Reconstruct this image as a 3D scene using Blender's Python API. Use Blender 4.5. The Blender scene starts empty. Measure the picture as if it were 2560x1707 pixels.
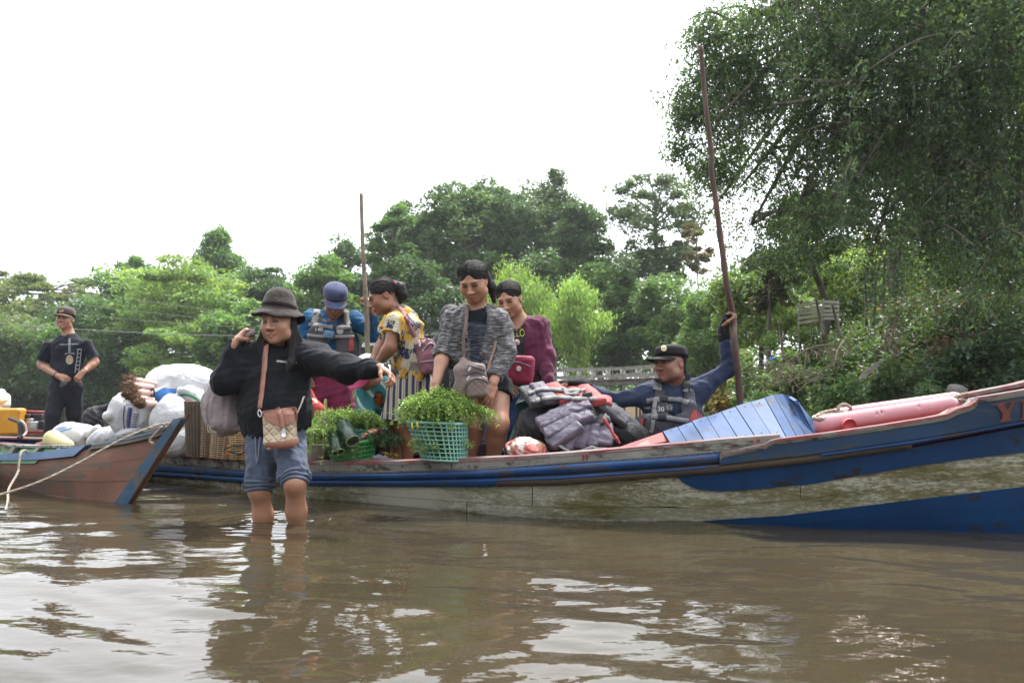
import bpy, bmesh, math, random
import numpy as np
from mathutils import Vector, Matrix, Euler
from mathutils.bvhtree import BVHTree

# ---------------------------------------------------------------- camera, sky, sun, exposure
SC = bpy.context.scene
F, CX, HY, CH = 1991.0, 1280.0, 1005.0, 0.65      # focal length in photo pixels, principal column, horizon row, eye height

cam_data = bpy.data.cameras.new('camera')
cam_data.lens, cam_data.sensor_width = 28.0, 36.0
cam_data.shift_y = (HY - 853.5) / 2560.0
cam_data.clip_start, cam_data.clip_end = 0.05, 2000.0
cam_data.dof.use_dof = True
cam_data.dof.focus_distance = 4.7
cam_data.dof.aperture_fstop = 4.5
cam = bpy.data.objects.new('camera', cam_data)
cam.location = (0, 0, CH)
cam.rotation_euler = (math.radians(90), 0, 0)
SC.collection.objects.link(cam)
SC.camera = cam

SUN_EL, SUN_AZ = 63.0, 28.0        # degrees; azimuth measured from +Y (view direction) towards +X, so the sun stands high beyond the boats, a little to the right
world = bpy.data.worlds.new('World')
SC.world = world
world.use_nodes = True
_wn, _wl = world.node_tree.nodes, world.node_tree.links
_wn.clear()
_out = _wn.new('ShaderNodeOutputWorld')
_bg = _wn.new('ShaderNodeBackground')
_bg.inputs['Strength'].default_value = 0.105
_sky = _wn.new('ShaderNodeTexSky')
_sky.sky_type = 'NISHITA'
_sky.sun_disc = False
_sky.sun_elevation = math.radians(SUN_EL)
_sky.sun_rotation = math.radians(SUN_AZ)
_sky.air_density, _sky.dust_density, _sky.ozone_density = 1.0, 3.0, 1.0
_tc = _wn.new('ShaderNodeTexCoord')
_mp = _wn.new('ShaderNodeMapping')
_mp.inputs['Scale'].default_value = (1.0, 1.0, 2.2)
_nz = _wn.new('ShaderNodeTexNoise')
_nz.inputs['Scale'].default_value = 1.6
_nz.inputs['Detail'].default_value = 6.0
_rp = _wn.new('ShaderNodeValToRGB')
_rp.color_ramp.elements[0].position = 0.30
_rp.color_ramp.elements[0].color = (0.74, 0.74, 0.74, 1)
_rp.color_ramp.elements[1].position = 0.62
_rp.color_ramp.elements[1].color = (0.97, 0.97, 0.97, 1)
_mx = _wn.new('ShaderNodeMixRGB')
_az, _el = math.radians(SUN_AZ), math.radians(SUN_EL)
_sd = Vector((math.sin(_az) * math.cos(_el), math.cos(_az) * math.cos(_el), math.sin(_el)))
_dot = _wn.new('ShaderNodeVectorMath'); _dot.operation = 'DOT_PRODUCT'; _dot.inputs[1].default_value = _sd      # thin bright cloud: forward scattering makes it brighter round the sun
_wl.new(_tc.outputs['Generated'], _dot.inputs[0])
_mr = _wn.new('ShaderNodeMapRange'); _mr.interpolation_type = 'SMOOTHSTEP'
for _k, _v in (('From Min', -0.5), ('From Max', 1.0), ('To Min', 5.6), ('To Max', 20.5)): _mr.inputs[_k].default_value = _v
_wl.new(_dot.outputs['Value'], _mr.inputs['Value'])
_veil = _wn.new('ShaderNodeMixRGB'); _veil.blend_type = 'MULTIPLY'; _veil.inputs['Fac'].default_value = 1.0; _veil.inputs['Color2'].default_value = (0.955, 0.985, 1.045, 1)
_wl.new(_mr.outputs['Result'], _veil.inputs['Color1'])
_wl.new(_veil.outputs['Color'], _mx.inputs['Color2'])
_wl.new(_tc.outputs['Generated'], _mp.inputs['Vector'])
_wl.new(_mp.outputs['Vector'], _nz.inputs['Vector'])
_wl.new(_nz.outputs['Fac'], _rp.inputs['Fac'])
_wl.new(_rp.outputs['Color'], _mx.inputs['Fac'])
_wl.new(_sky.outputs['Color'], _mx.inputs['Color1'])
_wl.new(_mx.outputs['Color'], _bg.inputs['Color'])
_wl.new(_bg.outputs['Background'], _out.inputs['Surface'])

sun_data = bpy.data.lights.new('sun', 'SUN')
sun_data.energy = 5.0
sun_data.angle = math.radians(6.0)
sun_data.color = (1.0, 0.965, 0.91)
sun = bpy.data.objects.new('sun', sun_data)
SC.collection.objects.link(sun)
sun.rotation_euler = _sd.to_track_quat('Z', 'Y').to_euler()
sun.location = _sd * 60

SC.view_settings.view_transform = 'Standard'
SC.view_settings.look = 'None'
SC.view_settings.exposure = 0.72
SC.view_settings.gamma = 1.0
SC.view_settings.use_curve_mapping = False
SC.render.engine = 'CYCLES'
SC.cycles.use_denoising = True
SC.cycles.max_bounces = 6
SC.cycles.diffuse_bounces = 3
SC.cycles.glossy_bounces = 3
SC.cycles.transmission_bounces = 4
SC.cycles.transparent_max_bounces = 8
SC.cycles.caustics_reflective = False
SC.cycles.caustics_refractive = False

# ---------------------------------------------------------------- helpers: points, objects
def P(px, py, y):
    """a point of the place: photo column and row taken back to the distance y"""
    return np.array([(px - CX) / F * y, y, CH + (HY - py) / F * y])

def PP(rows):
    return np.array([P(*r) for r in rows])

def link(o):
    SC.collection.objects.link(o)
    return o

def tag(o, label=None, cat=None, group=None, kind=None):
    if label: o['label'] = label
    if cat: o['category'] = cat
    if group: o['group'] = group
    if kind: o['kind'] = kind
    return o

def empty(name, loc, label=None, cat=None, group=None):
    o = bpy.data.objects.new(name, None)
    o.empty_display_size = 0.1
    o.location = [float(c) for c in loc]
    link(o)
    return tag(o, label, cat, group)

def wloc(o):
    v = np.zeros(3)
    while o is not None:
        v = v + np.array(o.location)
        o = o.parent
    return v

def mesh_data(name, verts, faces, mats, smooth=True, mat_idx=None, cols=None, corner_uv=None):
    """verts (n,3) array, faces: (m,k) int array or list of such arrays / lists"""
    me = bpy.data.meshes.new(name)
    verts = np.asarray(verts, dtype=np.float32)
    if isinstance(faces, np.ndarray):
        faces = [faces]
    elif len(faces) and not isinstance(faces[0], np.ndarray):
        by = {}
        for f in faces: by.setdefault(len(f), []).append(f)
        faces = [np.array(v, dtype=np.int32) for v in by.values()]
    faces = [np.asarray(f, dtype=np.int32) for f in faces if len(f)]
    nl = sum(f.size for f in faces); npoly = sum(len(f) for f in faces)
    me.vertices.add(len(verts)); me.vertices.foreach_set('co', verts.ravel())
    me.loops.add(nl); me.polygons.add(npoly)
    li = np.concatenate([f.ravel() for f in faces]) if faces else np.zeros(0, np.int32)
    tot = np.concatenate([np.full(len(f), f.shape[1], np.int32) for f in faces]) if faces else np.zeros(0, np.int32)
    start = np.concatenate([[0], np.cumsum(tot)[:-1]]).astype(np.int32)
    me.loops.foreach_set('vertex_index', li.astype(np.int32))
    me.polygons.foreach_set('loop_start', start)
    me.polygons.foreach_set('loop_total', tot)
    me.polygons.foreach_set('use_smooth', np.full(npoly, bool(smooth)))
    for m in (mats if isinstance(mats, (list, tuple)) else [mats]):
        if m is not None: me.materials.append(m)
    if mat_idx is not None:
        me.polygons.foreach_set('material_index', np.asarray(mat_idx, dtype=np.int32))
    me.update(calc_edges=True)
    if cols is not None:
        a = me.color_attributes.new('Col', 'FLOAT_COLOR', 'POINT')
        c = np.ones((len(verts), 4), np.float32); c[:, :3] = cols
        a.data.foreach_set('color', c.ravel())
    me.validate()
    return me

def obj(name, verts, faces, mats, parent=None, smooth=True, base=None, cols=None, mat_idx=None):
    """one mesh object; verts in world space. base = origin for a top-level object, children are relative to the parent"""
    org = wloc(parent) if parent is not None else (np.zeros(3) if base is None else np.asarray(base, float))
    me = mesh_data(name, np.asarray(verts, float) - org, faces, mats, smooth, mat_idx, cols)
    o = bpy.data.objects.new(name, me)
    link(o)
    if parent is not None: o.parent = parent
    else: o.location = [float(c) for c in org]
    return o

def copy_tree(o, parent=None):
    c = o.copy(); link(c); c.parent = parent
    for ch in list(o.children): copy_tree(ch, c)
    return c

def world_geo(o):
    """verts (world), triangle/quads list for a BVH"""
    me = o.data
    v = np.empty(len(me.vertices) * 3, np.float32); me.vertices.foreach_get('co', v)
    v = v.reshape(-1, 3) + wloc(o)
    return v, [tuple(p.vertices) for p in me.polygons]

def bvh_of(objs):
    V, T, n = [], [], 0
    for o in objs:
        v, f = world_geo(o)
        V.append(v); T += [tuple(i + n for i in q) for q in f]; n += len(v)
    return BVHTree.FromPolygons([tuple(map(float, p)) for p in np.concatenate(V)], T)

CAMV = Vector((0, 0, CH))
def drop(bvh, px, py, off=0.004, default=5.0):
    """where the line of sight at a photo position first meets a surface (used to lay straps and prints onto cloth)"""
    d = Vector(((px - CX) / F, 1.0, (HY - py) / F)).normalized()
    loc, nor, _, _ = bvh.ray_cast(CAMV, d)
    if loc is None:
        return P(px, py, default), np.array([0, -1.0, 0])
    if nor.dot(d) > 0: nor = -nor
    loc = loc + nor * off
    return np.array(loc), np.array(nor)

# ---------------------------------------------------------------- helpers: simple solids as (verts, faces)
def join(parts):
    V, Fs, n = [], [], 0
    for v, f in parts:
        v = np.asarray(v, float)
        V.append(v)
        for q in f: Fs.append(tuple(int(i) + n for i in q))
        n += len(v)
    return np.concatenate(V), Fs

def box(c, s, R=None):
    c = np.asarray(c, float); s = np.asarray(s, float) / 2
    v = np.array([[x, y, z] for x in (-1, 1) for y in (-1, 1) for z in (-1, 1)], float) * s
    if R is not None: v = v @ np.asarray(R, float).T
    f = [(0, 1, 3, 2), (4, 6, 7, 5), (0, 4, 5, 1), (2, 3, 7, 6), (0, 2, 6, 4), (1, 5, 7, 3)]
    return v + c, f

def bbox_bev(c, s, b=0.01, R=None):
    """box with chamfered edges"""
    c = np.asarray(c, float); s = np.asarray(s, float) / 2
    b = min(b, 0.45 * 2 * min(s))
    bm = bmesh.new()
    bmesh.ops.create_cube(bm, size=2.0)
    for v in bm.verts: v.co = Vector((v.co.x * s[0], v.co.y * s[1], v.co.z * s[2]))
    bmesh.ops.bevel(bm, geom=list(bm.edges), offset=b, segments=2, affect='EDGES', profile=0.6)
    v = np.array([tuple(x.co) for x in bm.verts]); f = [tuple(x.index for x in q.verts) for q in bm.faces]
    bm.free()
    if R is not None: v = v @ np.asarray(R, float).T
    return v + c, f

def frame_of(t):
    t = t / (np.linalg.norm(t) + 1e-12)
    a = np.array([0, 0, 1.0]) if abs(t[2]) < 0.9 else np.array([1.0, 0, 0])
    u = np.cross(a, t); u /= np.linalg.norm(u)
    return u, np.cross(t, u)

def tube(pts, r, n=8, caps=True, closed=False):
    """round bar along a polyline; r scalar or one radius per point"""
    pts = np.asarray(pts, float); m = len(pts)
    r = np.full(m, r, float) if np.isscalar(r) else np.asarray(r, float)
    V = []
    u = None
    for i in range(m):
        if closed: t = pts[(i + 1) % m] - pts[(i - 1) % m]
        else: t = pts[min(i + 1, m - 1)] - pts[max(i - 1, 0)]
        t = t / (np.linalg.norm(t) + 1e-12)
        if u is None: u, w = frame_of(t)
        else:
            u = u - t * np.dot(u, t)
            if np.linalg.norm(u) < 1e-6: u, w = frame_of(t)
            u /= np.linalg.norm(u); w = np.cross(t, u)
        a = np.linspace(0, 2 * np.pi, n, endpoint=False)
        V.append(pts[i] + r[i] * (np.cos(a)[:, None] * u + np.sin(a)[:, None] * w))
    V = np.concatenate(V); Fs = []
    for i in range(m if closed else m - 1):
        j = (i + 1) % m
        for k in range(n):
            l = (k + 1) % n
            Fs.append((i * n + k, i * n + l, j * n + l, j * n + k))
    if caps and not closed:
        Fs.append(tuple(range(n - 1, -1, -1)))
        Fs.append(tuple((m - 1) * n + k for k in range(n)))
    return V, Fs

def spline(pts, n=8, closed=False):
    """Catmull-Rom through points"""
    p = np.asarray(pts, float); m = len(p); out = []
    rng = range(m if closed else m - 1)
    for i in rng:
        g = lambda k: p[k % m] if closed else p[min(max(k, 0), m - 1)]
        a, b, c, d = g(i - 1), g(i), g(i + 1), g(i + 2)
        for k in range(n):
            t = k / n
            out.append(0.5 * ((2 * b) + (-a + c) * t + (2 * a - 5 * b + 4 * c - d) * t * t + (-a + 3 * b - 3 * c + d) * t ** 3))
    if not closed: out.append(p[-1])
    return np.array(out)

def rope(pts, r, twist=0.05, n=6):
    """three-strand laid rope: three twisted tubes in one mesh"""
    pts = np.asarray(pts, float)
    seg = np.linalg.norm(np.diff(pts, axis=0), axis=1); s = np.concatenate([[0], np.cumsum(seg)])
    k = max(8, int(s[-1] / (twist / 7)))
    ss = np.linspace(0, s[-1], k)
    q = np.stack([np.interp(ss, s, pts[:, i]) for i in range(3)], 1)
    t = np.gradient(q, axis=0); t /= np.linalg.norm(t, axis=1)[:, None] + 1e-12
    u = np.zeros_like(q); u[0] = frame_of(t[0])[0]
    for i in range(1, k):
        v = u[i - 1] - t[i] * np.dot(u[i - 1], t[i]); u[i] = v / (np.linalg.norm(v) + 1e-12)
    w = np.cross(t, u)
    out = []
    for a in range(3):
        ph = 2 * np.pi * (ss / (twist * 3) + a / 3)
        out.append(tube(q + 0.52 * r * (np.cos(ph)[:, None] * u + np.sin(ph)[:, None] * w), 0.56 * r, n))
    return join(out)

def strip(A, B, th, nrm=None):
    """slab between two polylines A (top) and B (bottom) with thickness th along nrm (array or one vector)"""
    A, B = np.asarray(A, float), np.asarray(B, float); n = len(A)
    if nrm is None:
        t = np.gradient((A + B) / 2, axis=0); nrm = np.cross(t, A - B); nrm /= np.linalg.norm(nrm, axis=1)[:, None]
    nrm = np.broadcast_to(np.asarray(nrm, float), A.shape)
    V = np.concatenate([A, B, A + nrm * th, B + nrm * th]); Fs = []
    for i in range(n - 1):
        a, b, c, d = i, n + i, 2 * n + i, 3 * n + i
        Fs += [(a, a + 1, b + 1, b), (c, d, d + 1, c + 1), (a, c, c + 1, a + 1), (b, b + 1, d + 1, d)]
    Fs += [(0, n, 3 * n, 2 * n), (n - 1, 3 * n - 1, 4 * n - 1, 2 * n - 1)]
    return V, Fs

def prism(poly, th, nrm):
    poly = np.asarray(poly, float); n = len(poly); nrm = np.asarray(nrm, float)
    V = np.concatenate([poly, poly + nrm * th])
    Fs = [tuple(range(n)), tuple(range(2 * n - 1, n - 1, -1))] + [(i, i + n, (i + 1) % n + n, (i + 1) % n) for i in range(n)]
    return V, Fs

def lathe(prof, n=32, c=(0, 0, 0), R=None, wob=None):
    """profile [(r,z)...] turned about z"""
    prof = np.asarray(prof, float); m = len(prof); a = np.linspace(0, 2 * np.pi, n, endpoint=False)
    V = np.stack([prof[:, 0][:, None] * np.cos(a), prof[:, 0][:, None] * np.sin(a), np.repeat(prof[:, 1][:, None], n, 1)], 2)
    if wob is not None: V = wob(V, a)
    V = V.reshape(-1, 3)
    Fs = [(i * n + k, i * n + (k + 1) % n, (i + 1) * n + (k + 1) % n, (i + 1) * n + k) for i in range(m - 1) for k in range(n)]
    if R is not None: V = V @ np.asarray(R, float).T
    return V + np.asarray(c, float), Fs

def rot(yaw=0, pitch=0, roll=0):
    """degrees. Local axes: face looks to -Y, up Z. yaw>0 turns the face to the picture's right, pitch>0 tips it down, roll>0 tips the crown to the right"""
    y, p, r = math.radians(yaw), math.radians(pitch), math.radians(roll)
    Rz = np.array([[math.cos(y), -math.sin(y), 0], [math.sin(y), math.cos(y), 0], [0, 0, 1]])
    Rx = np.array([[1, 0, 0], [0, math.cos(p), -math.sin(p)], [0, math.sin(p), math.cos(p)]])
    Ry = np.array([[math.cos(r), 0, math.sin(r)], [0, 1, 0], [-math.sin(r), 0, math.cos(r)]])
    return Rz @ Ry @ Rx

# ---------------------------------------------------------------- helpers: soft solids (blended distance fields, meshed with surface nets)
class Soft:
    def __init__(s): s.ops = []; s.disp = []; s.fine = []
    def cone(s, a, b, ra, rb=None, k=0.02, flat=None, op='u'):
        a, b = np.asarray(a, float), np.asarray(b, float); rb = ra if rb is None else rb
        R = max(ra, rb) * (1.0 if flat is None else max(1.0, flat[1]))
        def f(X, Y, Z):
            ba = b - a; L2 = float(ba @ ba) + 1e-12
            px, py, pz = X - a[0], Y - a[1], Z - a[2]
            t = np.clip((px * ba[0] + py * ba[1] + pz * ba[2]) / L2, 0, 1)
            qx, qy, qz = px - t * ba[0], py - t * ba[1], pz - t * ba[2]
            if flat is not None:
                n = np.asarray(flat[0], float); n = n / np.linalg.norm(n); e = 1 / flat[1] - 1
                dn = (qx * n[0] + qy * n[1] + qz * n[2]) * e
                qx, qy, qz = qx + dn * n[0], qy + dn * n[1], qz + dn * n[2]
            d = np.sqrt(qx * qx + qy * qy + qz * qz) - (ra + (rb - ra) * t)
            return d * (min(1.0, flat[1]) ** 0.5 if flat is not None else 1.0)
        s.ops.append((op, f, k, np.minimum(a, b) - R, np.maximum(a, b) + R)); return s
    def chain(s, pts, rads, k=0.02, flat=None):
        for i in range(len(pts) - 1): s.cone(pts[i], pts[i + 1], rads[i], rads[i + 1], k, flat)
        return s
    def ell(s, c, r, R=None, k=0.02, op='u'):
        c, r = np.asarray(c, float), np.asarray(r, float); R = np.eye(3) if R is None else np.asarray(R, float)
        ext = np.sqrt(((R * r) ** 2).sum(1))
        def f(X, Y, Z):
            px, py, pz = X - c[0], Y - c[1], Z - c[2]
            lx = R[0, 0] * px + R[1, 0] * py + R[2, 0] * pz
            ly = R[0, 1] * px + R[1, 1] * py + R[2, 1] * pz
            lz = R[0, 2] * px + R[1, 2] * py + R[2, 2] * pz
            k0 = np.sqrt((lx / r[0]) ** 2 + (ly / r[1]) ** 2 + (lz / r[2]) ** 2)
            k1 = np.sqrt((lx / r[0] ** 2) ** 2 + (ly / r[1] ** 2) ** 2 + (lz / r[2] ** 2) ** 2)
            return k0 * (k0 - 1) / (k1 + 1e-9)
        s.ops.append((op, f, k, c - ext, c + ext)); return s
    def rbox(s, c, h, R=None, rad=0.01, k=0.01, op='u'):
        c, h = np.asarray(c, float), np.asarray(h, float); R = np.eye(3) if R is None else np.asarray(R, float)
        ext = (np.abs(R) * h).sum(1) + rad
        def f(X, Y, Z):
            px, py, pz = X - c[0], Y - c[1], Z - c[2]
            q = [np.abs(R[0, i] * px + R[1, i] * py + R[2, i] * pz) - (h[i] - rad) for i in range(3)]
            o = np.sqrt(sum(np.maximum(x, 0) ** 2 for x in q)) + np.minimum(np.maximum(np.maximum(q[0], q[1]), q[2]), 0)
            return o - rad
        s.ops.append((op, f, k, c - ext, c + ext)); return s
    def cut(s, p, n, k=0.0):
        """remove everything on the side n points to"""
        p, n = np.asarray(p, float), np.asarray(n, float); n = n / np.linalg.norm(n)
        s.ops.append(('c', lambda X, Y, Z: (X - p[0]) * n[0] + (Y - p[1]) * n[1] + (Z - p[2]) * n[2], k, None, None)); return s
    def fold(s, amp, scale, seed=0, dirv=None, stretch=1.0):
        """cloth folds: warped waves; dirv = direction along which folds run"""
        s.disp.append((amp, scale, seed, dirv, stretch)); return s
    def mesh(s, h=0.008, box=None):
        if box is None:
            lo = np.min([o[3] for o in s.ops if o[0] == 'u'], 0) - 0.03
            hi = np.max([o[4] for o in s.ops if o[0] == 'u'], 0) + 0.03
        else: lo, hi = box
        ax, ay, az = (np.arange(lo[i], hi[i] + h, h).astype(np.float32) for i in range(3))
        Fd = np.full((len(ax), len(ay), len(az)), 0.2, np.float32)
        for op, f, k, a, b in s.ops:
            if op == 'c':
                d = f(ax[:, None, None], ay[None, :, None], az[None, None, :]).astype(np.float32)
                if k > 0:
                    hh = np.clip(0.5 - 0.5 * (d - Fd) / k, 0, 1); Fd = d * (1 - hh) + Fd * hh + k * hh * (1 - hh)
                else: Fd = np.maximum(Fd, d)
                continue
            m = k + 0.03
            i0, i1 = np.searchsorted(ax, a[0] - m), np.searchsorted(ax, b[0] + m)
            j0, j1 = np.searchsorted(ay, a[1] - m), np.searchsorted(ay, b[1] + m)
            k0, k1 = np.searchsorted(az, a[2] - m), np.searchsorted(az, b[2] + m)
            if i1 <= i0 or j1 <= j0 or k1 <= k0: continue
            d = f(ax[i0:i1, None, None], ay[None, j0:j1, None], az[None, None, k0:k1]).astype(np.float32)
            g = Fd[i0:i1, j0:j1, k0:k1]
            if op == 'u':
                if k > 0:
                    hh = np.clip(0.5 + 0.5 * (g - d) / k, 0, 1); g = g * (1 - hh) + d * hh - k * hh * (1 - hh)
                else: g = np.minimum(g, d)
            else:
                d = -d
                if k > 0:
                    hh = np.clip(0.5 - 0.5 * (d - g) / k, 0, 1); g = d * (1 - hh) + g * hh + k * hh * (1 - hh)
                else: g = np.maximum(g, d)
            Fd[i0:i1, j0:j1, k0:k1] = g
        v, q = surface_nets(Fd, ax, ay, az)
        if s.disp and len(v):
            n = vert_normals(v, q)
            for amp, scale, seed, dirv, stretch in s.disp:
                v = v + n * (amp * waves(v, scale, seed, dirv, stretch))[:, None]
        return v, q

def waves(v, scale, seed=0, dirv=None, stretch=1.0):
    """soft irregular folds in about -1..1"""
    rg = np.random.default_rng(seed)
    p = v / scale
    if dirv is not None:
        d = np.asarray(dirv, float); d = d / np.linalg.norm(d)
        p = p - np.outer(p @ d, d) * (1 - 1 / stretch)
    w = np.zeros_like(p)
    for _ in range(3):
        a = rg.normal(size=3); a /= np.linalg.norm(a); w += np.outer(np.sin(p @ a * 2.2 + rg.uniform(0, 6)), rg.normal(size=3)) * 0.35
    p = p + w
    o = np.zeros(len(v))
    for _ in range(4):
        a = rg.normal(size=3); a /= np.linalg.norm(a)
        o += 1 - 2 * np.abs(np.sin(p @ a * 2.6 + rg.uniform(0, 6))) ** 0.8
    return np.clip(o / 2.2, -1.3, 1.3)

def vert_normals(v, q):
    a, b, c, d = (v[q[:, i]] for i in range(4))
    n = np.cross(c - a, d - b); N = np.zeros_like(v)
    for i in range(4): np.add.at(N, q[:, i], n)
    return N / (np.linalg.norm(N, axis=1)[:, None] + 1e-12)

def surface_nets(Fd, ax, ay, az):
    S = Fd < 0
    nx, ny, nz = Fd.shape
    c = np.zeros((nx - 1, ny - 1, nz - 1), np.int8)
    offs = [(i, j, k) for i in (0, 1) for j in (0, 1) for k in (0, 1)]
    for i, j, k in offs: c += S[i:nx - 1 + i, j:ny - 1 + j, k:nz - 1 + k]
    act = np.argwhere((c > 0) & (c < 8))
    I, J, K = act.T
    val = np.stack([Fd[I + i, J + j, K + k] for i, j, k in offs], 1)
    pos = np.stack([np.stack([ax[I + i], ay[J + j], az[K + k]], 1) for i, j, k in offs], 1)
    sm = np.zeros((len(act), 3)); cnt = np.zeros(len(act))
    for a in range(8):
        for b in range(a + 1, 8):
            if sum(abs(x - y) for x, y in zip(offs[a], offs[b])) != 1: continue
            m = (val[:, a] < 0) != (val[:, b] < 0)
            t = np.where(m, val[:, a] / (val[:, a] - val[:, b] + 1e-20), 0)[:, None]
            sm += np.where(m[:, None], pos[:, a] * (1 - t) + pos[:, b] * t, 0); cnt += m
    v = sm / np.maximum(cnt, 1)[:, None]
    idx = np.full((nx - 1, ny - 1, nz - 1), -1, np.int32); idx[I, J, K] = np.arange(len(act))
    Q = []
    for axis in range(3):
        A = [slice(None)] * 3; B = [slice(None)] * 3; A[axis] = slice(0, -1); B[axis] = slice(1, None)
        ch = S[tuple(A)] != S[tuple(B)]
        e = np.argwhere(ch)
        o1, o2 = [a for a in range(3) if a != axis]
        e = e[(e[:, o1] > 0) & (e[:, o2] > 0) & (e[:, o1] < Fd.shape[o1] - 1) & (e[:, o2] < Fd.shape[o2] - 1)]
        ins = S[e[:, 0], e[:, 1], e[:, 2]]
        def g(d1, d2):
            x = e.copy(); x[:, o1] -= d1; x[:, o2] -= d2
            return idx[x[:, 0], x[:, 1], x[:, 2]]
        q = np.stack([g(1, 1), g(0, 1), g(0, 0), g(1, 0)], 1)
        flip = ins if axis != 1 else ~ins
        q = np.where(flip[:, None], q, q[:, ::-1])
        Q.append(q)
    Q = np.concatenate(Q); Q = Q[(Q >= 0).all(1)]
    return v, Q

# ---------------------------------------------------------------- helpers: materials
class Mat:
    def __init__(s, name):
        s.m = bpy.data.materials.new(name); s.m.use_nodes = True
        s.n, s.l = s.m.node_tree.nodes, s.m.node_tree.links
        s.n.clear()
        s.out = s.n.new('ShaderNodeOutputMaterial'); s.b = s.n.new('ShaderNodeBsdfPrincipled')
        s.l.new(s.b.outputs[0], s.out.inputs[0])
        s.tc = s.n.new('ShaderNodeTexCoord')
    def vec(s, scale=(1, 1, 1), kind='Object', rotz=(0, 0, 0)):
        m = s.n.new('ShaderNodeMapping'); m.inputs['Scale'].default_value = scale; m.inputs['Rotation'].default_value = rotz
        s.l.new(s.tc.outputs[kind], m.inputs[0]); return m.outputs[0]
    def noise(s, scale, detail=4, rough=0.55, vec=None, dist=0.0):
        t = s.n.new('ShaderNodeTexNoise'); t.inputs['Scale'].default_value = scale; t.inputs['Detail'].default_value = detail
        t.inputs['Roughness'].default_value = rough; t.inputs['Distortion'].default_value = dist
        s.l.new(vec if vec is not None else s.tc.outputs['Object'], t.inputs['Vector']); return t.outputs['Fac']
    def voro(s, scale, vec=None, out='Distance', feat='F1', rnd=1.0):
        t = s.n.new('ShaderNodeTexVoronoi'); t.inputs['Scale'].default_value = scale; t.feature = feat
        t.inputs['Randomness'].default_value = rnd
        s.l.new(vec if vec is not None else s.tc.outputs['Object'], t.inputs['Vector']); return t.outputs[out]
    def wave(s, scale, vec=None, dist=0.0, dscale=1.0, axis='X', prof='SIN'):
        t = s.n.new('ShaderNodeTexWave'); t.inputs['Scale'].default_value = scale; t.bands_direction = axis; t.wave_profile = prof
        t.inputs['Distortion'].default_value = dist; t.inputs['Detail'].default_value = 2; t.inputs['Detail Scale'].default_value = dscale
        s.l.new(vec if vec is not None else s.tc.outputs['Object'], t.inputs['Vector']); return t.outputs['Fac']
    def ramp(s, fac, stops, interp='LINEAR'):
        r = s.n.new('ShaderNodeValToRGB'); e = r.color_ramp; e.interpolation = interp
        while len(e.elements) < len(stops): e.elements.new(0.5)
        for el, (p, c) in zip(e.elements, stops):
            el.position = p; el.color = (c, c, c, 1) if np.isscalar(c) else (c[0], c[1], c[2], 1)
        s.l.new(fac, r.inputs[0]); return r.outputs[0]
    def _in(s, sock, v):
        if hasattr(v, 'is_linked') or hasattr(v, 'links'): s.l.new(v, sock)
        elif np.isscalar(v):
            try: sock.default_value = v
            except (TypeError, ValueError): sock.default_value = (v, v, v, 1)
        else: sock.default_value = (v[0], v[1], v[2], 1)
    def mix(s, fac, a, b, mode='MIX'):
        x = s.n.new('ShaderNodeMixRGB'); x.blend_type = mode
        s._in(x.inputs[0], fac); s._in(x.inputs[1], a); s._in(x.inputs[2], b); return x.outputs[0]
    def math(s, op, a, b=0.0, c=None):
        x = s.n.new('ShaderNodeMath'); x.operation = op
        s._in(x.inputs[0], a); s._in(x.inputs[1], b)
        if c is not None: s._in(x.inputs[2], c)
        return x.outputs[0]
    def attr(s, name='Col', out='Color'):
        a = s.n.new('ShaderNodeAttribute'); a.attribute_name = name; return a.outputs[out]
    def sep(s, vec=None):
        x = s.n.new('ShaderNodeSeparateXYZ'); s.l.new(vec if vec is not None else s.tc.outputs['Object'], x.inputs[0]); return x.outputs
    def bump(s, h, strength=0.3, dist=0.01, prev=None):
        b = s.n.new('ShaderNodeBump'); b.inputs['Strength'].default_value = strength; b.inputs['Distance'].default_value = dist
        s.l.new(h, b.inputs['Height'])
        if prev is not None: s.l.new(prev, b.inputs['Normal'])
        s.l.new(b.outputs[0], s.b.inputs['Normal']); return b.outputs[0]
    def set(s, **k):
        names = dict(col='Base Color', rough='Roughness', metal='Metallic', spec='Specular IOR Level', ior='IOR', sheen='Sheen Weight', trans='Transmission Weight', sss='Subsurface Weight', coat='Coat Weight', alpha='Alpha')
        for a, v in k.items(): s._in(s.b.inputs[names[a]], v)
        return s

def cloth(name, col, col2=None, rough=0.85, scale=9.0, wr=0.35, weave=420.0, amt=0.35, sheen=0.15):
    """woven cloth: uneven dye, soft creases and a fine weave"""
    m = Mat(name); c = np.array(col); c2 = np.array(col2) if col2 is not None else c * 0.72
    f = m.noise(scale, 5, 0.6)
    m.set(col=m.mix(m.ramp(f, [(0.3, 0.0), (0.72, 1.0)]), tuple(c2 * (1 - amt) + c * amt if col2 is None else c2), tuple(c)), rough=rough, spec=0.25, sheen=sheen)
    h = m.noise(scale * 2.2, 4, 0.6, dist=0.6)
    b = m.bump(h, wr, 0.02)
    b = m.bump(m.noise(scale * 6, 3, 0.5, m.vec((1.0, 1.0, 0.35)), 1.2), wr * 0.55, 0.008, b)
    m.bump(m.noise(weave, 1, 0.5), 0.12, 0.002, b)
    return m.m

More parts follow.
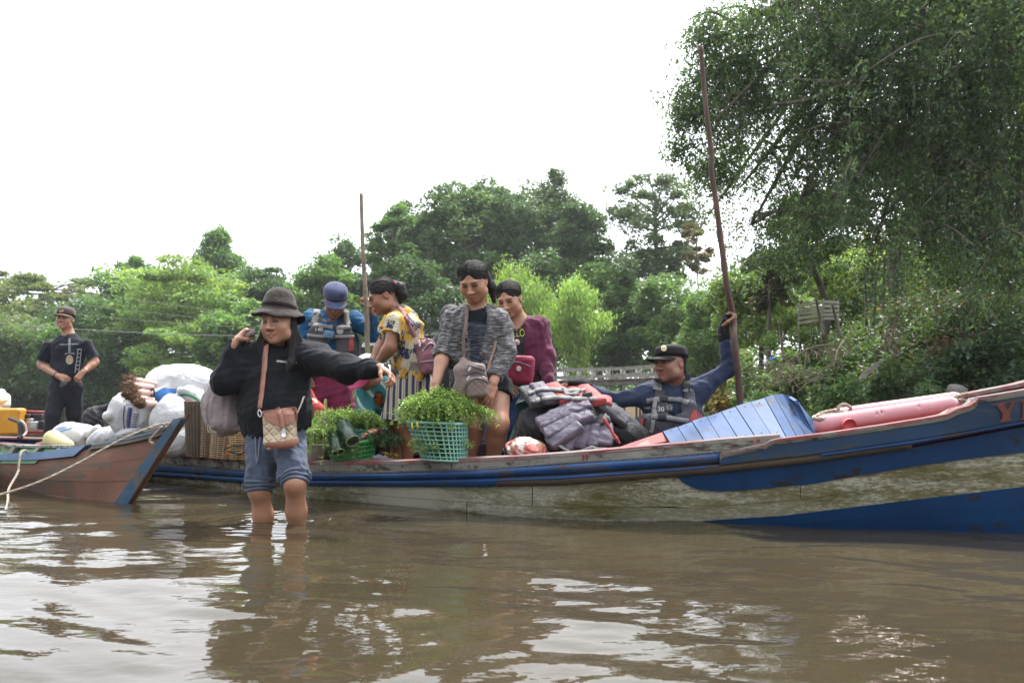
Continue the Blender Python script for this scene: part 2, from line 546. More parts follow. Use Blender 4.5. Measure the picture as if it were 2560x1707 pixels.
def plain(name, col, rough=0.5, var=0.18, scale=6.0, bump=0.1, metal=0.0, spec=0.5, bscale=40.0, coat=0.0):
    m = Mat(name); c = np.array(col)
    f = m.noise(scale, 6, 0.6)
    m.set(col=m.mix(m.ramp(f, [(0.28, 0.0), (0.75, 1.0)]), tuple(c * (1 - var)), tuple(np.minimum(c * (1 + var * 0.6), 1))), metal=metal, spec=spec, coat=coat,
          rough=m.ramp(m.noise(scale * 2, 4), [(0.3, max(rough - 0.1, 0.02)), (0.7, min(rough + 0.12, 1))]))
    if bump > 0: m.bump(m.noise(bscale, 5), bump, 0.004)
    return m.m

def painted(name, col, under=(0.19, 0.155, 0.12), wear=0.52, scale=5.0, stretch=(1, 1, 1), rough=0.5, grime=(0.035, 0.03, 0.022), soft=0.05):
    """old paint over wood: chips, grime, grain"""
    m = Mat(name); c = np.array(col); v = m.vec(stretch)
    grain = m.noise(scale * 6, 6, 0.7, v)
    wood = m.mix(grain, tuple(np.array(under) * 0.45), tuple(np.array(under) * 1.35))
    tint = m.mix(m.ramp(m.noise(scale * 0.7, 6, 0.65), [(0.3, 0), (0.7, 1)]), tuple(c * 0.62), tuple(np.minimum(c * 1.12, 1)))
    th = 0.27 + 0.36 * wear
    chip = m.ramp(m.math('ADD', m.math('MULTIPLY', m.noise(scale * 1.7, 8, 0.72, v), 0.7), m.math('MULTIPLY', grain, 0.3)), [(max(th - soft, 0), 1.0), (th + 0.002, 0.0)])
    body = m.mix(chip, tint, wood)
    dirt = m.ramp(m.noise(scale * 2.6, 7, 0.7), [(0.52, 0.0), (0.8, 0.75)])
    m.set(col=m.mix(dirt, body, grime), rough=m.mix(chip, rough, 0.9), spec=0.4)
    b = m.bump(grain, 0.25, 0.004)
    m.bump(chip, 0.25, 0.003, b)
    return m.m
# ================================================================ SETTING: ground, water
RG = np.random.default_rng(7)
SHORE = np.array([(-400, 70), (-60, 58), (-34, 54), (-18, 51), (-8.5, 46), (-5.2, 37), (-1.5, 33.5), (2.5, 34), (5.2, 30), (5.6, 22), (5.0, 16), (4.7, 12.6), (5.4, 10.6), (7.5, 9.2), (11, 8.0), (18, 5.5), (40, -4), (400, -60)], float)

def shore_dist(x, y):
    """signed distance to the shoreline, positive on land (the far side)"""
    best = np.full(x.shape, 1e9); sgn = np.ones(x.shape)
    for a, b in zip(SHORE[:-1], SHORE[1:]):
        d = b - a; L2 = d @ d
        t = np.clip(((x - a[0]) * d[0] + (y - a[1]) * d[1]) / L2, 0, 1)
        qx, qy = x - (a[0] + t * d[0]), y - (a[1] + t * d[1])
        dist = np.hypot(qx, qy); cr = d[0] * (y - a[1]) - d[1] * (x - a[0])
        m = dist < best - 1e-9
        best = np.where(m, dist, best); sgn = np.where(m, np.sign(cr), sgn)
    return best * sgn

def ground_h(x, y):
    d = shore_dist(x, y)
    right = np.clip((x - 3.0) / 2.5, 0, 1) * np.clip((26 - y) / 8, 0, 1)
    top = 0.55 + 1.65 * right
    land = top * (1 - np.exp(-np.maximum(d, 0) / (1.5 - 0.5 * right))) + np.maximum(d - 12, 0) * 0.012
    bed = np.maximum(d * 0.22, -0.75)
    n = 0.13 * np.sin(x * 1.9 + 1.3 * np.sin(y * 1.1)) + 0.09 * np.sin(y * 2.7 + x * 1.3) + 0.05 * np.sin(x * 5.1 - y * 4.3)
    return np.where(d > 0, land + n * np.clip(d, 0, 1), bed)

def axis(breaks):
    out = [breaks[0][0]]
    for a, b, st in breaks:
        k = max(1, int(round((b - a) / st))); out += list(a + (b - a) * (np.arange(1, k + 1) / k))
    return np.array(out)

def grid(ax, ay):
    X, Y = np.meshgrid(ax, ay, indexing='ij')
    i = np.arange(len(ax) * len(ay)).reshape(len(ax), len(ay))
    q = np.stack([i[:-1, :-1], i[1:, :-1], i[1:, 1:], i[:-1, 1:]], -1).reshape(-1, 4)
    return X, Y, q

m = Mat('river_soil')
_f = m.noise(1.3, 7, 0.65)
m.set(col=m.ramp(_f, [(0.3, (0.05, 0.036, 0.022)), (0.5, (0.115, 0.083, 0.05)), (0.72, (0.07, 0.075, 0.03))]), rough=0.95, spec=0.2)
m.bump(m.noise(9, 8, 0.7), 0.8, 0.08)
MAT_SOIL = m.m
gx = axis([(-900, -70, 60), (-70, -8, 2.0), (-8, 4, 0.8), (4, 16, 0.2), (16, 60, 2), (60, 900, 70)])
gy = axis([(-200, 5, 12), (5, 18, 0.2), (18, 70, 1.0), (70, 900, 60)])
X, Y, q = grid(gx, gy)
ground = obj('ground', np.stack([X, Y, ground_h(X, Y)], -1).reshape(-1, 3), q, MAT_SOIL)
tag(ground, kind='structure')

# ---- water: silty brown river, ripples as real relief plus fine bump
LEGS = [P(664, 1302, 4.36)[:2], P(743, 1302, 4.36)[:2]]
def ripple(x, y):
    rg = np.random.default_rng(21)
    z = np.zeros_like(x)
    wx = x + 0.16 * np.sin(y * 2.1 + 0.7) + 0.10 * np.sin(y * 4.3 - x * 1.7)
    wy = y + 0.14 * np.sin(x * 1.6 + 2.0) + 0.08 * np.sin(x * 3.9 + y * 2.2)
    patch = 0.72 + 0.28 * np.sin(x * 0.9 + 1.1 * np.sin(y * 0.8)) * np.sin(y * 0.75 + 0.6)
    for i in range(56):
        lam = 0.10 * (1.25 / 0.10) ** rg.random()
        th = math.radians(rg.normal(82, 33))                  # crests run mostly across the view
        k = 2 * np.pi / lam
        slope = 0.0120 * (lam / 0.3) ** -0.28
        ph = rg.uniform(0, 6.28)
        s = np.sin(k * (wx * math.cos(th) + wy * math.sin(th)) + ph)
        z += slope / k * s * (patch if lam < 0.5 else 1.0)
    for lx, ly in LEGS:                                       # rings round the wading legs
        r = np.hypot(x - lx, y - ly)
        an = np.arctan2(y - ly, x - lx); z += 0.0034 * (1 + 0.6 * np.sin(3 * an + 1) + 0.4 * np.sin(7 * an)) * np.exp(-(r - 0.08) / 0.22) * np.sin((r + 0.02 * np.sin(4 * an + 2)) * 2 * np.pi / 0.085) * (r > 0.03)
    dx, dy = x - (LEGS[1][0] + 0.22), y - LEGS[1][1] - 0.12   # broken wake behind her
    g = np.exp(-(dx / 0.30) ** 2 - (dy / 0.26) ** 2)
    for i in range(12):
        th = rg.uniform(0, 6.28); k = 2 * np.pi / rg.uniform(0.03, 0.08)
        z += g * 0.0011 * np.sin(k * (x * math.cos(th) + y * math.sin(th)) + rg.uniform(0, 6))
    return z

m = Mat('river_water')
_silt = m.noise(0.8, 3, 0.5)
m.set(col=m.ramp(_silt, [(0.3, (0.031, 0.0245, 0.0140)), (0.7, (0.046, 0.037, 0.0215))]), rough=0.0, ior=1.333, spec=0.5)
_b = m.bump(m.noise(9, 3, 0.5, m.vec((0.55, 1.0, 1.0))), 0.11, 0.035)
m.bump(m.noise(34, 2, 0.5, m.vec((0.7, 1.0, 1.0))), 0.03, 0.012, _b)
MAT_WATER = m.m
wx_ = axis([(-900, -60, 60), (-60, -6, 4), (-6, -3.2, 0.08), (-3.2, 2.9, 0.021), (2.9, 6, 0.09), (6, 60, 2), (60, 900, 70)])
wy_ = axis([(-200, 0.4, 20), (0.4, 1.4, 0.05), (1.4, 5.2, 0.020), (5.2, 8, 0.09), (8, 16, 0.5), (16, 70, 1.5), (70, 120, 10)])
X, Y, q = grid(wx_, wy_)
fade = np.clip((9 - np.abs(X)) / 2, 0, 1) * np.clip((14 - Y) / 5, 0, 1) * np.clip((Y + 1) / 1, 0, 1)
Z = ripple(X, Y) * fade
water = obj('water', np.stack([X, Y, Z], -1).reshape(-1, 3), q, MAT_WATER)
tag(water, kind='structure')

# ================================================================ FOLIAGE
def leaf_mat(name, trans=0.32, rough=0.42, tmul=(1.25, 1.35, 0.55)):
    m = Mat(name)
    c = m.attr('Col')
    m.set(col=c, rough=rough, spec=0.45)
    t = m.n.new('ShaderNodeBsdfTranslucent'); m.l.new(m.mix(1.0, c, tmul, 'MULTIPLY'), t.inputs[0])
    x = m.n.new('ShaderNodeMixShader'); x.inputs[0].default_value = trans
    m.l.new(m.b.outputs[0], x.inputs[1]); m.l.new(t.outputs[0], x.inputs[2]); m.l.new(x.outputs[0], m.out.inputs[0])
    return m.m
MAT_LEAF = leaf_mat('leaf', 0.45, 0.5, (1.2, 1.3, 0.6))
MAT_FERN = leaf_mat('young_leaf', 0.22, 0.5)

m = Mat('bark')
_v = m.vec((1, 1, 0.18))
_f = m.noise(9, 8, 0.7, _v)
m.set(col=m.ramp(_f, [(0.3, (0.045, 0.037, 0.028)), (0.55, (0.13, 0.115, 0.09)), (0.75, (0.24, 0.225, 0.19))]), rough=0.9, spec=0.2)
m.bump(_f, 0.7, 0.03)
MAT_BARK = m.m
MAT_DEAD = plain('dry_stalk', (0.22, 0.175, 0.125), 0.85, 0.4, 9, 0.3)

def leaf_quads(p, size, rg, aspect=0.5, lean=None, up=0.6, col=(0.07, 0.12, 0.03), jit=0.3, hue=0.12, tri=False):
    """leaf-shaped blades at points p; lean = preferred long-axis direction (n,3) or one vector"""
    n = len(p)
    a = rg.normal(size=(n, 3)); a[:, 2] *= 0.6
    if lean is not None: a = a * 0.45 + np.broadcast_to(lean, (n, 3))
    a /= np.linalg.norm(a, axis=1)[:, None] + 1e-9
    nr = rg.normal(size=(n, 3)); nr[:, 2] = np.abs(nr[:, 2]) + up
    b = np.cross(nr, a); b /= np.linalg.norm(b, axis=1)[:, None] + 1e-9
    nn = np.cross(a, b)
    L = size * rg.uniform(0.6, 1.35, n)[:, None]; W = L * aspect
    v = np.stack([p - a * L * 0.5, p + b * W * 0.5 - a * L * 0.06 + nn * W * 0.12, p + a * L * 0.5, p - b * W * 0.5 - a * L * 0.06 + nn * W * 0.12], 1).reshape(-1, 3)
    q = np.arange(4 * n).reshape(n, 4); k = 4
    if tri:                                  # far foliage: one pointed blade of a single face
        v = np.stack([p - a * L * 0.5 + b * W * 0.5, p - a * L * 0.5 - b * W * 0.5, p + a * L * 0.5], 1).reshape(-1, 3)
        q = np.arange(3 * n).reshape(n, 3); k = 3
    c = np.asarray(col, float)
    c = np.broadcast_to(c, (n, 3)) * (1 + jit * rg.uniform(-1, 1, n)[:, None])
    c = c * (1 + hue * rg.normal(size=(n, 1)) * np.array([1.0, 0.15, -0.4]))
    c = np.clip(np.repeat(c, k, 0) * np.array([1.55, 1.5, 1.85]), 0.004, 0.6)
    return v, q, c

def merge_leaves(lst):
    V, Q, C, n = [], [], [], 0
    for v, q, c in lst:
        V.append(v); Q.append(q + n); C.append(c); n += len(v)
    return np.concatenate(V), np.concatenate(Q), np.concatenate(C)

def clump(rg, c, r, n, hollow=0.55):
    """points in an uneven shell about c with radii r"""
    d = rg.normal(size=(n, 3)); d /= np.linalg.norm(d, axis=1)[:, None]
    rad = hollow + (1 - hollow) * rg.random(n) ** 0.6
    rad = rad * (1 + 0.16 * np.sin(d[:, 0] * 5 + c[0] * 3) + 0.14 * np.sin(d[:, 1] * 6 + d[:, 2] * 5))
    return np.asarray(c) + d * rad[:, None] * np.asarray(r)

MAT_OLDWOOD = Mat('weathered_boards'); m = MAT_OLDWOOD
_f = m.noise(7, 8, 0.7, m.vec((0.25, 1, 1)))
m.set(col=m.ramp(_f, [(0.28, (0.10, 0.09, 0.08)), (0.55, (0.24, 0.225, 0.205)), (0.78, (0.36, 0.345, 0.32))]), rough=0.9, spec=0.2)
m.bump(_f, 0.4, 0.01); MAT_OLDWOOD = m.m
def make_tree(label, px, Y, topy, half, boty, col, n=9000, leaf=0.30, style='dome', clusters=34, seed=0, trunk=0.16, csize=0.30, group='trees along the far bank', name='tree', col2=None, aspect=0.5, lean_px=0, jit=0.3):
    rg = np.random.default_rng(1000 + seed); n = int(n * (2.0 if Y > 28 else 1.45)); leaf = leaf * (.86 if Y > 28 else .85); aspect = 0.6 if aspect == 0.5 else aspect
    x = (px - CX) / F * Y
    gz = float(ground_h(np.array([x]), np.array([Y]))[0])
    top = CH + (HY - topy) / F * Y; bot = CH + (HY - boty) / F * Y; hw = half / F * Y
    root = empty(name, (x, Y, gz - 0.1), label, 'tree', group)
    cx, cz, rz = x + lean_px / F * Y, (top + bot) / 2, (top - bot) / 2
    C = []
    tries = 0
    clusters = int(clusters * 1.35)
    while len(C) < clusters and tries < 4000:
        tries += 1
        d = rg.normal(size=3); d /= np.linalg.norm(d)
        rr = rg.uniform(0.35, 1.0) ** 0.5
        p = d * rr
        if style == 'cone':
            w = np.clip((1 - p[2]) / 1.5, 0.12, 1.0); p = np.array([p[0] * w, p[1] * w, p[2]])
        elif style == 'plume':
            w = np.clip((1.15 - p[2]) / 1.2, 0.35, 1.0); p = np.array([p[0] * w, p[1] * w, p[2]])
        elif style == 'layer':
            p[2] = round(p[2] * 4.5) / 4.5 + rg.normal() * 0.09
            if abs(p[2]) > 1: continue
        r = csize * rg.uniform(0.45, 1.3)
        C.append((p, r))
    ls = []; tips = []
    for p, r in C:
        c = np.array([cx + p[0] * hw * (1 - 0.25 * r), Y + p[1] * hw * 0.75, cz + p[2] * rz * (1 - 0.35 * r)])
        s = r * min(hw, rz) * 1.42
        sz = {'layer': (1.3, 1.2, 0.34), 'dome': (1, 1, 0.72), 'cone': (0.9, 0.9, 0.8), 'open': (1.05, 1.0, 0.5), 'plume': (0.8, 0.8, 1.15)}[style]
        tips.append((c, s))
        k = int(n / clusters)
        pts = clump(rg, c, np.array(sz) * s, k, 0.35 if style == 'open' else 0.5)
        mixc = np.asarray(col) if col2 is None else np.asarray(col) * (1 - (u := rg.random())) + np.asarray(col2) * u
        mixc = mixc * rg.uniform(0.8, 1.2)
        lean = None
        if style == 'plume': lean = np.stack([np.sign(pts[:, 0] - cx) * 0.5, np.zeros(k), np.full(k, -0.35)], 1)
        ls.append(leaf_quads(pts, leaf, rg, aspect, lean, 0.7, mixc, jit, tri=Y > 19))
    v, q, c = merge_leaves(ls)
    obj('crown', v, q, MAT_LEAF, root, False, cols=c)
    tb = []
    fork = np.array([cx * 0.6 + x * 0.4, Y, bot + (top - bot) * (0.35 if style != 'layer' else 0.55)])
    base = np.array([x, Y, gz - 0.1])
    mid = (base + fork) / 2 + rg.normal(size=3) * np.array([0.25, 0.1, 0])
    tb.append(tube(spline([base, mid, fork, np.array([cx, Y, top - 0.25 * (top - bot)])], 5), np.linspace(trunk, trunk * 0.35, 16), 7))
    for c, s in tips[: (26 if style in ('open', 'layer') else 12)]:
        a = fork + (np.array([cx, Y, top]) - fork) * np.clip((c[2] - fork[2]) / (top - fork[2] + 1e-6) * 0.55, -0.2, 0.7)
        tb.append(tube(spline([a, (a + c) / 2 + np.array([0, 0, 0.08 * s + rg.normal() * 0.1]), c], 3), np.linspace(trunk * 0.42, trunk * 0.12, 7), 5))
    tv, tf = join(tb)
    obj('trunk', tv, tf, MAT_BARK, root)
    return root

G_DARK, G_MID, G_LITE, G_YEL, G_OLIVE = (0.048, 0.088, 0.030), (0.075, 0.138, 0.038), (0.105, 0.185, 0.046), (0.17, 0.235, 0.06), (0.10, 0.13, 0.045)

TREES = [
 # label, px, Y, top, half, bottom, col, n, leaf, style, clusters, kw
 ('wide flat layered tree at the far left skyline', 130, 63, 682, 210, 800, G_OLIVE, 6500, .30, 'layer', 34, dict(csize=.34, trunk=.2)),
 ('olive green bushy tree on the far bank behind the smiling man', 40, 57, 742, 150, 985, G_OLIVE, 10500, .30, 'dome', 44, dict(csize=.27)),
 ('round topped tree rising above its neighbours left of the tall green dome', 335, 61, 648, 82, 780, G_MID, 6000, .28, 'dome', 22, dict(csize=.36)),
 ('tall dome shaped tree thick with vines, highest on the left bank', 545, 62, 574, 98, 790, G_MID, 12500, .28, 'cone', 52, dict(csize=.27, trunk=.26)),
 ('yellow green feathery tree with flat tiers above the white sacks', 455, 53, 640, 165, 905, G_YEL, 12500, .27, 'layer', 70, dict(csize=.24, trunk=.12, col2=G_LITE)),
 ('mid green tree between the smiling man and the feathery tree', 255, 54, 735, 130, 985, G_MID, 10500, .28, 'dome', 46, dict(csize=.27, col2=G_DARK)),
 ('dark flat topped tree standing behind the bucket hat', 668, 57, 660, 82, 800, G_DARK, 5600, .28, 'layer', 26, dict(csize=.36)),
 ('bright green leafy tree behind the man in the blue cap', 800, 47, 640, 100, 930, G_LITE, 11500, .26, 'dome', 46, dict(csize=.27, col2=G_MID)),
 ('dark tree peeping over the bright one beside the bamboo punting pole', 872, 58, 596, 75, 800, G_DARK, 6000, .28, 'dome', 24, dict(csize=.34)),
 ('low broad leaved tree with glossy bright leaves left of the bucket hat', 612, 45, 745, 100, 985, G_LITE, 8000, .34, 'dome', 34, dict(csize=.30, col2=G_MID)),
 ('feathery light tree leaning over the water behind the sack carrier', 480, 50, 800, 150, 990, G_LITE, 9000, .25, 'layer', 46, dict(csize=.28, col2=G_YEL)),
 ('open crooked tree with bare limbs right of the punting pole', 985, 46, 508, 76, 800, G_DARK, 4800, .26, 'open', 34, dict(csize=.25, trunk=.2, col2=G_MID)),
 ('dense dark tree low behind the woman in the patterned blouse', 1035, 44, 640, 110, 925, G_DARK, 9000, .26, 'dome', 40, dict(csize=.27)),
 ('big grey green tree above the head of the woman in the cardigan', 1150, 50, 447, 120, 790, (0.058, 0.1, 0.036), 13000, .27, 'dome', 58, dict(csize=.25, trunk=.3)),
 ('broad tall tree filling the middle of the skyline', 1290, 52, 462, 130, 800, (0.052, 0.092, 0.034), 13000, .27, 'dome', 58, dict(csize=.24, trunk=.3)),
 ('slender topped tree standing proudest in the middle skyline', 1388, 54, 424, 62, 640, (0.062, 0.095, 0.036), 5200, .27, 'open', 28, dict(csize=.33, trunk=.22)),
 ('narrow dark tree right of the middle skyline beside the sky gap', 1462, 49, 480, 75, 800, G_DARK, 8200, .26, 'dome', 40, dict(csize=.28, trunk=.2)),
 ('tall open tree with a forked pale trunk against the sky', 1640, 47, 411, 128, 730, (0.062, 0.096, 0.04), 8200, .24, 'open', 60, dict(csize=.20, trunk=.20, lean_px=0)),
 ('vine hung tree right of the bamboo', 1560, 40, 640, 85, 945, G_MID, 9500, .23, 'cone', 44, dict(csize=.27, col2=G_DARK)),
 ('light green bushy tree behind the man in the black cap', 1672, 38, 668, 88, 950, (0.085, 0.145, 0.042), 10000, .22, 'dome', 44, dict(csize=.27)),
 ('leafy tree in the gap left of the drooping branches', 1785, 33, 690, 85, 950, (0.075, 0.13, 0.04), 9500, .19, 'dome', 40, dict(csize=.28, col2=G_LITE)),
 ('olive tree overhanging the water at the left picture edge', -30, 52, 790, 120, 1005, (0.07, 0.105, 0.035), 7000, .28, 'dome', 34, dict(csize=.3)),
 ('shaded green tree low behind the cap of the smiling man', 165, 52, 800, 110, 1005, G_MID, 7500, .27, 'dome', 34, dict(csize=.3)),
 ('green tree with a rounded crown left of the tall dome', 420, 60, 668, 80, 850, G_LITE, 6500, .27, 'dome', 30, dict(csize=.32)),
 ('dark leafy tree right of the tall dome', 620, 58, 690, 85, 900, G_MID, 7500, .27, 'dome', 34, dict(csize=.3)),
 ('dark tree between the bright tree and the open crooked tree', 915, 52, 660, 90, 940, G_DARK, 8500, .27, 'dome', 38, dict(csize=.29)),
 ('shaded tree behind the bamboo and the maroon cardigan', 1350, 47, 610, 120, 930, G_DARK, 9500, .26, 'dome', 42, dict(csize=.28)),
 ('mid green tree below the narrow dark one', 1500, 45, 640, 85, 945, G_MID, 8500, .25, 'dome', 40, dict(csize=.29)),
 ('hazy green tree low behind the long pole', 1730, 48, 740, 100, 960, G_MID, 7500, .25, 'dome', 34, dict(csize=.3)),
 ('grey green tree crowding the left side of the middle skyline', 1075, 52, 500, 75, 760, (0.058, 0.1, 0.036), 7500, .27, 'dome', 34, dict(csize=.29)),
 ('grey green tree between the two tallest crowns', 1225, 55, 440, 75, 700, (0.055, 0.095, 0.036), 7500, .27, 'dome', 34, dict(csize=.29)),
 ('broad shaded tree filling in left of the middle skyline', 1015, 54, 492, 80, 790, (0.055, 0.095, 0.036), 7500, .27, 'dome', 38, dict(csize=.27)),
 ('leafy tree joining the two tallest crowns on the right', 1345, 56, 452, 95, 760, (0.056, 0.096, 0.036), 8000, .27, 'dome', 38, dict(csize=.27)),
 ('tree behind the bamboo left of the sky gap', 1440, 53, 520, 80, 800, (0.052, 0.09, 0.034), 7000, .27, 'dome', 34, dict(csize=.28)),
]
for i, (lab, px, Yd, ty, hf, by, col, n, lf, st, nc, kw) in enumerate(TREES):
    make_tree(lab, px, Yd, ty, hf, by, col, n, lf, st, nc, seed=i, **kw)

# the wood closing the view behind the named trees: one mass
rg = np.random.default_rng(404); ls = []
for i in range(330):
    px = rg.uniform(-260, 1960); Yd = rg.uniform(66, 82)
    topy = np.interp(px, [-260, 0, 300, 640, 900, 1100, 1500, 1800, 1960], [740, 745, 740, 730, 720, 660, 660, 720, 700])
    z = 0.3 + (CH + (HY - topy) / F * Yd) * rg.random() ** 0.8
    ls.append(leaf_quads(clump(rg, np.array([(px - CX) / F * Yd, Yd, z]), (2.6, 1.6, 1.7), 110, 0.2), 0.55, rg, 0.6, None, 0.6, np.array(G_DARK) * rg.uniform(0.7, 1.3), 0.3, tri=True))
v, q, c = merge_leaves(ls)
tag(obj('far_wood', v, q, MAT_LEAF, smooth=False, cols=c), 'dark wood closing the view behind the bank trees', 'wood', kind='stuff')

# orange tinged spray on the open tree's right side: a small tree of its own
make_tree('small tree with orange tinted leaves beside the long pole', 1742, 44, 520, 48, 690, (0.085, 0.105, 0.04), 1500, .20, 'open', 14, seed=60, csize=.26, trunk=.06, col2=(0.14, 0.105, 0.04))

# bamboo
def bamboo(label, px, Y, topy, half, boty, seed, n=12000):
    rg = np.random.default_rng(seed)
    x = (px - CX) / F * Y; gz = float(ground_h(np.array([x]), np.array([Y]))[0])
    root = empty('bamboo_clump', (x, Y, gz - 0.1), label, 'bamboo', 'bamboo clumps on the far bank')
    top = CH + (HY - topy) / F * Y; hw = half / F * Y; bot = CH + (HY - boty) / F * Y
    st = []; ls = []
    for i in range(34):
        a = rg.uniform(0, 2 * np.pi); rr = rg.random() ** 0.5
        ex, ey = x + math.cos(a) * hw * rr, Y + math.sin(a) * hw * 0.7 * rr
        hz = gz + (top - gz) * (1 - 0.38 * rr ** 1.6) * rg.uniform(0.86, 1.0)
        b = np.array([x + rg.normal() * 0.25, Y + rg.normal() * 0.25, gz - 0.1])
        mid = np.array([x + (ex - x) * 0.35, Y + (ey - Y) * 0.35, gz + (hz - gz) * 0.75]); e = np.array([ex, ey, hz - 0.1 * rr])
        path = spline([b, mid, e], 10)
        st.append(tube(path, np.linspace(0.035, 0.008, len(path)), 5))
        k = int(n / 34)
        t = rg.random(k) ** 0.55
        pts = path[(t * (len(path) - 1)).astype(int)] + rg.normal(size=(k, 3)) * np.array([0.22, 0.22, 0.2]) * hw * 0.55
        pts = pts[pts[:, 2] > gz + 0.2]
        col = np.array((0.165, 0.25, 0.055)) * rg.uniform(0.75, 1.25)
        ls.append(leaf_quads(pts, 0.21, rg, 0.28, np.array([0, 0, -0.75]), 0.3, col, 0.25, tri=True))
    v, q, c = merge_leaves(ls)
    obj('crown', v, q, MAT_LEAF, root, False, cols=c)
    tv, tf = join(st)
    obj('canes', tv, tf, plain('bamboo_cane', (0.16, 0.19, 0.06), 0.5, 0.3, 5, 0.1), root)
bamboo('tall yellow green bamboo clump behind the maroon cardigan', 1280, 38, 632, 128, 900, 301)
bamboo('rounder yellow green bamboo clump above the wooden walkway', 1438, 36, 684, 104, 900, 302, 11000)

# shrubs closing the far bank at the water's edge
def bush(label, px, Y, topy, half, col, n, leaf, seed, group='bushes along the far waterline', aspect=0.5, boty=None, name='bush', clusters=12, lean=None, col2=None):
    rg = np.random.default_rng(5000 + seed)
    x = (px - CX) / F * Y; gz = float(ground_h(np.array([x]), np.array([Y]))[0])
    root = empty(name, (x, Y, gz), label, 'bush', group)
    top = CH + (HY - topy) / F * Y; hw = half / F * Y; hgt = max(top - gz, 0.3)
    ls = []; st = []
    for i in range(clusters):
        a = rg.uniform(0, 2 * np.pi); rr = rg.random() ** 0.6; zz = rg.uniform(0.15, 0.85) * (1 - 0.4 * rr)
        c = np.array([x + math.cos(a) * hw * rr * 0.8, Y + math.sin(a) * hw * 0.5 * rr, gz + hgt * zz])
        s = rg.uniform(0.25, 0.42) * min(hw, hgt) * 1.15
        mc = np.asarray(col) if col2 is None else np.asarray(col) * (1 - (u := rg.random())) + np.asarray(col2) * u
        ls.append(leaf_quads(clump(rg, c, (s * 1.2, s, s * 0.9), int(n / clusters), 0.3), leaf, rg, aspect, lean, 0.6, mc * rg.uniform(0.78, 1.2), 0.3, tri=Y > 19))
        st.append(tube(spline([np.array([x + rg.normal() * 0.1 * hw, Y, gz - 0.05]), (np.array([x, Y, gz]) + c) / 2, c], 3), np.linspace(0.03, 0.008, 7) * max(1, hw * 0.5), 5))
    v, q, c = merge_leaves(ls)
    obj('foliage', v, q, MAT_LEAF, root, False, cols=c)
    tv, tf = join(st); obj('stems', tv, tf, MAT_BARK, root)
    return root

FAR_B = [(20, 'at the left picture edge beside the yellow jerrycan', 880), (110, 'behind the legs of the smiling man', 905), (215, 'right of the legs of the smiling man', 890), (320, 'behind the bundle of stalks', 905), (430, 'behind the topmost white sack', 890), (540, 'behind the grey sack on her shoulder', 900), (650, 'hidden behind the bucket hat woman', 905), (755, 'behind the elbow of the black jumper', 900), (850, 'behind the maroon trousers', 905)]
for i, (px, where, ty) in enumerate(FAR_B):
    bush('dark green waterside bush ' + where, px, 54 - 0.011 * max(px - 300, 0), ty, 95, G_DARK if i % 3 else G_MID, 5200, .27, i, clusters=16)
MID_B = [(930, 38, 905, 'between blue sleeve and patterned blouse'), (1040, 37, 900, 'under the white canopy roof'), (1150, 36.5, 890, 'behind the cardigan'), (1330, 35.5, 930, 'behind the walkway at its left end'), (1440, 35, 935, 'behind the middle of the walkway'), (1545, 35, 925, 'behind the right end of the walkway')]
for i, (px, Yd, ty, where) in enumerate(MID_B):
    bush('green bush on the far bank ' + where, px, Yd, ty, 85, G_MID if i % 2 else G_LITE, 4600, .19, 40 + i, clusters=16)

# ---- far small buildings and walkway
MAT_SHEET = plain('pale_roof_sheet', (0.66, 0.66, 0.64), 0.5, 0.12, 3, 0.05)

wk = empty('walkway', (P(1500, 1000, 30)[0], 30, 0.9), 'grey weathered wooden walkway with railings on posts over the bank', 'walkway')
wy0, wy1 = 31.5, 28.0
A = P(1375, 934, wy0); B = P(1690, 922, wy1)
def wkpt(t, dz=0.0, dy=0.0): return A * (1 - t) + B * t + np.array([0, dy, dz])
Rk = math.atan2((B - A)[1], (B - A)[0]); Rm = np.array([[math.cos(Rk), -math.sin(Rk), 0], [math.sin(Rk), math.cos(Rk), 0], [0, 0, 1]])
Lw = np.linalg.norm(B - A)
for k, (dz, w, h) in enumerate([(0.12, 0.12, 0.1), (-0.16, 0.07, 0.11), (-0.42, 0.12, 0.17)]):
    for dy in (0.0, 0.95):
        v, f = strip(PP([]) if False else np.array([wkpt(t, dz + h / 2 + 0.012 * math.sin(9 * t + k), dy) for t in np.linspace(0, 1, 12)]), np.array([wkpt(t, dz - h / 2 + 0.01 * math.sin(7 * t), dy) for t in np.linspace(0, 1, 12)]), 0.05, (0, 1, 0))
        obj('rail' if k < 2 else 'beam', v, f, MAT_OLDWOOD, wk, False)
nb = 40
for i in range(nb):
    c = wkpt((i + 0.5) / nb, -0.30 + 0.01 * RG.normal(), 0.48)
    v, f = box(c, (Lw / nb * 0.88, 1.05, 0.035), Rm); obj('deck_board', v, f, MAT_OLDWOOD, wk, False)
for i in range(9):
    for dy in (0.07, 0.90):
        t = 0.02 + i * 0.12; p0 = wkpt(t, 0.16, dy)
        v, f = tube([p0, np.array([p0[0], p0[1], 0.0])], 0.045, 7); obj('post', v, f, MAT_OLDWOOD, wk)
for i in (3, 6):
    v, f = tube([wkpt(0.02 + i * 0.12, -0.4, 0.07), wkpt(0.02 + (i + 1) * 0.12, -1.2, 0.07)], 0.03, 6); obj('brace', v, f, MAT_OLDWOOD, wk)

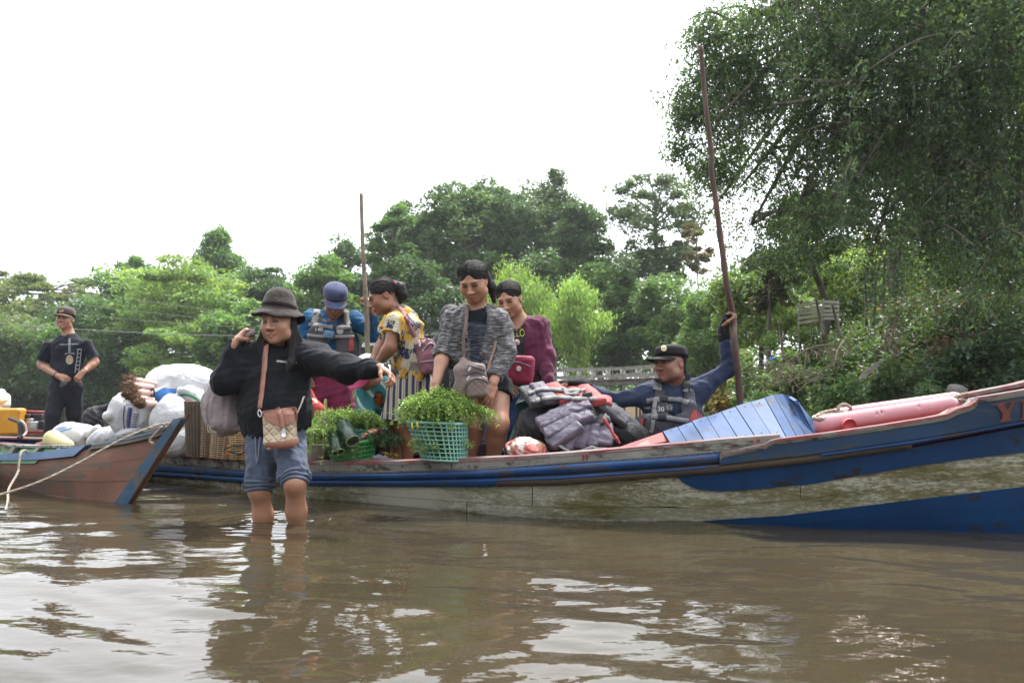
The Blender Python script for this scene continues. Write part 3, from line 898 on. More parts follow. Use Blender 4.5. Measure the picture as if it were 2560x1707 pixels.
hut = empty('open_shed', P(1050, 990, 44), 'open shed with a pale sheet roof on the far bank behind the patterned blouse', 'shed')
r0, r1 = P(905, 862, 43), P(1128, 823, 43)
for i in range(8):
    t0, t1 = i / 8, (i + 1) / 8 - 0.004
    a, b = r0 * (1 - t0) + r1 * t0, r0 * (1 - t1) + r1 * t1
    up = np.array([0.25, 1.9, 0.55])
    v, f = strip(np.array([a + up, b + up]), np.array([a, b]), 0.03, (0, 0, 1)); obj('roof_sheet', v, f, MAT_SHEET, hut, False)
v, f = strip(np.array([r0, r1]) - [0, 0.03, 0], np.array([r0, r1]) - [0, 0.03, 0.14], 0.04, (0, -1, 0)); obj('fascia', v, f, MAT_SHEET, hut, False)
for t in (0.06, 0.5, 0.95):
    p0 = r0 * (1 - t) + r1 * t; v, f = tube([p0, np.array([p0[0], p0[1], 0.3])], 0.06, 7); obj('post', v, f, MAT_OLDWOOD, hut)

# ---- overhead wires
MAT_WIRE = plain('wire', (0.35, 0.36, 0.36), 0.6, 0.1, 4, 0)
for lab, a, b, r in [('sagging grey cable crossing behind the smiling man, lowest of the wires', (-200, 785, 34), (760, 840, 30), 0.011),
                     ('thin upper wire strung over the left bank', (120, 710, 44), (900, 812, 40), 0.007),
                     ('thin middle wire strung over the left bank', (100, 745, 44), (900, 820, 40), 0.007),
                     ('thin lower wire just above the sagging cable', (60, 770, 43), (900, 826, 40), 0.007)]:
    p0, p1 = P(*a), P(*b)
    pts = np.array([p0 * (1 - t) + p1 * t - np.array([0, 0, 0.25 * 4 * t * (1 - t)]) for t in np.linspace(0, 1, 24)])
    v, f = tube(pts, r, 6)
    tag(obj('overhead_wire', v, f, MAT_WIRE, base=p0), lab, 'wire', 'wires over the river')

# ================================================================ RIGHT BANK
# the great drooping tree: trunk right of the picture, limbs reaching left over the bank, curtains of small leaves
rg = np.random.default_rng(99)
TB = np.array([8.9, 13.2, float(ground_h(np.array([8.9]), np.array([13.2]))[0]) - 0.2])
big = empty('weeping_tree', TB, 'huge dark tree with drooping leafy curtains overhanging the right bank', 'tree')
limbs = []
crotch = TB + np.array([-0.4, -0.3, 4.6])
limbs.append((spline([TB, TB + [-0.1, 0, 2.2], crotch, TB + [-0.6, -0.5, 7.5], TB + [-0.5, -0.8, 10.5]], 6), 0.42, 0.12))
LT = [  # limb end points: photo column, row, distance
    (2010, 205, 11.6), (1905, 330, 11.2), (1790, 300, 11.0), (1755, 120, 11.4), (1930, 60, 11.0), (2120, 60, 10.6), (2300, 30, 10.2), (2200, 180, 10.8),
    (2430, 120, 9.8), (2540, 260, 10.0), (2350, 300, 11.2), (2120, 330, 11.9), (1990, 420, 12.2), (2240, 420, 11.6), (2480, 440, 10.4), (1850, 470, 12.0), (1770, 540, 12.4),
    (2600, 60, 9.6), (2000, -120, 10.8), (2250, -160, 10.2), (2480, -140, 9.8), (1850, -60, 11.2), (2650, 380, 10.2), (2620, -60, 9.4), (2390, 520, 11.0), (1715, 215, 11.6), (1690, 330, 11.8), (2080, 560, 11.4), (2190, 600, 11.2), (2300, 640, 11.0), (1980, 540, 11.6), (2450, 600, 10.4), (2560, 560, 10.0), (1880, 560, 12.0), (2140, 450, 10.9), (2300, 460, 10.8), (2540, 680, 10.2)]
tipsL = []
for i, (a, b, d) in enumerate(LT):
    e = P(a, b, d); s0 = limbs[0][0][12 + int(rg.integers(0, 9))]
    mid = s0 * 0.5 + e * 0.5 + np.array([0, 0, 0.35 + 0.3 * rg.random()]); m2 = s0 * 0.2 + e * 0.8 + np.array([0, 0, 0.28])
    path = spline([s0, mid, m2, e], 7); limbs.append((path, 0.13 if i % 3 == 0 else 0.075, 0.012)); tipsL.append(path)
    for _ in range(5):
        k = int(rg.integers(8, len(path))); o = path[k]; e2 = o + rg.normal(size=3) * np.array([0.7, 0.5, 0.3])
        p2 = spline([o, (o + e2) / 2 + [0, 0, 0.12], e2 - [0, 0, 0.1]], 4); limbs.append((p2, 0.03, 0.006)); tipsL.append(p2)
for ends in ([(2760, 150, 12.4), (2560, 178, 11.8), (2330, 190, 11.2), (2120, 205, 10.9), (1985, 200, 10.8)], [(2330, 190, 11.2), (2200, 150, 11.0), (2090, 110, 10.8)], [(2560, 178, 11.8), (2420, 110, 10.6), (2280, 60, 10.2)], [(2120, 205, 10.9), (2020, 250, 10.9), (1930, 262, 10.9)]):
    limbs.append((spline(PP(ends), 6), 0.10 if len(ends) > 3 else 0.05, 0.02))
tv, tf = join([tube(p, np.linspace(a, b, len(p)), 7) for p, a, b in limbs])
obj('trunk', tv, tf, MAT_BARK, big)
strands = []; SP = []; SC_ = []
for path in tipsL:
    L = len(path)
    for _ in range(18 if L > 15 else 8):
        k = int(rg.integers(max(1, int(L * 0.25)), L)); o = path[k] + rg.normal(size=3) * np.array([0.12, 0.14, 0.05])
        ln = rg.uniform(0.35, 1.25) * (1.25 if rg.random() < 0.25 else 1.0)
        out = rg.normal(size=2) * 0.22
        e = o + np.array([out[0], out[1], -ln]); pth = spline([o, o + np.array([out[0] * 0.9, out[1] * 0.9, -ln * 0.3]), e], 5)
        strands.append(pth)
        n = int(60 * ln) + 12
        t = rg.random(n) ** 0.8
        pp = o + np.stack([out[0] * np.sqrt(t), out[1] * np.sqrt(t), -ln * t], 1) + rg.normal(size=(n, 3)) * np.array([0.075, 0.075, 0.045])
        SP.append(pp); SC_.append(np.full(n, rg.uniform(.6, 1.6)))
pts = np.concatenate(SP); tint = np.concatenate(SC_)
# fuller masses where the crown closes
for (a, b, d, s, n) in [(1750, 250, 11.6, .55, 900), (1870, 250, 11.5, .75, 1500), (1990, 330, 12.2, .8, 1500), (2120, 120, 11, .8, 1700), (2300, 120, 10.6, .9, 1900), (2470, 60, 10, .9, 1900), (2540, 330, 10.4, .85, 1800),
                        (2420, 330, 11, .85, 1500), (1850, 90, 11.3, .6, 1100), (2000, 30, 11, .8, 1500), (2200, 420, 12.2, .8, 1400), (2500, 560, 10.9, .7, 1300), (2280, 560, 12, .7, 1000), (2060, 520, 12.5, .7, 1000), (1830, 420, 12.2, .6, 1000), (1720, 290, 11.8, .42, 700), (1700, 380, 11.9, .34, 450), (1765, 430, 12.0, .42, 600), (1800, 180, 11.5, .5, 800), (1760, 90, 11.4, .4, 500), (2380, 650, 11.6, .6, 800), (2560, 180, 9.8, .7, 1300)]:
    n = int(n * (1.7 if a < 1900 else 0.9)); pts = np.concatenate([pts, clump(rg, P(a, b, d), (s, s * 0.8, s * 0.85), n, 0.1)]); tint = np.concatenate([tint, np.full(n, rg.uniform(.7, 1.4))])
print('weeping leaves', len(pts))
colr = np.where(rg.random((len(pts), 1)) < 0.12, np.array([[0.10, 0.15, 0.035]]), np.array([[0.062, 0.100, 0.042]])) * tint[:, None]
v, q, c = leaf_quads(pts, 0.060, rg, 0.52, np.array([0, 0, -0.45]), 0.3, colr, 0.4, tri=True)
obj('crown', v, q, MAT_LEAF, big, False, cols=c)
tv, tf = join([tube(p[::3], np.linspace(0.006, 0.002, len(p[::3])), 3, False) for p in strands])
obj('hanging_twigs', tv, tf, MAT_BARK, big)

# further trees on the right bank
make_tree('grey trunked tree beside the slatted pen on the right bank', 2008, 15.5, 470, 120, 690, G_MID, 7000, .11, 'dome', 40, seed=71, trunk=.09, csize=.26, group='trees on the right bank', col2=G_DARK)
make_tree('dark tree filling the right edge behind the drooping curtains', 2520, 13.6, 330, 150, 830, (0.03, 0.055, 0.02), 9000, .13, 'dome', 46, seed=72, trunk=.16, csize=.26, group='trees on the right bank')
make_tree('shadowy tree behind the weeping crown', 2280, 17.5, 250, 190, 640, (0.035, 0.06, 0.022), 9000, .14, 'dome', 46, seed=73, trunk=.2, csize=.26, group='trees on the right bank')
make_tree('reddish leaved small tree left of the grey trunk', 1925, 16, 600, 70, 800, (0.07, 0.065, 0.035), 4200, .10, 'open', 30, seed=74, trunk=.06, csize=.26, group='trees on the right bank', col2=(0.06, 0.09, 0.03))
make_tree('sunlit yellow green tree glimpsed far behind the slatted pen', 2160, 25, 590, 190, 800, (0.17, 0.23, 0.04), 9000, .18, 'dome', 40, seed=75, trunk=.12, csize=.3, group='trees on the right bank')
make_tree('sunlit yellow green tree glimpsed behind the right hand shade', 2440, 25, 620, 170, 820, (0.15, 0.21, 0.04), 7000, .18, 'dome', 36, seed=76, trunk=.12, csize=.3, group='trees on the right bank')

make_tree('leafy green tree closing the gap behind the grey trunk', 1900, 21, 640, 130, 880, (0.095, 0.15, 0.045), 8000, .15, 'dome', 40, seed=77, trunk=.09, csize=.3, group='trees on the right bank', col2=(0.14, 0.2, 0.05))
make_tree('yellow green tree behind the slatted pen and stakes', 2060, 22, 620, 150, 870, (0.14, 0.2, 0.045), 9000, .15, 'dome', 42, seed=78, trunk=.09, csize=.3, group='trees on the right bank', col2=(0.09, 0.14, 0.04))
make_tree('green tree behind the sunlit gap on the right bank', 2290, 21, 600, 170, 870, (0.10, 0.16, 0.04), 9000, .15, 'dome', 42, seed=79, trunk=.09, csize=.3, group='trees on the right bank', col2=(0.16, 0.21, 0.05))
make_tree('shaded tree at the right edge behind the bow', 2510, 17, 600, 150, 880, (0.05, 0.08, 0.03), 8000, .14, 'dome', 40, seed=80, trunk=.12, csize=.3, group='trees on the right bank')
# undergrowth covering the slope
rg = np.random.default_rng(123)
pts, cols, leans, sizes = [], [], [], []
for i in range(1150):
    px = rg.uniform(1690, 2680); Yd = rg.uniform(9.4, 17.5)
    x = (px - CX) / F * Yd; d = float(shore_dist(np.array([x]), np.array([Yd]))[0])
    if d < 0.05 or d > 7.5: continue
    z = float(ground_h(np.array([x]), np.array([Yd]))[0])
    s = rg.uniform(0.14, 0.42); k = int(rg.uniform(60, 130))
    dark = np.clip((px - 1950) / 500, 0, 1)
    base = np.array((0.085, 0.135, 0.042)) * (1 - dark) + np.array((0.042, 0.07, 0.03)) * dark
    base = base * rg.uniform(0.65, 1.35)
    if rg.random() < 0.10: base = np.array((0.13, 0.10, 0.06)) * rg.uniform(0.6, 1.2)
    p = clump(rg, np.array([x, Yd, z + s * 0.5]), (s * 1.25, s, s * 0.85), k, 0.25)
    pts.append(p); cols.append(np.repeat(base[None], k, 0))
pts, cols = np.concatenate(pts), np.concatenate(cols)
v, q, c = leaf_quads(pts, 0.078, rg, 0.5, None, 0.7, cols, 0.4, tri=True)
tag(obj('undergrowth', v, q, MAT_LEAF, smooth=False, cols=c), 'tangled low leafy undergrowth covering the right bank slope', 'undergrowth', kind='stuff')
print('undergrowth', len(pts))

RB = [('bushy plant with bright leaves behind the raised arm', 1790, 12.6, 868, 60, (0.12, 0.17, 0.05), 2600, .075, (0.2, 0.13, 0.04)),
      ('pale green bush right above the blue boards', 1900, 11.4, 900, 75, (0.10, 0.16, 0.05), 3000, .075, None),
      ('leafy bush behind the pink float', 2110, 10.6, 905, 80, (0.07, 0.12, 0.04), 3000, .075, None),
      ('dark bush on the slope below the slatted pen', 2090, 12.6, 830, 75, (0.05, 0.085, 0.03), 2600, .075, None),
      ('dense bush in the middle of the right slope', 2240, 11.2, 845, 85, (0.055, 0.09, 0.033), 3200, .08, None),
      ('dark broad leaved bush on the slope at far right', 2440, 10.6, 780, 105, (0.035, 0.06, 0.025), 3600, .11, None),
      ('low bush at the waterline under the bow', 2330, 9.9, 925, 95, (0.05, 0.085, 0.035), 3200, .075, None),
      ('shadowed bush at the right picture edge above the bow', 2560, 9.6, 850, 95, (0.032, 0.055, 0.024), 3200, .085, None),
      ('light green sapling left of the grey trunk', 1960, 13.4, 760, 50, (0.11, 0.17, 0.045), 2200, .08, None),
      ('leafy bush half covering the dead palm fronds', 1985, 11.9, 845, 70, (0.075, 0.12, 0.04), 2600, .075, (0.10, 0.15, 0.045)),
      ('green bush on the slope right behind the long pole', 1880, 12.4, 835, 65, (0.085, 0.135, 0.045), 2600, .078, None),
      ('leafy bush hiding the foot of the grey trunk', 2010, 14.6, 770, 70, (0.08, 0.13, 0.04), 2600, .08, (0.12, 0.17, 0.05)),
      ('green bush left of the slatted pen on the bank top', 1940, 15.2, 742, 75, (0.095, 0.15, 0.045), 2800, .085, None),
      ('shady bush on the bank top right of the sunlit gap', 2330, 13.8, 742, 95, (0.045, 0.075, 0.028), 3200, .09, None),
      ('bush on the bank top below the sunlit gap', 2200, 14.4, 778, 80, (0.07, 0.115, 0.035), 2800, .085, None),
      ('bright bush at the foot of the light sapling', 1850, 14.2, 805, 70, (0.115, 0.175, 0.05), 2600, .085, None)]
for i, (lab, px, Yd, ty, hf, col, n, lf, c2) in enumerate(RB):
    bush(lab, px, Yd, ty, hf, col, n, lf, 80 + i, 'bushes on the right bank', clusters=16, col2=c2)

# dead palm fronds and dry tangle
def frond(label, pts, n, L, seed, mat=MAT_DEAD, wd=0.014):
    rg = np.random.default_rng(seed); path = spline(pts, 8); parts = [tube(path, np.linspace(0.018, 0.005, len(path)), 5)]
    for i in range(n):
        t = (i + 1) / n; o = path[int(t * (len(path) - 1))]; sd = 1 if i % 2 else -1
        d = np.array([sd * 0.35 + rg.normal() * 0.15, rg.normal() * 0.3, -0.8 + rg.normal() * 0.15]); d /= np.linalg.norm(d)
        e = o + d * L * (1 - 0.5 * t) * rg.uniform(0.7, 1.1); w = np.cross(d, [0, 1, 0]); w = w / (np.linalg.norm(w) + 1e-9) * wd
        mid = (o + e) / 2 + np.array([sd * 0.05, 0, 0.03])
        parts.append((np.array([o, mid + w, e, mid - w]), [(0, 1, 2, 3)]))
    v, f = join(parts); base = path[0]
    return tag(obj('dead_palm_frond', v, f, mat, base=base, smooth=False), label, 'frond', 'dead palm fronds on the right bank')
def rb(px, py, Yd): return P(px, py, Yd)
frond('grey dead palm frond drooping over the slope above the blue boards', [rb(2085, 862, 11.6), rb(2030, 868, 11.5), rb(1975, 900, 11.3), rb(1950, 940, 11.2)], 26, 0.30, 1)
frond('dry palm frond hanging beside the grey one', [rb(2110, 850, 11.8), rb(2095, 875, 11.6), rb(2085, 915, 11.4)], 22, 0.28, 2)
frond('brown feathery frond standing in the middle of the right slope', [rb(2225, 865, 11.4), rb(2235, 820, 11.4), rb(2240, 780, 11.4)], 30, 0.3, 3)
rg = np.random.default_rng(55); parts = []
for i in range(45):
    o = rb(rg.uniform(1900, 2030), rg.uniform(925, 985), rg.uniform(10.9, 11.5)); d = np.array([rg.normal() * 0.28, rg.normal() * 0.15, abs(rg.normal()) * 0.16])
    parts.append(tube(spline([o, o + d * 0.5 + [0, 0, 0.08], o + d], 3), np.linspace(0.007, 0.003, 7), 4))
v, f = join(parts); tag(obj('dry_twigs', v, f, MAT_DEAD), 'tangle of pale dry twigs above the blue boards', 'twigs', kind='stuff')
v, f = box(rb(2175, 925, 11.0), (0.30, 0.02, 0.06), rot(0, 0, -38)); tag(obj('loose_board', v, f, MAT_OLDWOOD, base=rb(2175, 935, 11.0), smooth=False), 'broken grey board leaning on the right slope', 'board')
v, f = bbox_bev(rb(2390, 985, 9.9), (0.2, 0.2, 0.24), 0.07, rot(20, 10, 15)); tag(obj('rock', v, f, plain('rock', (0.16, 0.15, 0.135), 0.9, 0.4, 12, 0.6), base=rb(2390, 1000, 9.9)), 'grey rock at the foot of the right bank', 'rock')
# blue and white litter caught on the bank
for i, (px, py, col, nm) in enumerate([(1927, 898, (0.05, 0.2, 0.55), 'crumpled blue scrap caught in the bushes'), (1915, 904, (0.7, 0.7, 0.7), 'crumpled white scrap caught in the bushes')]):
    s = Soft(); c = rb(px, py, 11.2)
    for k in range(4): s.ell(c + np.random.default_rng(i * 9 + k).normal(size=3) * 0.018, (0.03, 0.025, 0.022), k=0.01)
    s.fold(0.006, 0.03, i); v, q = s.mesh(0.006); tag(obj('plastic_scrap', v, q, plain('scrap%d' % i, col, 0.4, 0.2, 20, 0.1), base=c), lab if False else nm, 'litter')

# slatted pen on stilts
MAT_SLAT = plain('pale_slat_wood', (.46, .42, .36), .85, .35, 8, .3)
pen = empty('slatted_pen', rb(2050, 850, 14.0), 'small pen of pale weathered slats raised on thin stilts', 'pen')
a0, a1 = rb(1995, 775, 13.9), rb(2062, 765, 13.9); a2 = rb(2098, 766, 14.6)
for k in range(5):
    dz = 0.075 - k * 0.075
    for p, r in ((a0, a1), (a1, a2)):
        j = RG.normal() * 0.006
        v, f = strip(np.array([p + [0, 0, dz + .023 + j], r + [0, 0, dz + .023]]), np.array([p + [0, 0, dz - .023 + j], r + [0, 0, dz - .023]]), 0.018, (0.15, 1, 0)); obj('slat', v, f, MAT_SLAT, pen, False)
for p in (a0 + [0.02, 0.025, 0], a1 + [-0.01, 0.025, 0], a2 + [0, 0.03, 0], (a0 + a1) / 2 + [0, 0.025, 0]):
    v, f = tube([p + [0, 0, 0.13], p + [RG.normal() * 0.02, 0, -0.85]], 0.014, 6); obj('stilt', v, f, MAT_OLDWOOD, pen)
for i, (px, y0, y1, tilt) in enumerate([(2040, 745, 835, 20), (2080, 760, 838, 25), (2163, 700, 800, 3), (2190, 690, 800, -6), (2212, 640, 770, -5), (2240, 690, 800, 4), (1948, 800, 890, 12), (2382, 905, 985, 25)]):
    v, f = tube(spline([rb(px, y0, 13.2), rb(px + tilt * 0.4, (y0 + y1) / 2, 13.2), rb(px + tilt, y1 + 12, 13.0)], 4), np.linspace(0.018, 0.026, 9), 6)
    tag(obj('thin_pole', v, f, MAT_BARK, base=rb(px, y1, 13.1)), ['thin pole crossing the front of the slatted pen', 'thin pole leaning right of the slatted pen', 'thin upright stake left of the sunlit gap', 'second upright stake in the sunlit gap', 'tall pale stake in the sunlit gap', 'upright stake right of the sunlit gap', 'slender bent stem left of the dead fronds', 'slender crooked stem above the bow lettering'][i], 'pole', 'poles and stakes on the right bank')
rail_v, rail_f = tube([rb(2165, 752, 13.3), rb(2250, 757, 13.2)], 0.014, 6)
tag(obj('thin_pole', rail_v, rail_f, MAT_BARK, base=rb(2165, 752, 13.3)), 'horizontal rail tied across the stakes in the sunlit gap', 'pole', 'poles and stakes on the right bank')
# ================================================================ THE LONG BLUE BOAT
def curve(tab):
    tab = np.array(tab, float); k = np.argsort(tab[:, 0]); tab = tab[k]
    return lambda p: np.interp(p, tab[:, 0], tab[:, 1])
# rows of the photo where lines of the hull run, by column
Y_WL = curve([(-300, 1160), (0, 1172), (200, 1181), (400, 1194), (600, 1224), (770, 1245), (1000, 1266), (1200, 1282), (1400, 1295), (1700, 1306), (2030, 1316), (2290, 1325), (2500, 1333), (2700, 1340), (2950, 1343)])
Y_TOP = curve([(-300, 1092), (0, 1108), (200, 1122), (400, 1137), (605, 1148), (770, 1154), (1000, 1152), (1120, 1148), (1280, 1141), (1400, 1133), (1500, 1125), (1700, 1108), (1800, 1098), (1940, 1087), (2100, 1070), (2400, 1022), (2700, 950), (2950, 880)])
Y_GB = curve([(-300, 1118), (0, 1134), (200, 1148), (400, 1162), (600, 1176), (770, 1183), (1000, 1181), (1200, 1174), (1400, 1160), (1700, 1140), (1800, 1131), (2000, 1106), (2300, 1060), (2600, 1000), (2950, 925)])     # under the gunwale board
Y_S1 = curve([(-300, 1133), (0, 1149), (400, 1178), (600, 1192), (770, 1199), (1000, 1199), (1200, 1194), (1400, 1185), (1700, 1165), (1800, 1157), (2000, 1135), (2300, 1092), (2600, 1040), (2950, 965)])               # under the upper rubbing strake
Y_S2 = curve([(-300, 1147), (0, 1162), (400, 1190), (600, 1206), (770, 1214), (1000, 1217), (1200, 1217), (1400, 1213), (1700, 1190), (1800, 1181), (2000, 1160), (2300, 1118), (2600, 1062), (2950, 985)])               # under the lower rubbing strake
Y_UB = curve([(1690, 1190), (1712, 1208), (1740, 1221), (1780, 1227), (1850, 1225), (2030, 1209), (2290, 1163), (2560, 1129), (2950, 1060)])          # lower edge of the upper blue sweep
Y_LB = curve([(1600, 1311), (1700, 1305), (1960, 1288), (2240, 1254), (2560, 1216), (2950, 1150)])                                                    # upper edge of the lower blue sweep
D_WL = curve([(-300, 9.9), (0, 8.55), (200, 7.6), (400, 6.75), (600, 5.92), (770, 5.39), (1000, 4.96), (1200, 4.67), (1400, 4.46), (1700, 4.30), (2030, 4.16), (2290, 4.05), (2500, 3.95), (2700, 3.90), (2950, 3.88)])
def hull(px, py, out=0.0):
    """a point on the boat's near side; out = how far it stands proud of the planking"""
    v = np.clip((Y_WL(px) - py) / (Y_WL(px) - Y_TOP(px)), -0.6, 1.3)
    return P(px, py, D_WL(px) - 0.13 * np.sign(v) * np.abs(v) ** 0.8 * 1.0 - out)
def hline(pxs, fy, out=0.0):
    return np.array([hull(p, fy(p) if callable(fy) else fy, out) for p in pxs])
def hband(pxs, ftop, fbot, out, th, rows=5, bulge=0.0):
    """plank following the hull between two lines, with rounded face if bulge"""
    n = len(pxs); front = []
    for j in range(rows):
        t = j / (rows - 1)
        front.append(np.array([hull(p, ftop(p) * (1 - t) + fbot(p) * t, out + bulge * math.sin(math.pi * t)) for p in pxs]))
    front = np.array(front); back = front + np.array([0.05, 1.0, 0]) * (th + out)
    back[0] = front[0] + np.array([0.05, 1, 0]) * (th + out); V = np.concatenate([front.reshape(-1, 3), back[[0, -1]].reshape(-1, 3)])
    Fs = [(j * n + i, (j + 1) * n + i, (j + 1) * n + i + 1, j * n + i + 1) for j in range(rows - 1) for i in range(n - 1)]
    T, B, bt, bb = 0, (rows - 1) * n, rows * n, (rows + 1) * n
    Fs += [(T + i, T + i + 1, bt + i + 1, bt + i) for i in range(n - 1)] + [(B + i, bb + i, bb + i + 1, B + i + 1) for i in range(n - 1)] + [(bt + i, bt + i + 1, bb + i + 1, bb + i) for i in range(n - 1)]
    for e in (0, n - 1): Fs.append(tuple([j * n + e for j in range(rows)] + [bb + e, bt + e]))
    return V, Fs

# materials of the boat
def mossy(name):
    m = Mat(name)
    v = m.vec((0.32, 1, 2.6)); fine = m.noise(40, 7, 0.75, m.vec((0.7, 1, 2.2)))
    white = m.mix(m.noise(3.0, 6, 0.6), (0.36, 0.35, 0.285), (0.55, 0.53, 0.44))
    moss = m.mix(m.noise(11, 6, 0.7), (0.024, 0.023, 0.003), (0.165, 0.148, 0.020))
    big = m.noise(4.2, 10, 0.8, v, 0.35)
    k = m.math('ADD', m.math('MULTIPLY', big, 0.60), m.math('MULTIPLY', fine, 0.40))
    cover = m.ramp(k, [(0.435, 0.0), (0.495, 0.72), (0.57, 0.98)])
    zone = m.ramp(m.noise(1.25, 3, 0.55, m.vec((0.6, 1, 1.6))), [(0.38, 0.12), (0.50, 0.75), (0.60, 1.0)])
    cover = m.math('MULTIPLY', cover, zone)
    weft = m.wave(62, m.vec((1.0, 0.3, 0.06)), 2.0, 3.0)
    c = m.mix(cover, white, moss)
    c = m.mix(m.math('MULTIPLY', m.ramp(weft, [(0.55, 0.0), (0.9, 0.55)]), m.ramp(m.noise(1.7, 3), [(0.42, 0.0), (0.6, 1.0)])), c, (0.075, 0.068, 0.035))
    scr = m.ramp(m.noise(16, 5, 0.7, m.vec((0.12, 1, 3.5))), [(0.66, 0.0), (0.7, 0.8)])
    c = m.mix(scr, c, (0.09, 0.075, 0.05))
    m.set(col=c, rough=0.75, spec=0.35)
    b = m.bump(k, 0.35, 0.006); m.bump(weft, 0.12, 0.002, b)
    return m.m
MAT_MOSS = mossy('mossy_white_paint')
MAT_BLUE = painted('blue_paint', (0.010, 0.045, 0.15), wear=0.40, scale=4.5, stretch=(0.18, 1, 1), rough=0.42, grime=(0.012, 0.02, 0.03))
MAT_BLUE_RUB = painted('rubbed_blue_paint', (0.014, 0.066, 0.20), under=(0.085, 0.062, 0.045), wear=0.50, scale=5.0, stretch=(0.10, 1, 1), rough=0.45, grime=(0.02, 0.025, 0.035))
MAT_BLUE_LO = painted('deep_blue_paint', (0.004, 0.040, 0.125), under=(0.022, 0.022, 0.016), wear=0.47, scale=3.6, stretch=(0.35, 1, 1), rough=0.42, grime=(0.008, 0.014, 0.025))
MAT_BLUE_GREY = painted('faded_blue_paint', (0.022, 0.058, 0.125), under=(0.055, 0.070, 0.085), wear=0.62, scale=2.4, stretch=(0.14, 1, 1), rough=0.5, grime=(0.02, 0.035, 0.05))
MAT_SPLIT = painted('split_brown_timber', (0.10, 0.075, 0.055), under=(0.13, 0.09, 0.06), wear=0.55, scale=6, stretch=(0.06, 1, 1), rough=0.9)
MAT_GUN = painted('weathered_white_gunwale', (0.30, 0.295, 0.27), under=(0.085, 0.075, 0.06), wear=0.62, scale=6.5, stretch=(0.22, 1, 1), rough=0.8, grime=(0.05, 0.045, 0.035))
MAT_REDTOP = painted('pink_red_paint', (0.21, 0.060, 0.062), under=(0.20, 0.18, 0.165), wear=0.66, scale=5, stretch=(0.2, 1, 1), rough=0.5, grime=(0.22, 0.11, 0.1))
MAT_RED = painted('red_paint', (0.30, 0.022, 0.018), wear=0.42, scale=4, stretch=(0.3, 1, 1), rough=0.45)
MAT_ROPE = plain('rope_fibre', (0.30, 0.26, 0.20), 0.9, 0.35, 30, 0.4)
MAT_ROPE_G = plain('grey_rope_fibre', (0.13, 0.125, 0.115), 0.9, 0.35, 30, 0.4)
MAT_PLANK = painted('boat_boards', (0.17, 0.13, 0.10), wear=0.5, scale=5, stretch=(0.2, 1, 1), rough=0.85)

lb = empty('longboat', (0.3, 5.1, 0.0), 'long blue and white wooden river boat loaded with people and cargo', 'boat')
S_ALL = np.concatenate([np.arange(-300, 2700, 25.0), np.arange(2700, 2951, 25.0)])
S_AFT = np.concatenate([np.arange(-300, 1800, 20.0), [1801]])
lower = lambda p: np.full_like(np.asarray(p, float), 0) + Y_WL(p) + 75
# planking: white mossy planks below the strakes, laid end to end in two rows
seamy = lambda p: Y_S2(p) * 0.45 + Y_WL(p) * 0.55 - np.interp(p, [770, 1000, 1400, 1700], [10, 2, -10, -12])
topw = lambda p: np.where(np.asarray(p) < 1692, Y_S2(p) - 4, Y_UB(np.maximum(p, 1692)))
for a, b in [(-300, 404), (406, 809), (811, 1330), (1332, 2000), (2002, 2950)]:
    xs = np.linspace(a, b, max(8, int((b - a) / 12)))
    v, f = hband(xs, lambda p: float(topw(p)), lambda p: float(seamy(p)) if p < 1700 else float(seamy(1700) + (p - 1700) / 900 * (Y_LB(p) - seamy(1700))) if p < 1700 else float(max(topw(p) + 2, Y_LB(p) - 18)) if False else float(seamy(min(p, 1600)) if p < 1600 else seamy(1600) + (p - 1600) * 0.02 if p < 1730 else (topw(p) + Y_LB(p)) / 2), 0.0, 0.03, 5)
    obj('hull_plank', v, f, MAT_MOSS, lb, False)
def lowtop(p): return (float(seamy(min(p, 1600)) if p < 1600 else seamy(1600) + (p - 1600) * 0.02 if p < 1730 else (topw(p) + Y_LB(p)) / 2)) + 1.2
for a, b in [(-300, 599), (601, 1166), (1168, 2950)]:
    xs = np.linspace(a, b, max(8, int((b - a) / 12)))
    v, f = hband(xs, lowtop, lambda p: float(Y_WL(p) + 70) if p < 1640 else float(Y_LB(p)), 0.003, 0.03, 6)
    obj('hull_plank', v, f, MAT_MOSS, lb, False)
xs = np.linspace(1640, 2950, 90)
v, f = hband(xs, lambda p: float(Y_LB(p)) + 0.5, lambda p: float(Y_WL(p) + 90), 0.006, 0.03, 6)
obj('hull_plank', v, f, MAT_BLUE_LO, lb, False)
xs = np.concatenate([np.linspace(1692, 1800, 20), np.linspace(1812, 2950, 80)])
v, f = hband(xs, lambda p: float(Y_S2(p)) - 3, lambda p: float(Y_UB(p)) + 0.6, 0.008, 0.03, 5)
obj('hull_plank', v, f, MAT_BLUE_LO, lb, False)
# rubbing strakes
v, f = hband(S_AFT, lambda p: float(Y_GB(p)) + 1.0, lambda p: float(Y_S1(p)), 0.034, 0.03, 7, 0.014)
obj('rubbing_strake', v, f, MAT_BLUE_RUB, lb)
for xs_, mt, lb_ in ((np.arange(-300, 1241, 20.0), MAT_BLUE_RUB, None), (np.concatenate([np.arange(1241, 1800, 20.0), np.arange(1800, 2300, 20.0)]), MAT_SPLIT, 'split bare timber strake running under the wash board')):
    v, f = hband(xs_, lambda p: float(Y_S1(p)) + 1.5, lambda p: float(Y_S2(p)), 0.026, 0.03, 7, 0.015)
    o = obj('rubbing_strake', v, f, mt, lb)
    if lb_: o['label'] = lb_
v, f = hband(np.arange(2050, 2951, 20.0), lambda p: float(Y_S1(p)) + 3.0, lambda p: float(Y_S1(p) * 0.35 + Y_S2(p) * 0.65), 0.036, 0.02, 5, 0.012)
obj('rubbing_strake', v, f, MAT_BLUE_RUB, lb)
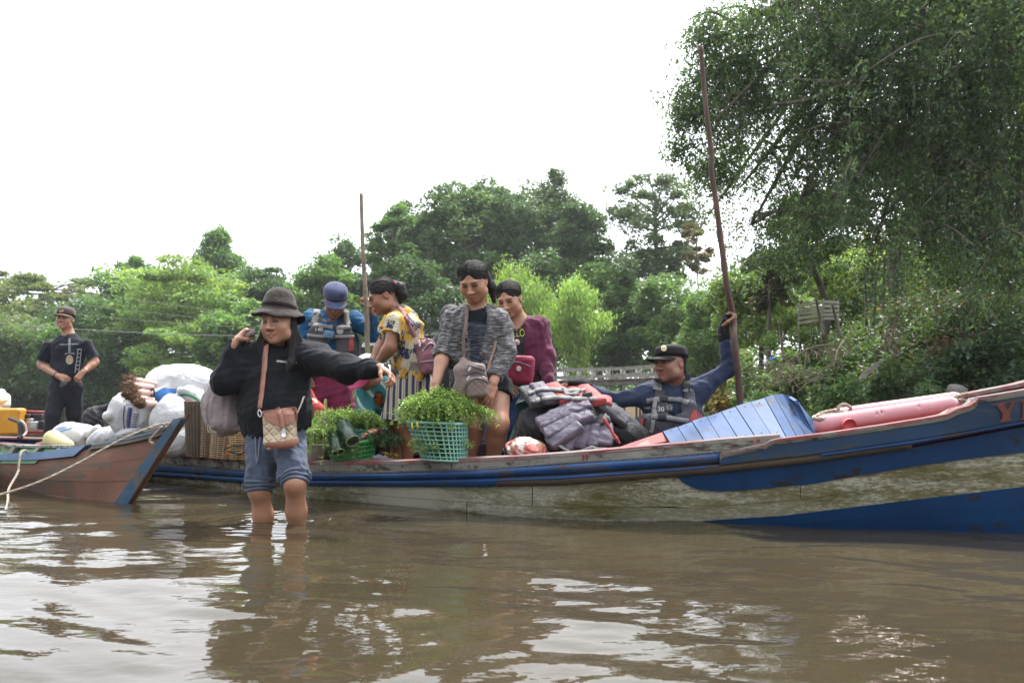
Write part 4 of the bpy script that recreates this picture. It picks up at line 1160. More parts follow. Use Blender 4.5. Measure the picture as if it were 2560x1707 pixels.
v, f = hband(np.arange(-300, 1801, 20.0), lambda p: float(Y_S1(p)) + 3.5, lambda p: float(Y_S1(p) * 0.45 + Y_S2(p) * 0.55), 0.030, 0.02, 5, 0.0165)
obj('rubbing_strake', v, f, MAT_BLUE_RUB, lb)
# gunwale board with pink-red top edge, and the rope stretched below it
def gunwale(a, b, name='gunwale_board'):
    xs = np.linspace(a, b, max(6, int((b - a) / 14)))
    jag = lambda p: 1.6 * math.sin(p * 0.13) + 1.2 * math.sin(p * 0.41 + 1)
    v, f = hband(xs, lambda p: float(Y_TOP(p)) + 3.5 + 0.5 * jag(p), lambda p: float(Y_GB(p)) - 5, 0.016, 0.05, 5)
    obj(name, v, f, MAT_GUN, lb, False)
for a, b in [(-300, 598), (600, 1128), (1130, 1950)]: gunwale(a, b)
xs = np.linspace(-300, 1950, 160)
A = np.array([hull(p, Y_TOP(p), 0.012) for p in xs]); B = A + np.array([0.02, 0.10, 0.004])
v, f = strip(B, A, 0.020, (0, 0, -1)); obj('gunwale_cap', v, f, MAT_REDTOP, lb, False)
v, f = rope(np.array([hull(p, Y_GB(p) - 2.0 + 0.8 * math.sin(p / 60), 0.026) for p in np.linspace(120, 1812, 160)]), 0.0085, 0.030, 4)
obj('edge_rope', v, f, MAT_ROPE_G, lb)
# bow wash board outside the gunwale, with its stepped weathered top edge
STEP = [(1800, 1138), (1803, 1131), (1812, 1128), (1848, 1123), (1872, 1117), (1890, 1114), (1912, 1110), (1926, 1101), (1945, 1097), (2060, 1083), (2200, 1063), (2330, 1042), (2370, 1034), (2395, 1021), (2425, 1013), (2440, 1003), (2448, 992), (2470, 989), (2560, 974), (2700, 945), (2950, 880)]
Y_ST = curve(STEP)
Y_SB = lambda p: float(Y_S1(p)) + 4
xs = np.unique(np.concatenate([np.linspace(1800, 2950, 90), [s[0] for s in STEP]]))
v, f = hband(xs, lambda p: float(Y_ST(p)) + np.interp(p, [1800, 1850, 2900], [16, 14, 18]), Y_SB, 0.050, 0.045, 5)
obj('wash_board', v, f, MAT_BLUE_GREY, lb, False)
v, f = hband(xs, lambda p: float(Y_ST(p)) + 2.0, lambda p: float(Y_ST(p)) + np.interp(p, [1800, 1850, 2900], [16, 14, 18]) - 0.3, 0.053, 0.048, 3)
obj('wash_board_edge', v, f, MAT_GUN, lb)
A = np.array([hull(p, Y_ST(p), 0.055) for p in xs]); v, f = strip(A + np.array([0.01, 0.055, 0.002]), A, 0.014, (0, 0, -1)); obj('wash_board_cap', v, f, MAT_REDTOP, lb, False)
# little red paint marks and drips on the board
def paint_mark(poly_px, out, mat, name='paint_mark'):
    pts = np.array([hull(a, b, out) for a, b in poly_px]); v, f = prism(pts, 0.002, (0, -1, 0)); return obj(name, v, f, mat, lb, False)
MAT_REDMARK = plain('red_mark', (0.34, 0.02, 0.02), 0.6, 0.2, 20, 0.1)
for a, b, w, h in [(1458, 1137, 4, 16), (1467, 1136, 4, 17), (871, 1160, 2.5, 10), (836, 1158, 3, 5), (1880, 1100, 5, 8), (1896, 1098, 7, 7), (1830, 1108, 3, 4)]:
    paint_mark([(a - w / 2, b), (a + w / 2, b), (a + w / 2, b + h), (a - w / 2, b + h)], 0.019 if a < 1800 else 0.02, MAT_REDMARK)
# painted letters on the bow
MAT_LETTER = painted('faded_red_letter', (0.17, 0.05, 0.032), under=(0.07, 0.07, 0.085), wear=0.55, scale=9, rough=0.7)
Yp = [(2478, 1011), (2514, 1004), (2514, 1008), (2508, 1011), (2519, 1024), (2528, 1006), (2522, 1005), (2522, 1003), (2541, 1000), (2541, 1004), (2536, 1006), (2525, 1031), (2524, 1046), (2529, 1048), (2529, 1051), (2499, 1055), (2499, 1051), (2505, 1049), (2506, 1034), (2490, 1013), (2478, 1015)]
def letter(poly, out=0.055): return paint_mark([(p, q) for p, q in poly], out, MAT_LETTER, 'painted_letter')
letter(Yp)
letter([(2549, 1001), (2578, 995), (2578, 999), (2572, 1001), (2572, 1040), (2578, 1041), (2578, 1045), (2549, 1050), (2549, 1046), (2555, 1044), (2555, 1004), (2549, 1005)])
# far side, floor and ends
wid = curve([(-300, 0.55), (0, 0.85), (400, 1.02), (1000, 1.08), (1700, 1.05), (2200, 0.9), (2560, 0.62), (2800, 0.3), (2950, 0.06)])
def nrm_at(p):
    d = hull(p + 10, Y_WL(p + 10)) - hull(p - 10, Y_WL(p - 10)); n = np.array([-d[1], d[0], 0]); n /= np.linalg.norm(n); return n if n[1] > 0 else -n
xs = np.arange(-300, 2951, 50.0)
nt = np.array([hull(p, Y_TOP(p)) for p in xs]); ft = nt + np.array([nrm_at(p) * wid(p) for p in xs])
fb = ft.copy(); fb[:, 2] = -0.25; fb -= np.array([nrm_at(p) * min(0.12, wid(p) * 0.3) for p in xs])
v, f = strip(ft, fb, 0.035, np.array([nrm_at(p) for p in xs])); obj('hull_far_side', v, f, MAT_BLUE, lb)
cap = ft + [0, 0, 0.012]; v, f = strip(cap + np.array([nrm_at(p) * 0.07 for p in xs]), cap - np.array([nrm_at(p) * 0.06 for p in xs]) * np.minimum(1, wid(xs) * 3)[:, None], 0.02, (0, 0, -1)); obj('gunwale_cap', v, f, MAT_REDTOP, lb, False)
ib = np.array([hull(p, Y_WL(p)) for p in xs]); ib[:, 2] = 0.07
v, f = strip(nt + np.array([nrm_at(p) * 0.045 for p in xs]) * 1.0 - [0, 0, 0.03], ib + np.array([nrm_at(p) * 0.05 for p in xs]), 0.012, np.array([nrm_at(p) for p in xs])); obj('inner_lining', v, f, MAT_RED, lb)
for k in range(5):
    t0, t1 = k / 5 + 0.01, (k + 1) / 5 - 0.01
    a = ib + np.array([nrm_at(p) * (0.06 + t0 * max(wid(p) - 0.18, 0.02)) for p in xs]); b = ib + np.array([nrm_at(p) * (0.06 + t1 * max(wid(p) - 0.18, 0.02)) for p in xs])
    a[:, 2] = b[:, 2] = 0.06 + np.interp(xs, [0, 1800, 2950], [0, 0.02, 0.5]); v, f = strip(b, a, 0.02, (0, 0, 1)); obj('floor_board', v, f, MAT_PLANK, lb, False)
i0 = 0; v, f = prism(np.array([nt[i0], ft[i0], fb[i0], nt[i0] * [1, 1, 0] + [0, 0, -0.25]]), 0.04, nrm_at(-300)[[1, 0, 2]] * [-1, 1, 0]); obj('transom', v, f, MAT_BLUE, lb, False)
def inboat(px, t, z):
    """a point inside the boat: column of the near gunwale, 0..1 across, height"""
    a = hull(px, Y_TOP(px)); return np.array([*(a + nrm_at(px) * wid(px) * t)[:2], z])

# sloping blue plank cover over the fore part
cv = obj('bow_cover', *join([tube([P(1672, 1092, 4.52), P(1915, 1008, 4.68)], 0.012, 6), tube([P(1690, 1112, 4.30), P(1990, 1096, 4.24)], 0.012, 6)]), MAT_BLUE, lb)
top = [(1657, 1078), (1694, 1066), (1730, 1053), (1766, 1041), (1803, 1028), (1839, 1016), (1876, 1004), (1912, 993)]
bot = [(1680, 1114), (1722, 1111), (1764, 1107), (1806, 1104), (1848, 1099), (1890, 1094), (1930, 1089), (1966, 1092)]
MAT_COVER = painted('cover_blue_paint', (0.021, 0.066, 0.17), under=(0.14, 0.135, 0.12), wear=0.45, scale=6, stretch=(1, 1, 0.4), rough=0.62, grime=(0.03, 0.06, 0.14))
dt = np.interp(np.arange(8), [0, 7], [4.46, 4.62]); db = np.interp(np.arange(8), [0, 7], [4.20, 4.10])
for i in range(7):
    a, b, c, d = P(*top[i], dt[i]), P(*top[i + 1], dt[i + 1]), P(*bot[i + 1], db[i + 1]), P(*bot[i], db[i])
    e = 0.0022; ab = (b - a) / np.linalg.norm(b - a); dc = (c - d) / np.linalg.norm(c - d)
    a, b, c, d = a + ab * e, b - ab * e, c - dc * e, d + dc * e
    n = np.cross(b - a, d - a); n /= np.linalg.norm(n); n = n if n[1] > 0 else -n
    j = 0.0025 * math.sin(i * 2.3)
    v, f = prism(np.array([a, b, c, d]) + n * j, 0.018, n); obj('plank', v, f, MAT_COVER, cv, False)
    for t in (0.1, 0.9):                    # nail heads
        q = a * (0.5 * (1 - t)) + b * (0.5 * (1 - t)) + (c + d) * 0.5 * t - n * 0.001 + n * j
        vv, ff = lathe([(0, -0.0015), (0.0035, -0.001), (0.004, 0.001)], 8, q, None); obj('nail', vv, ff, MAT_GUN, cv)
tr = [(1912, 993), (1934, 986), (1957, 984), (1978, 990), (1993, 1000)]; br = [(1966, 1092), (1992, 1091), (2014, 1088), (2035, 1084), (2055, 1079)]
for i in range(4):
    a, b, c, d = P(*tr[i], 4.62 - 0.012 * i ** 2), P(*tr[i + 1], 4.62 - 0.012 * (i + 1) ** 2), P(*br[i + 1], 4.12 + 0.06 * (i + 1)), P(*br[i], 4.12 + 0.06 * i)
    n = np.cross(b - a, d - a); n /= np.linalg.norm(n); n = n if n[1] > 0 else -n
    ab = (b - a) / np.linalg.norm(b - a) * 0.0015
    v, f = prism(np.array([a + ab, b - ab, c - ab, d + ab]), 0.018, n); obj('plank', v, f, MAT_COVER, cv, False)
v, f = prism(np.array([P(1522, 1126, 4.40), P(1655, 1080, 4.47), P(1668, 1102, 4.36), P(1560, 1124, 4.3)]), 0.02, (0.1, 0.9, -0.3)); o = obj('side_board', v, f, MAT_RED, lb, False); o['label'] = 'red sloping board below the blue cover'
v, f = prism(np.array([P(1655, 1080, 4.47), P(1912, 994, 4.63), P(1993, 1001, 4.5), P(1993, 1060, 4.9), P(1750, 1080, 5.0)]), 0.015, (0, 0.4, -0.9)); obj('cover_back', v, f, MAT_BLUE, cv, False)

# glossy pink float lying in the bow
pf = empty('pink_float', P(2200, 1075, 4.35), 'glossy pink moulded plastic float lying in the bow', 'float')
MAT_PINK = plain('glossy_pink_plastic', (0.46, 0.215, 0.24), 0.22, 0.10, 3, 0.03, coat=0.4)
s = Soft()
A0, A1 = P(2078, 1058, 4.20), P(2372, 1012, 4.06); B0, B1 = P(2090, 1042, 4.48), P(2385, 1000, 4.34)
s.cone(A0, A1, 0.050, 0.046, 0.01); s.cone(B0, B1, 0.050, 0.046, 0.01); s.cone((A0 + B0) / 2 - [0, 0, .012], (A1 + B1) / 2 - [0, 0, .012], 0.045, 0.042, 0.012)
for t in (0.36, 0.41, 0.72): s.cone(A0 * (1 - t) + A1 * t - [0, .06, 0], A0 * (1 - t) + A1 * t + [0, .0, .055], 0.004, 0.004, 0.004, op='s')
for u in (P(2048, 1062, 4.22),): s.ell(u + [.02, 0, 0], (.05, .05, .05), k=.03)
v, q = s.mesh(0.007); obj('shell', v, q, MAT_PINK, pf)
v, f = lathe([(0, 0), (0.030, 0), (0.034, -0.01), (0.034, -0.03)], 20, P(2118, 1060, 4.13), rot(0, -80, 0)); obj('drain_recess', v, f, plain('darker_pink', (0.5, 0.09, 0.10), 0.4, 0.1), pf)

def coil(label, pts, r, name='rope_coil', mat=MAT_ROPE, tw=0.032):
    v, f = rope(spline(pts, 10), r, tw, 6); return tag(obj(name, v, f, mat, base=np.asarray(pts[0])), label, 'rope')
coil('coil of tan rope with a raised loop on the near end of the pink float', [P(2038, 1046, 4.30), P(2050, 1034, 4.40), P(2085, 1026, 4.44), P(2120, 1032, 4.36), P(2134, 1040, 4.28), P(2100, 1045, 4.20), P(2055, 1047, 4.18), P(2034, 1044, 4.22), P(2046, 1039, 4.34), P(2090, 1036, 4.36), P(2116, 1037, 4.3), P(2126, 1020, 4.27), P(2112, 1011, 4.27), P(2098, 1016, 4.27), P(2095, 1030, 4.27), P(2100, 1040, 4.26)], 0.0095)
coil('short length of tan rope lying along the middle of the pink float', [P(2178, 1037, 4.14), P(2200, 1029, 4.2), P(2225, 1027, 4.24), P(2240, 1030, 4.24)], 0.008)
coil('tan rope looped over the far end of the pink float', [P(2442, 1006, 4.2), P(2405, 1001, 4.16), P(2370, 1002, 4.14), P(2342, 1012, 4.16), P(2352, 1005, 4.24), P(2385, 995, 4.26), P(2415, 987, 4.22), P(2412, 985, 4.16), P(2370, 998, 4.10), P(2342, 1014, 4.08)], 0.009)

# ================================================================ THE BROWN BOAT AT THE LEFT
bb = empty('small_boat', (-2.9, 5.9, 0.0), 'weathered brown wooden boat with blue stem and green inside', 'boat')
MAT_BROWN = painted('faded_brown_red_paint', (0.155, 0.070, 0.044), under=(0.11, 0.085, 0.062), wear=0.62, scale=4.2, stretch=(0.22, 0.22, 1), rough=0.75, grime=(0.07, 0.05, 0.035))
MAT_STEMBLUE = painted('worn_blue_stem_paint', (0.045, 0.115, 0.20), under=(0.14, 0.115, 0.085), wear=0.66, scale=6, stretch=(1, 1, 0.5), rough=0.7, grime=(0.06, 0.06, 0.05))
MAT_RAILBLUE = painted('dull_blue_rail_paint', (0.065, 0.125, 0.225), under=(0.12, 0.11, 0.1), wear=0.40, scale=4, stretch=(0.25, 0.25, 1), rough=0.6, grime=(0.05, 0.06, 0.07))
MAT_GREEN_IN = painted('faded_green_paint', (0.14, 0.27, 0.15), under=(0.2, 0.17, 0.12), wear=0.40, scale=4, stretch=(0.25, 0.25, 1), rough=0.7, grime=(0.1, 0.12, 0.08))
MAT_DARKWOOD = painted('dark_wet_wood', (0.10, 0.085, 0.07), wear=0.5, scale=6, stretch=(0.2, 0.2, 1), rough=0.85)
BW = curve([(-400, 1158), (-150, 1192), (0, 1214), (100, 1232), (200, 1248), (300, 1260), (322, 1262)])
BT = curve([(-400, 1128), (-150, 1134), (0, 1134), (120, 1128), (215, 1113), (260, 1105), (340, 1089), (420, 1068), (462, 1043)])
BDw = lambda p: 0.65 * F / (BW(min(p, 322)) - HY)
BDt = curve([(-400, 7.9), (-150, 6.85), (0, 6.05), (120, 5.65), (215, 5.38), (340, 5.12), (420, 5.0), (462, 4.95)])
def stem_x(v): return 312 + (455 - 312) * v          # column of the stem at relative height v
def side(u, v, out=0.0):
    """u: 0 at the stem .. 1 far left; v: 0 waterline .. 1 rail"""
    pw = 312 - u * 560; pt = 455 - u * 700
    a = P(pw, BW(pw), BDw(pw)); a[2] = 0.0; b = P(pt, BT(pt), BDt(pt))
    p = a + (b - a) * v
    flare = 0.05 * math.sin(math.pi * np.clip(v, 0, 1)) * min(1, u * 4)
    return p + np.array([-0.55, -0.83, 0]) * (out + flare)
us = np.concatenate([np.linspace(0.0, 0.3, 16), np.linspace(0.33, 1.0, 16)])
rowsv = [-0.55, 0.0, 0.36, 0.37, 0.63, 0.635, 0.86]
def sband(v0, v1, out, th, mat, name, u0=0.0, u1=1.0, rows=4, tilt=0.0):
    uu = us[(us >= u0) & (us <= u1)]
    fr = np.array([[side(u, v0 + (v1 - v0) * j / (rows - 1) + tilt * u, out) for u in uu] for j in range(rows)]); n = len(uu)
    bk = fr + np.array([0.55, 0.83, 0]) * th; V = np.concatenate([fr.reshape(-1, 3), bk[[0, -1]].reshape(-1, 3)])
    Fs = [(j * n + i, j * n + i + 1, (j + 1) * n + i + 1, (j + 1) * n + i) for j in range(rows - 1) for i in range(n - 1)]
    L, a, b = (rows - 1) * n, rows * n, (rows + 1) * n
    Fs += [(i, a + i, a + i + 1, i + 1) for i in range(n - 1)] + [(L + i, L + i + 1, b + i + 1, b + i) for i in range(n - 1)] + [(a + i, b + i, b + i + 1, a + i + 1) for i in range(n - 1)]
    for e in (0, n - 1): Fs.append(tuple([j * n + e for j in range(rows)] + [b + e, a + e]))
    return obj(name, V, Fs, mat, bb, False)
sband(-0.6, 0.30, 0.0, 0.03, MAT_BROWN, 'hull_plank')
sband(0.304, 0.60, 0.002, 0.03, MAT_BROWN, 'hull_plank')
sband(0.604, 0.90, 0.0, 0.03, MAT_BROWN, 'hull_plank')
sband(0.79, 1.0, 0.022, 0.05, MAT_RAILBLUE, 'rail', 0.315, 1.0)
sband(0.885, 0.945, 0.020, 0.05, MAT_DARKWOOD, 'rail', 0.0, 0.30)
sband(0.95, 1.0, 0.024, 0.06, MAT_STEMBLUE, 'rail', 0.0, 0.30)
o = sband(0.70, 0.775, 0.012, 0.03, MAT_GREEN_IN, 'rubbing_piece', 0.42, 0.62); o['label'] = 'short green batten on the side'
# stem timber
def stemp(v, du, out=0.0):
    a = P(318, 1262, 5.05); a[2] = 0; b = P(455, 1042, 4.93); return a + (b - a) * v + np.array([0.78, -0.62, 0]) * du
L = np.array([side(0.0, v, 0.012) + np.array([-0.072, 0.015, 0]) * (1.0 - 0.35 * v) for v in np.linspace(-0.5, 1.0, 12)])
R_ = np.array([stemp(v, 0.002) for v in np.linspace(-0.5, 1.0, 12)]); R_[:, 2] = L[:, 2] + np.linspace(0, 0.012, 12)
Bk = R_ + np.array([-0.045, 0.045, 0]); V = np.concatenate([L, R_, Bk]); n = 12
Fs = [(i, n + i, n + i + 1, i + 1) for i in range(n - 1)] + [(n + i, 2 * n + i, 2 * n + i + 1, n + i + 1) for i in range(n - 1)] + [(2 * n + i, i, i + 1, 2 * n + i + 1) for i in range(n - 1)] + [(0, 2 * n, n), (n - 1, 2 * n - 1, 3 * n - 1)]
obj('stem', V, Fs, MAT_STEMBLUE, bb, False)
# far side and inside
def fars(u, v, inn=0.0):
    w = 0.98 * (1 - math.exp(-(1.35 * u / 0.98) ** 2.1)) + 0.008
    p = side(u, v); return p + np.array([0.58, 0.81, 0]) * (w - inn) + np.array([0, 0, 0.03 * v])
def quadstrip(a, b, th, nr, mat, name): v, f = strip(a, b, th, nr); return obj(name, v, f, mat, bb, False)
usi = us[us > .14]
quadstrip(np.array([fars(u, 1.0, -.034) for u in us]), np.array([fars(u, -.4, -.034) for u in us]), 0.02, (0.5, 0.8, 0), MAT_BROWN, 'hull_far_side')
quadstrip(np.array([fars(u, 1.0) for u in usi]), np.array([fars(u, 0.55) for u in usi]), 0.03, (0.5, 0.8, 0), MAT_GREEN_IN, 'inner_plank')
quadstrip(np.array([fars(u, 0.545) for u in usi]), np.array([fars(u, -0.3) for u in usi]), 0.03, (0.5, 0.8, 0), MAT_GREEN_IN, 'inner_plank')
quadstrip(np.array([fars(u, 0.66, 0.03) for u in usi]), np.array([fars(u, 0.52, 0.05) for u in usi]), 0.03, (0.5, 0.8, 0), MAT_GREEN_IN, 'stringer')
quadstrip(np.array([fars(u, 1.0) + [0, 0, .012] for u in usi]) + np.array([.03, .045, 0]), np.array([fars(u, 1.0) + [0, 0, .012] for u in usi]) - np.array([.02, .03, 0]), 0.02, (0, 0, -1), MAT_GUN, 'far_rail')
quadstrip(np.array([side(u, 0.97) + [.05, .06, 0] for u in usi]), np.array([side(u, 0.0) + [.06, .08, 0] for u in usi]), 0.01, (0.5, 0.8, 0), MAT_GREEN_IN, 'inner_plank')
quadstrip(np.array([fars(u, 0.1, 0.02) for u in usi]), np.array([side(u, 0.1) + [.06, .08, 0] for u in usi]), 0.02, (0, 0, -1), MAT_DARKWOOD, 'floor_boards')
for u in (0.44, 0.56, 0.68, 0.80, 0.92):
    v, f = strip(np.array([fars(u, 0.95, 0.05), fars(u, 0.1, 0.10)]), np.array([fars(u + 0.02, 0.95, 0.05), fars(u + 0.02, 0.1, 0.10)]), 0.04, (0.5, 0.8, 0)); obj('rib', v, f, MAT_OLDWOOD, bb, False)
a, b = side(0.62, 0.7), fars(0.62, 0.7); v, f = strip(np.array([a, b]), np.array([side(0.7, 0.7), fars(0.7, 0.7)]), 0.025, (0, 0, -1)); obj('thwart', v, f, MAT_GREEN_IN, bb, False)

# mooring ropes
def moor(label, pts, r): v, f = rope(spline(pts, 10), r, 0.045, 6); return tag(obj('mooring_rope', v, f, MAT_ROPE, base=np.asarray(pts[0])), label, 'rope', 'mooring ropes of the brown boat')
moor('thick mooring rope running from the brown boat\'s bow down to the left', [side(0.03, 1.02, 0.05), side(0.04, 0.96, 0.05), side(0.055, 1.03, 0.0), side(0.035, 1.05, -0.04), side(0.03, 1.0, 0.05), P(390, 1063, 4.85), P(300, 1100, 4.7), P(200, 1155, 4.55), P(100, 1203, 4.4), P(0, 1236, 4.3), P(-180, 1285, 4.1)], 0.0066)
moor('thin rope hanging from the brown boat\'s rail into the water', [P(70, 1130, 5.86), P(62, 1126, 5.78), P(52, 1132, 5.70), P(47, 1160, 5.66), P(44, 1182, 5.62), P(22, 1222, 5.4), P(20, 1250, 5.2), P(14, 1275, 4.85)], 0.008)
v, f = rope(spline([side(0.045, 1.0, 0.05), side(0.05, 0.85, 0.06), side(0.03, 0.78, 0.06), side(0.012, 0.74, 0.07)], 8), 0.008, 0.03, 5); tag(obj('rope_end', v, f, MAT_ROPE, base=side(0.05, 0.9, 0.05)), 'frayed rope end knotted under the brown boat\'s bow', 'rope')
# ================================================================ PEOPLE: shared tools
m = Mat('skin')
_c = m.attr('Col')
m.set(col=m.mix(m.ramp(m.noise(26, 5, 0.6), [(0.3, 0.0), (0.7, 1.0)]), m.mix(1.0, _c, (0.88, 0.86, 0.86), 'MULTIPLY'), _c), rough=0.40, spec=0.5, sss=0.10)
m.b.inputs['Subsurface Radius'].default_value = (0.012, 0.005, 0.003)
m.bump(m.noise(240, 3, 0.6), 0.10, 0.001)
MAT_SKIN = m.m
def hair_mat(name, col=(0.010, 0.009, 0.009), hi=(0.022, 0.018, 0.016), vec=(60, 60, 7)):
    m = Mat(name); f = m.noise(3.0, 5, 0.65, m.vec(vec), 0.6)
    m.set(col=m.mix(f, col, hi), rough=m.ramp(f, [(0.3, 0.42), (0.7, 0.65)]), spec=0.22); m.bump(f, 0.8, 0.006); return m.m
MAT_HAIR = hair_mat('black_hair')
MAT_HAIR_SIDE = hair_mat('combed_hair', vec=(16, 50, 50))
SKIN_A, SKIN_B, SKIN_C = np.array((0.40, 0.205, 0.125)), np.array((0.36, 0.185, 0.115)), np.array((0.27, 0.125, 0.072))

def v3(*a): return np.array(a, float)
def unit(v): v = np.asarray(v, float); return v / (np.linalg.norm(v) + 1e-12)

def put(hd, v): return hd.c + (v * hd.s) @ hd.R.T
class Head:
    def __init__(s, c, yaw=0, pitch=0, roll=0, sc=1.0):
        s.c, s.R, s.s = np.asarray(c, float), rot(yaw, pitch, roll), sc
    def w(s, *p): return s.c + s.R @ (np.array(p, float) * s.s)
    def loc(s, v): return ((v - s.c) @ s.R) / s.s
    def build(s, so, neck_to, plump=1.0, mouth='closed', neck_r=0.052):
        w, R, k = s.w, s.R, s.s
        E = lambda c, r, kk=0.02, op='u', r2=None: so.ell(w(*c), np.array(r) * k, R if r2 is None else R @ r2, kk * k, op)
        C = lambda a, b, ra, rb, kk=0.01, op='u', flat=None: so.cone(w(*a), w(*b), ra * k, rb * k, kk * k, flat, op)
        E((0, .018, .034), (.073 * (.5 + .5 * plump), .090, .077)); E((0, -.028, -.012), (.066 * plump, .064, .086), .03)
        E((0, -.040, -.070), (.050 * plump, .046, .042), .03); E((0, -.074, -.098), (.021, .018, .017), .025)
        for x in (-1, 1):
            E((x * .038 * plump, -.060, -.030), (.026, .024, .028), .025)
            E((x * .050 * plump, -.015, -.070), (.020, .030, .026), .03)
        C((-.036, -.080, .022), (.036, -.080, .022), .012, .012, .016)
        for x in (-1, 1): E((x * .031, -.097, .003), (.019, .013, .011), .010, 's')
        for x in (-1, 1): E((x * .031, -.079, .002), (.0165, .0125, .0105), .004)
        C((0, -.089, .012), (0, -.110, -.030), .0085, .0125, .010)
        E((0, -.113, -.032), (.0145, .012, .011), .007)
        for x in (-1, 1): E((x * .0150, -.100, -.036), (.010, .012, .009), .006)
        mz = -.063
        if mouth == 'smile':
            for x in (-1, 1): C((0, -.096, mz), (x * .026, -.084, mz + .007), .0068, .004, .006)
            for x in (-1, 1): C((0, -.094, mz - .013), (x * .022, -.084, mz), .0072, .004, .006)
            for x in (-1, 1): C((0, -.103, mz - .006), (x * .018, -.095, mz + .001), .0032, .002, .003, 's')
        else:
            for x in (-1, 1): C((0, -.097, mz), (x * .023, -.085, mz - .002), .0068, .004, .006)
            for x in (-1, 1): C((0, -.095, mz - .012), (x * .020, -.085, mz - .008), .0075, .004, .006)
            for x in (-1, 1): C((0, -.104, mz - .0055), (x * .020, -.093, mz - .005), .0022, .0015, .003, 's')
        tilt = rot(0, 12, 0)
        for x in (-1, 1):
            E((x * .0745, .012, -.008), (.009, .019, .031), .008, 'u', tilt); E((x * .083, .008, -.006), (.006, .010, .017), .006, 's', tilt)
        so.cone(w(0, .018, -.05), neck_to, neck_r * k, neck_r * 1.06 * k, .03)
        so.fine.append((s.c - .125 * k, s.c + .125 * k))
        return s
    def paint(s, v, col, lips=(0.80, 0.50, 0.50), brow=0.32, teeth=False, stubble=0.0, eye_open=0.8, stache=False):
        p = s.loc(v); x, y, z = p.T; f = (y < -.045) & (np.abs(z) < .13) & (np.abs(x) < .09)
        ax = np.abs(x)
        def soft(d, w): return np.clip(1 - d / w, 0, 1)
        def app(mask, mul):
            mk = np.where(f, mask, 0)[:, None]; col[:] = col * (1 - mk) + col * np.array(mul) * mk
        app(np.clip(soft(np.abs(z - (.0265 - 9 * (ax - .032) ** 2)), .0065) * 1.5, 0, 1) * (ax > .012) * (ax < .052), (brow, brow * .95, brow * .95))
        app(np.clip(soft(np.abs(z - (.0035 - 6 * (ax - .031) ** 2)), .0068) * 1.9 * eye_open, 0, 1) * (np.abs(ax - .031) < .017), (.10, .09, .10))
        app(np.clip(1.25 - np.hypot((ax - .031) / .022, (z - .004) / .016), 0, 1) * .6, (.72, .68, .68))  # soft shade of the eye sockets, painted into the skin colour
        app(np.clip(soft(np.abs(z - .0115), .006), 0, 1) * 0.6 * (np.abs(ax - .031) < .016), (.55, .5, .5))
        app(np.clip(soft(np.hypot(x / .026, (z + .0695) / .0135) - .72, .28), 0, 1) * (y < -.07), lips)
        app(np.clip(soft(np.abs(z + .0685 - 7 * x * x), .0026), 0, 1) * (ax < .021) * .8, (.3, .22, .22))
        app(soft(np.hypot(ax - .009, z + .043), .005) * (y < -.09), (.5, .45, .45))
        if teeth:
            mk = np.where(f & (y < -.07), np.clip(soft(np.abs(z + .0665 - 7 * x * x), .0048) * 1.8, 0, 1) * (ax < .016), 0)[:, None]
            col[:] = col * (1 - mk) + np.array((.50, .46, .41)) * mk
        if stache: app(np.clip(soft(np.abs(z + .0515 + 4 * x * x), .0075), 0, 1) * (ax < .028) * (y < -.07), (.36, .34, .34))
        if stubble: app(np.clip((-.045 - z) / .03, 0, 1) * stubble, (.78, .76, .78))
        app(soft(np.hypot(ax - .042, z + .03), .03) * .35, (1.08, .92, .9)); app(np.clip(soft(np.abs(ax - (.019 + .35 * (-.035 - z))), .006), 0, 1) * ((z < -.034) & (z > -.062)) * .22, (.78, .74, .72))

def hair_cap(so, hd, plump=1.0, low=-.045):
    w, k = hd.w, hd.s
    so.ell(w(0, .014, .041), np.array((.0845 * (.5 + .5 * plump), .101, .082)) * k, hd.R, .02); so.cone(w(0, -.100, -.060), w(0, -.104, .060), .066 * plump * k, .036 * k, .010, None, 's'); so.ell(w(0, -.035, low - .05), np.array((.13, .11, .055)) * k, hd.R, .01, 's')

def strands(root, hd, plump=1.0, n=150, end=(1, .62, -.30), seed=0, r=.0017, mat=None, parent_name='hair_strands', tail=None):
    """combed hair: strands lying from the parting round to the back of the head"""
    rg = np.random.default_rng(seed); rad = np.array((.0845 * (.5 + .5 * plump), .101, .082)) * 1.012; c = np.array((0, .014, .041)); out = []
    for i in range(2 * n):
        sg = 1 if i % 2 else -1; ph = math.radians(rg.uniform(34, 128)); a = unit(v3(sg * .03, -math.cos(ph), math.sin(ph)))
        b = unit(v3(sg * end[0], end[1] + rg.normal() * .25, end[2] + rg.normal() * .22)); w = math.acos(np.clip(a @ b, -1, 1)); L = rg.uniform(.75, 1.0)
        t = np.linspace(0, L, 8); d = (np.sin((1 - t) * w)[:, None] * a + np.sin(t * w)[:, None] * b) / math.sin(w)
        d = d / np.linalg.norm(d, axis=1)[:, None]; lift = 1 + rg.uniform(-.004, .03) * np.sin(t * 3)[:, None]
        out.append(tube(put(hd, c + d * rad * lift), r, 3, False))
    v, f = join(out); return obj(parent_name, v, f, mat or MAT_HAIR, root)

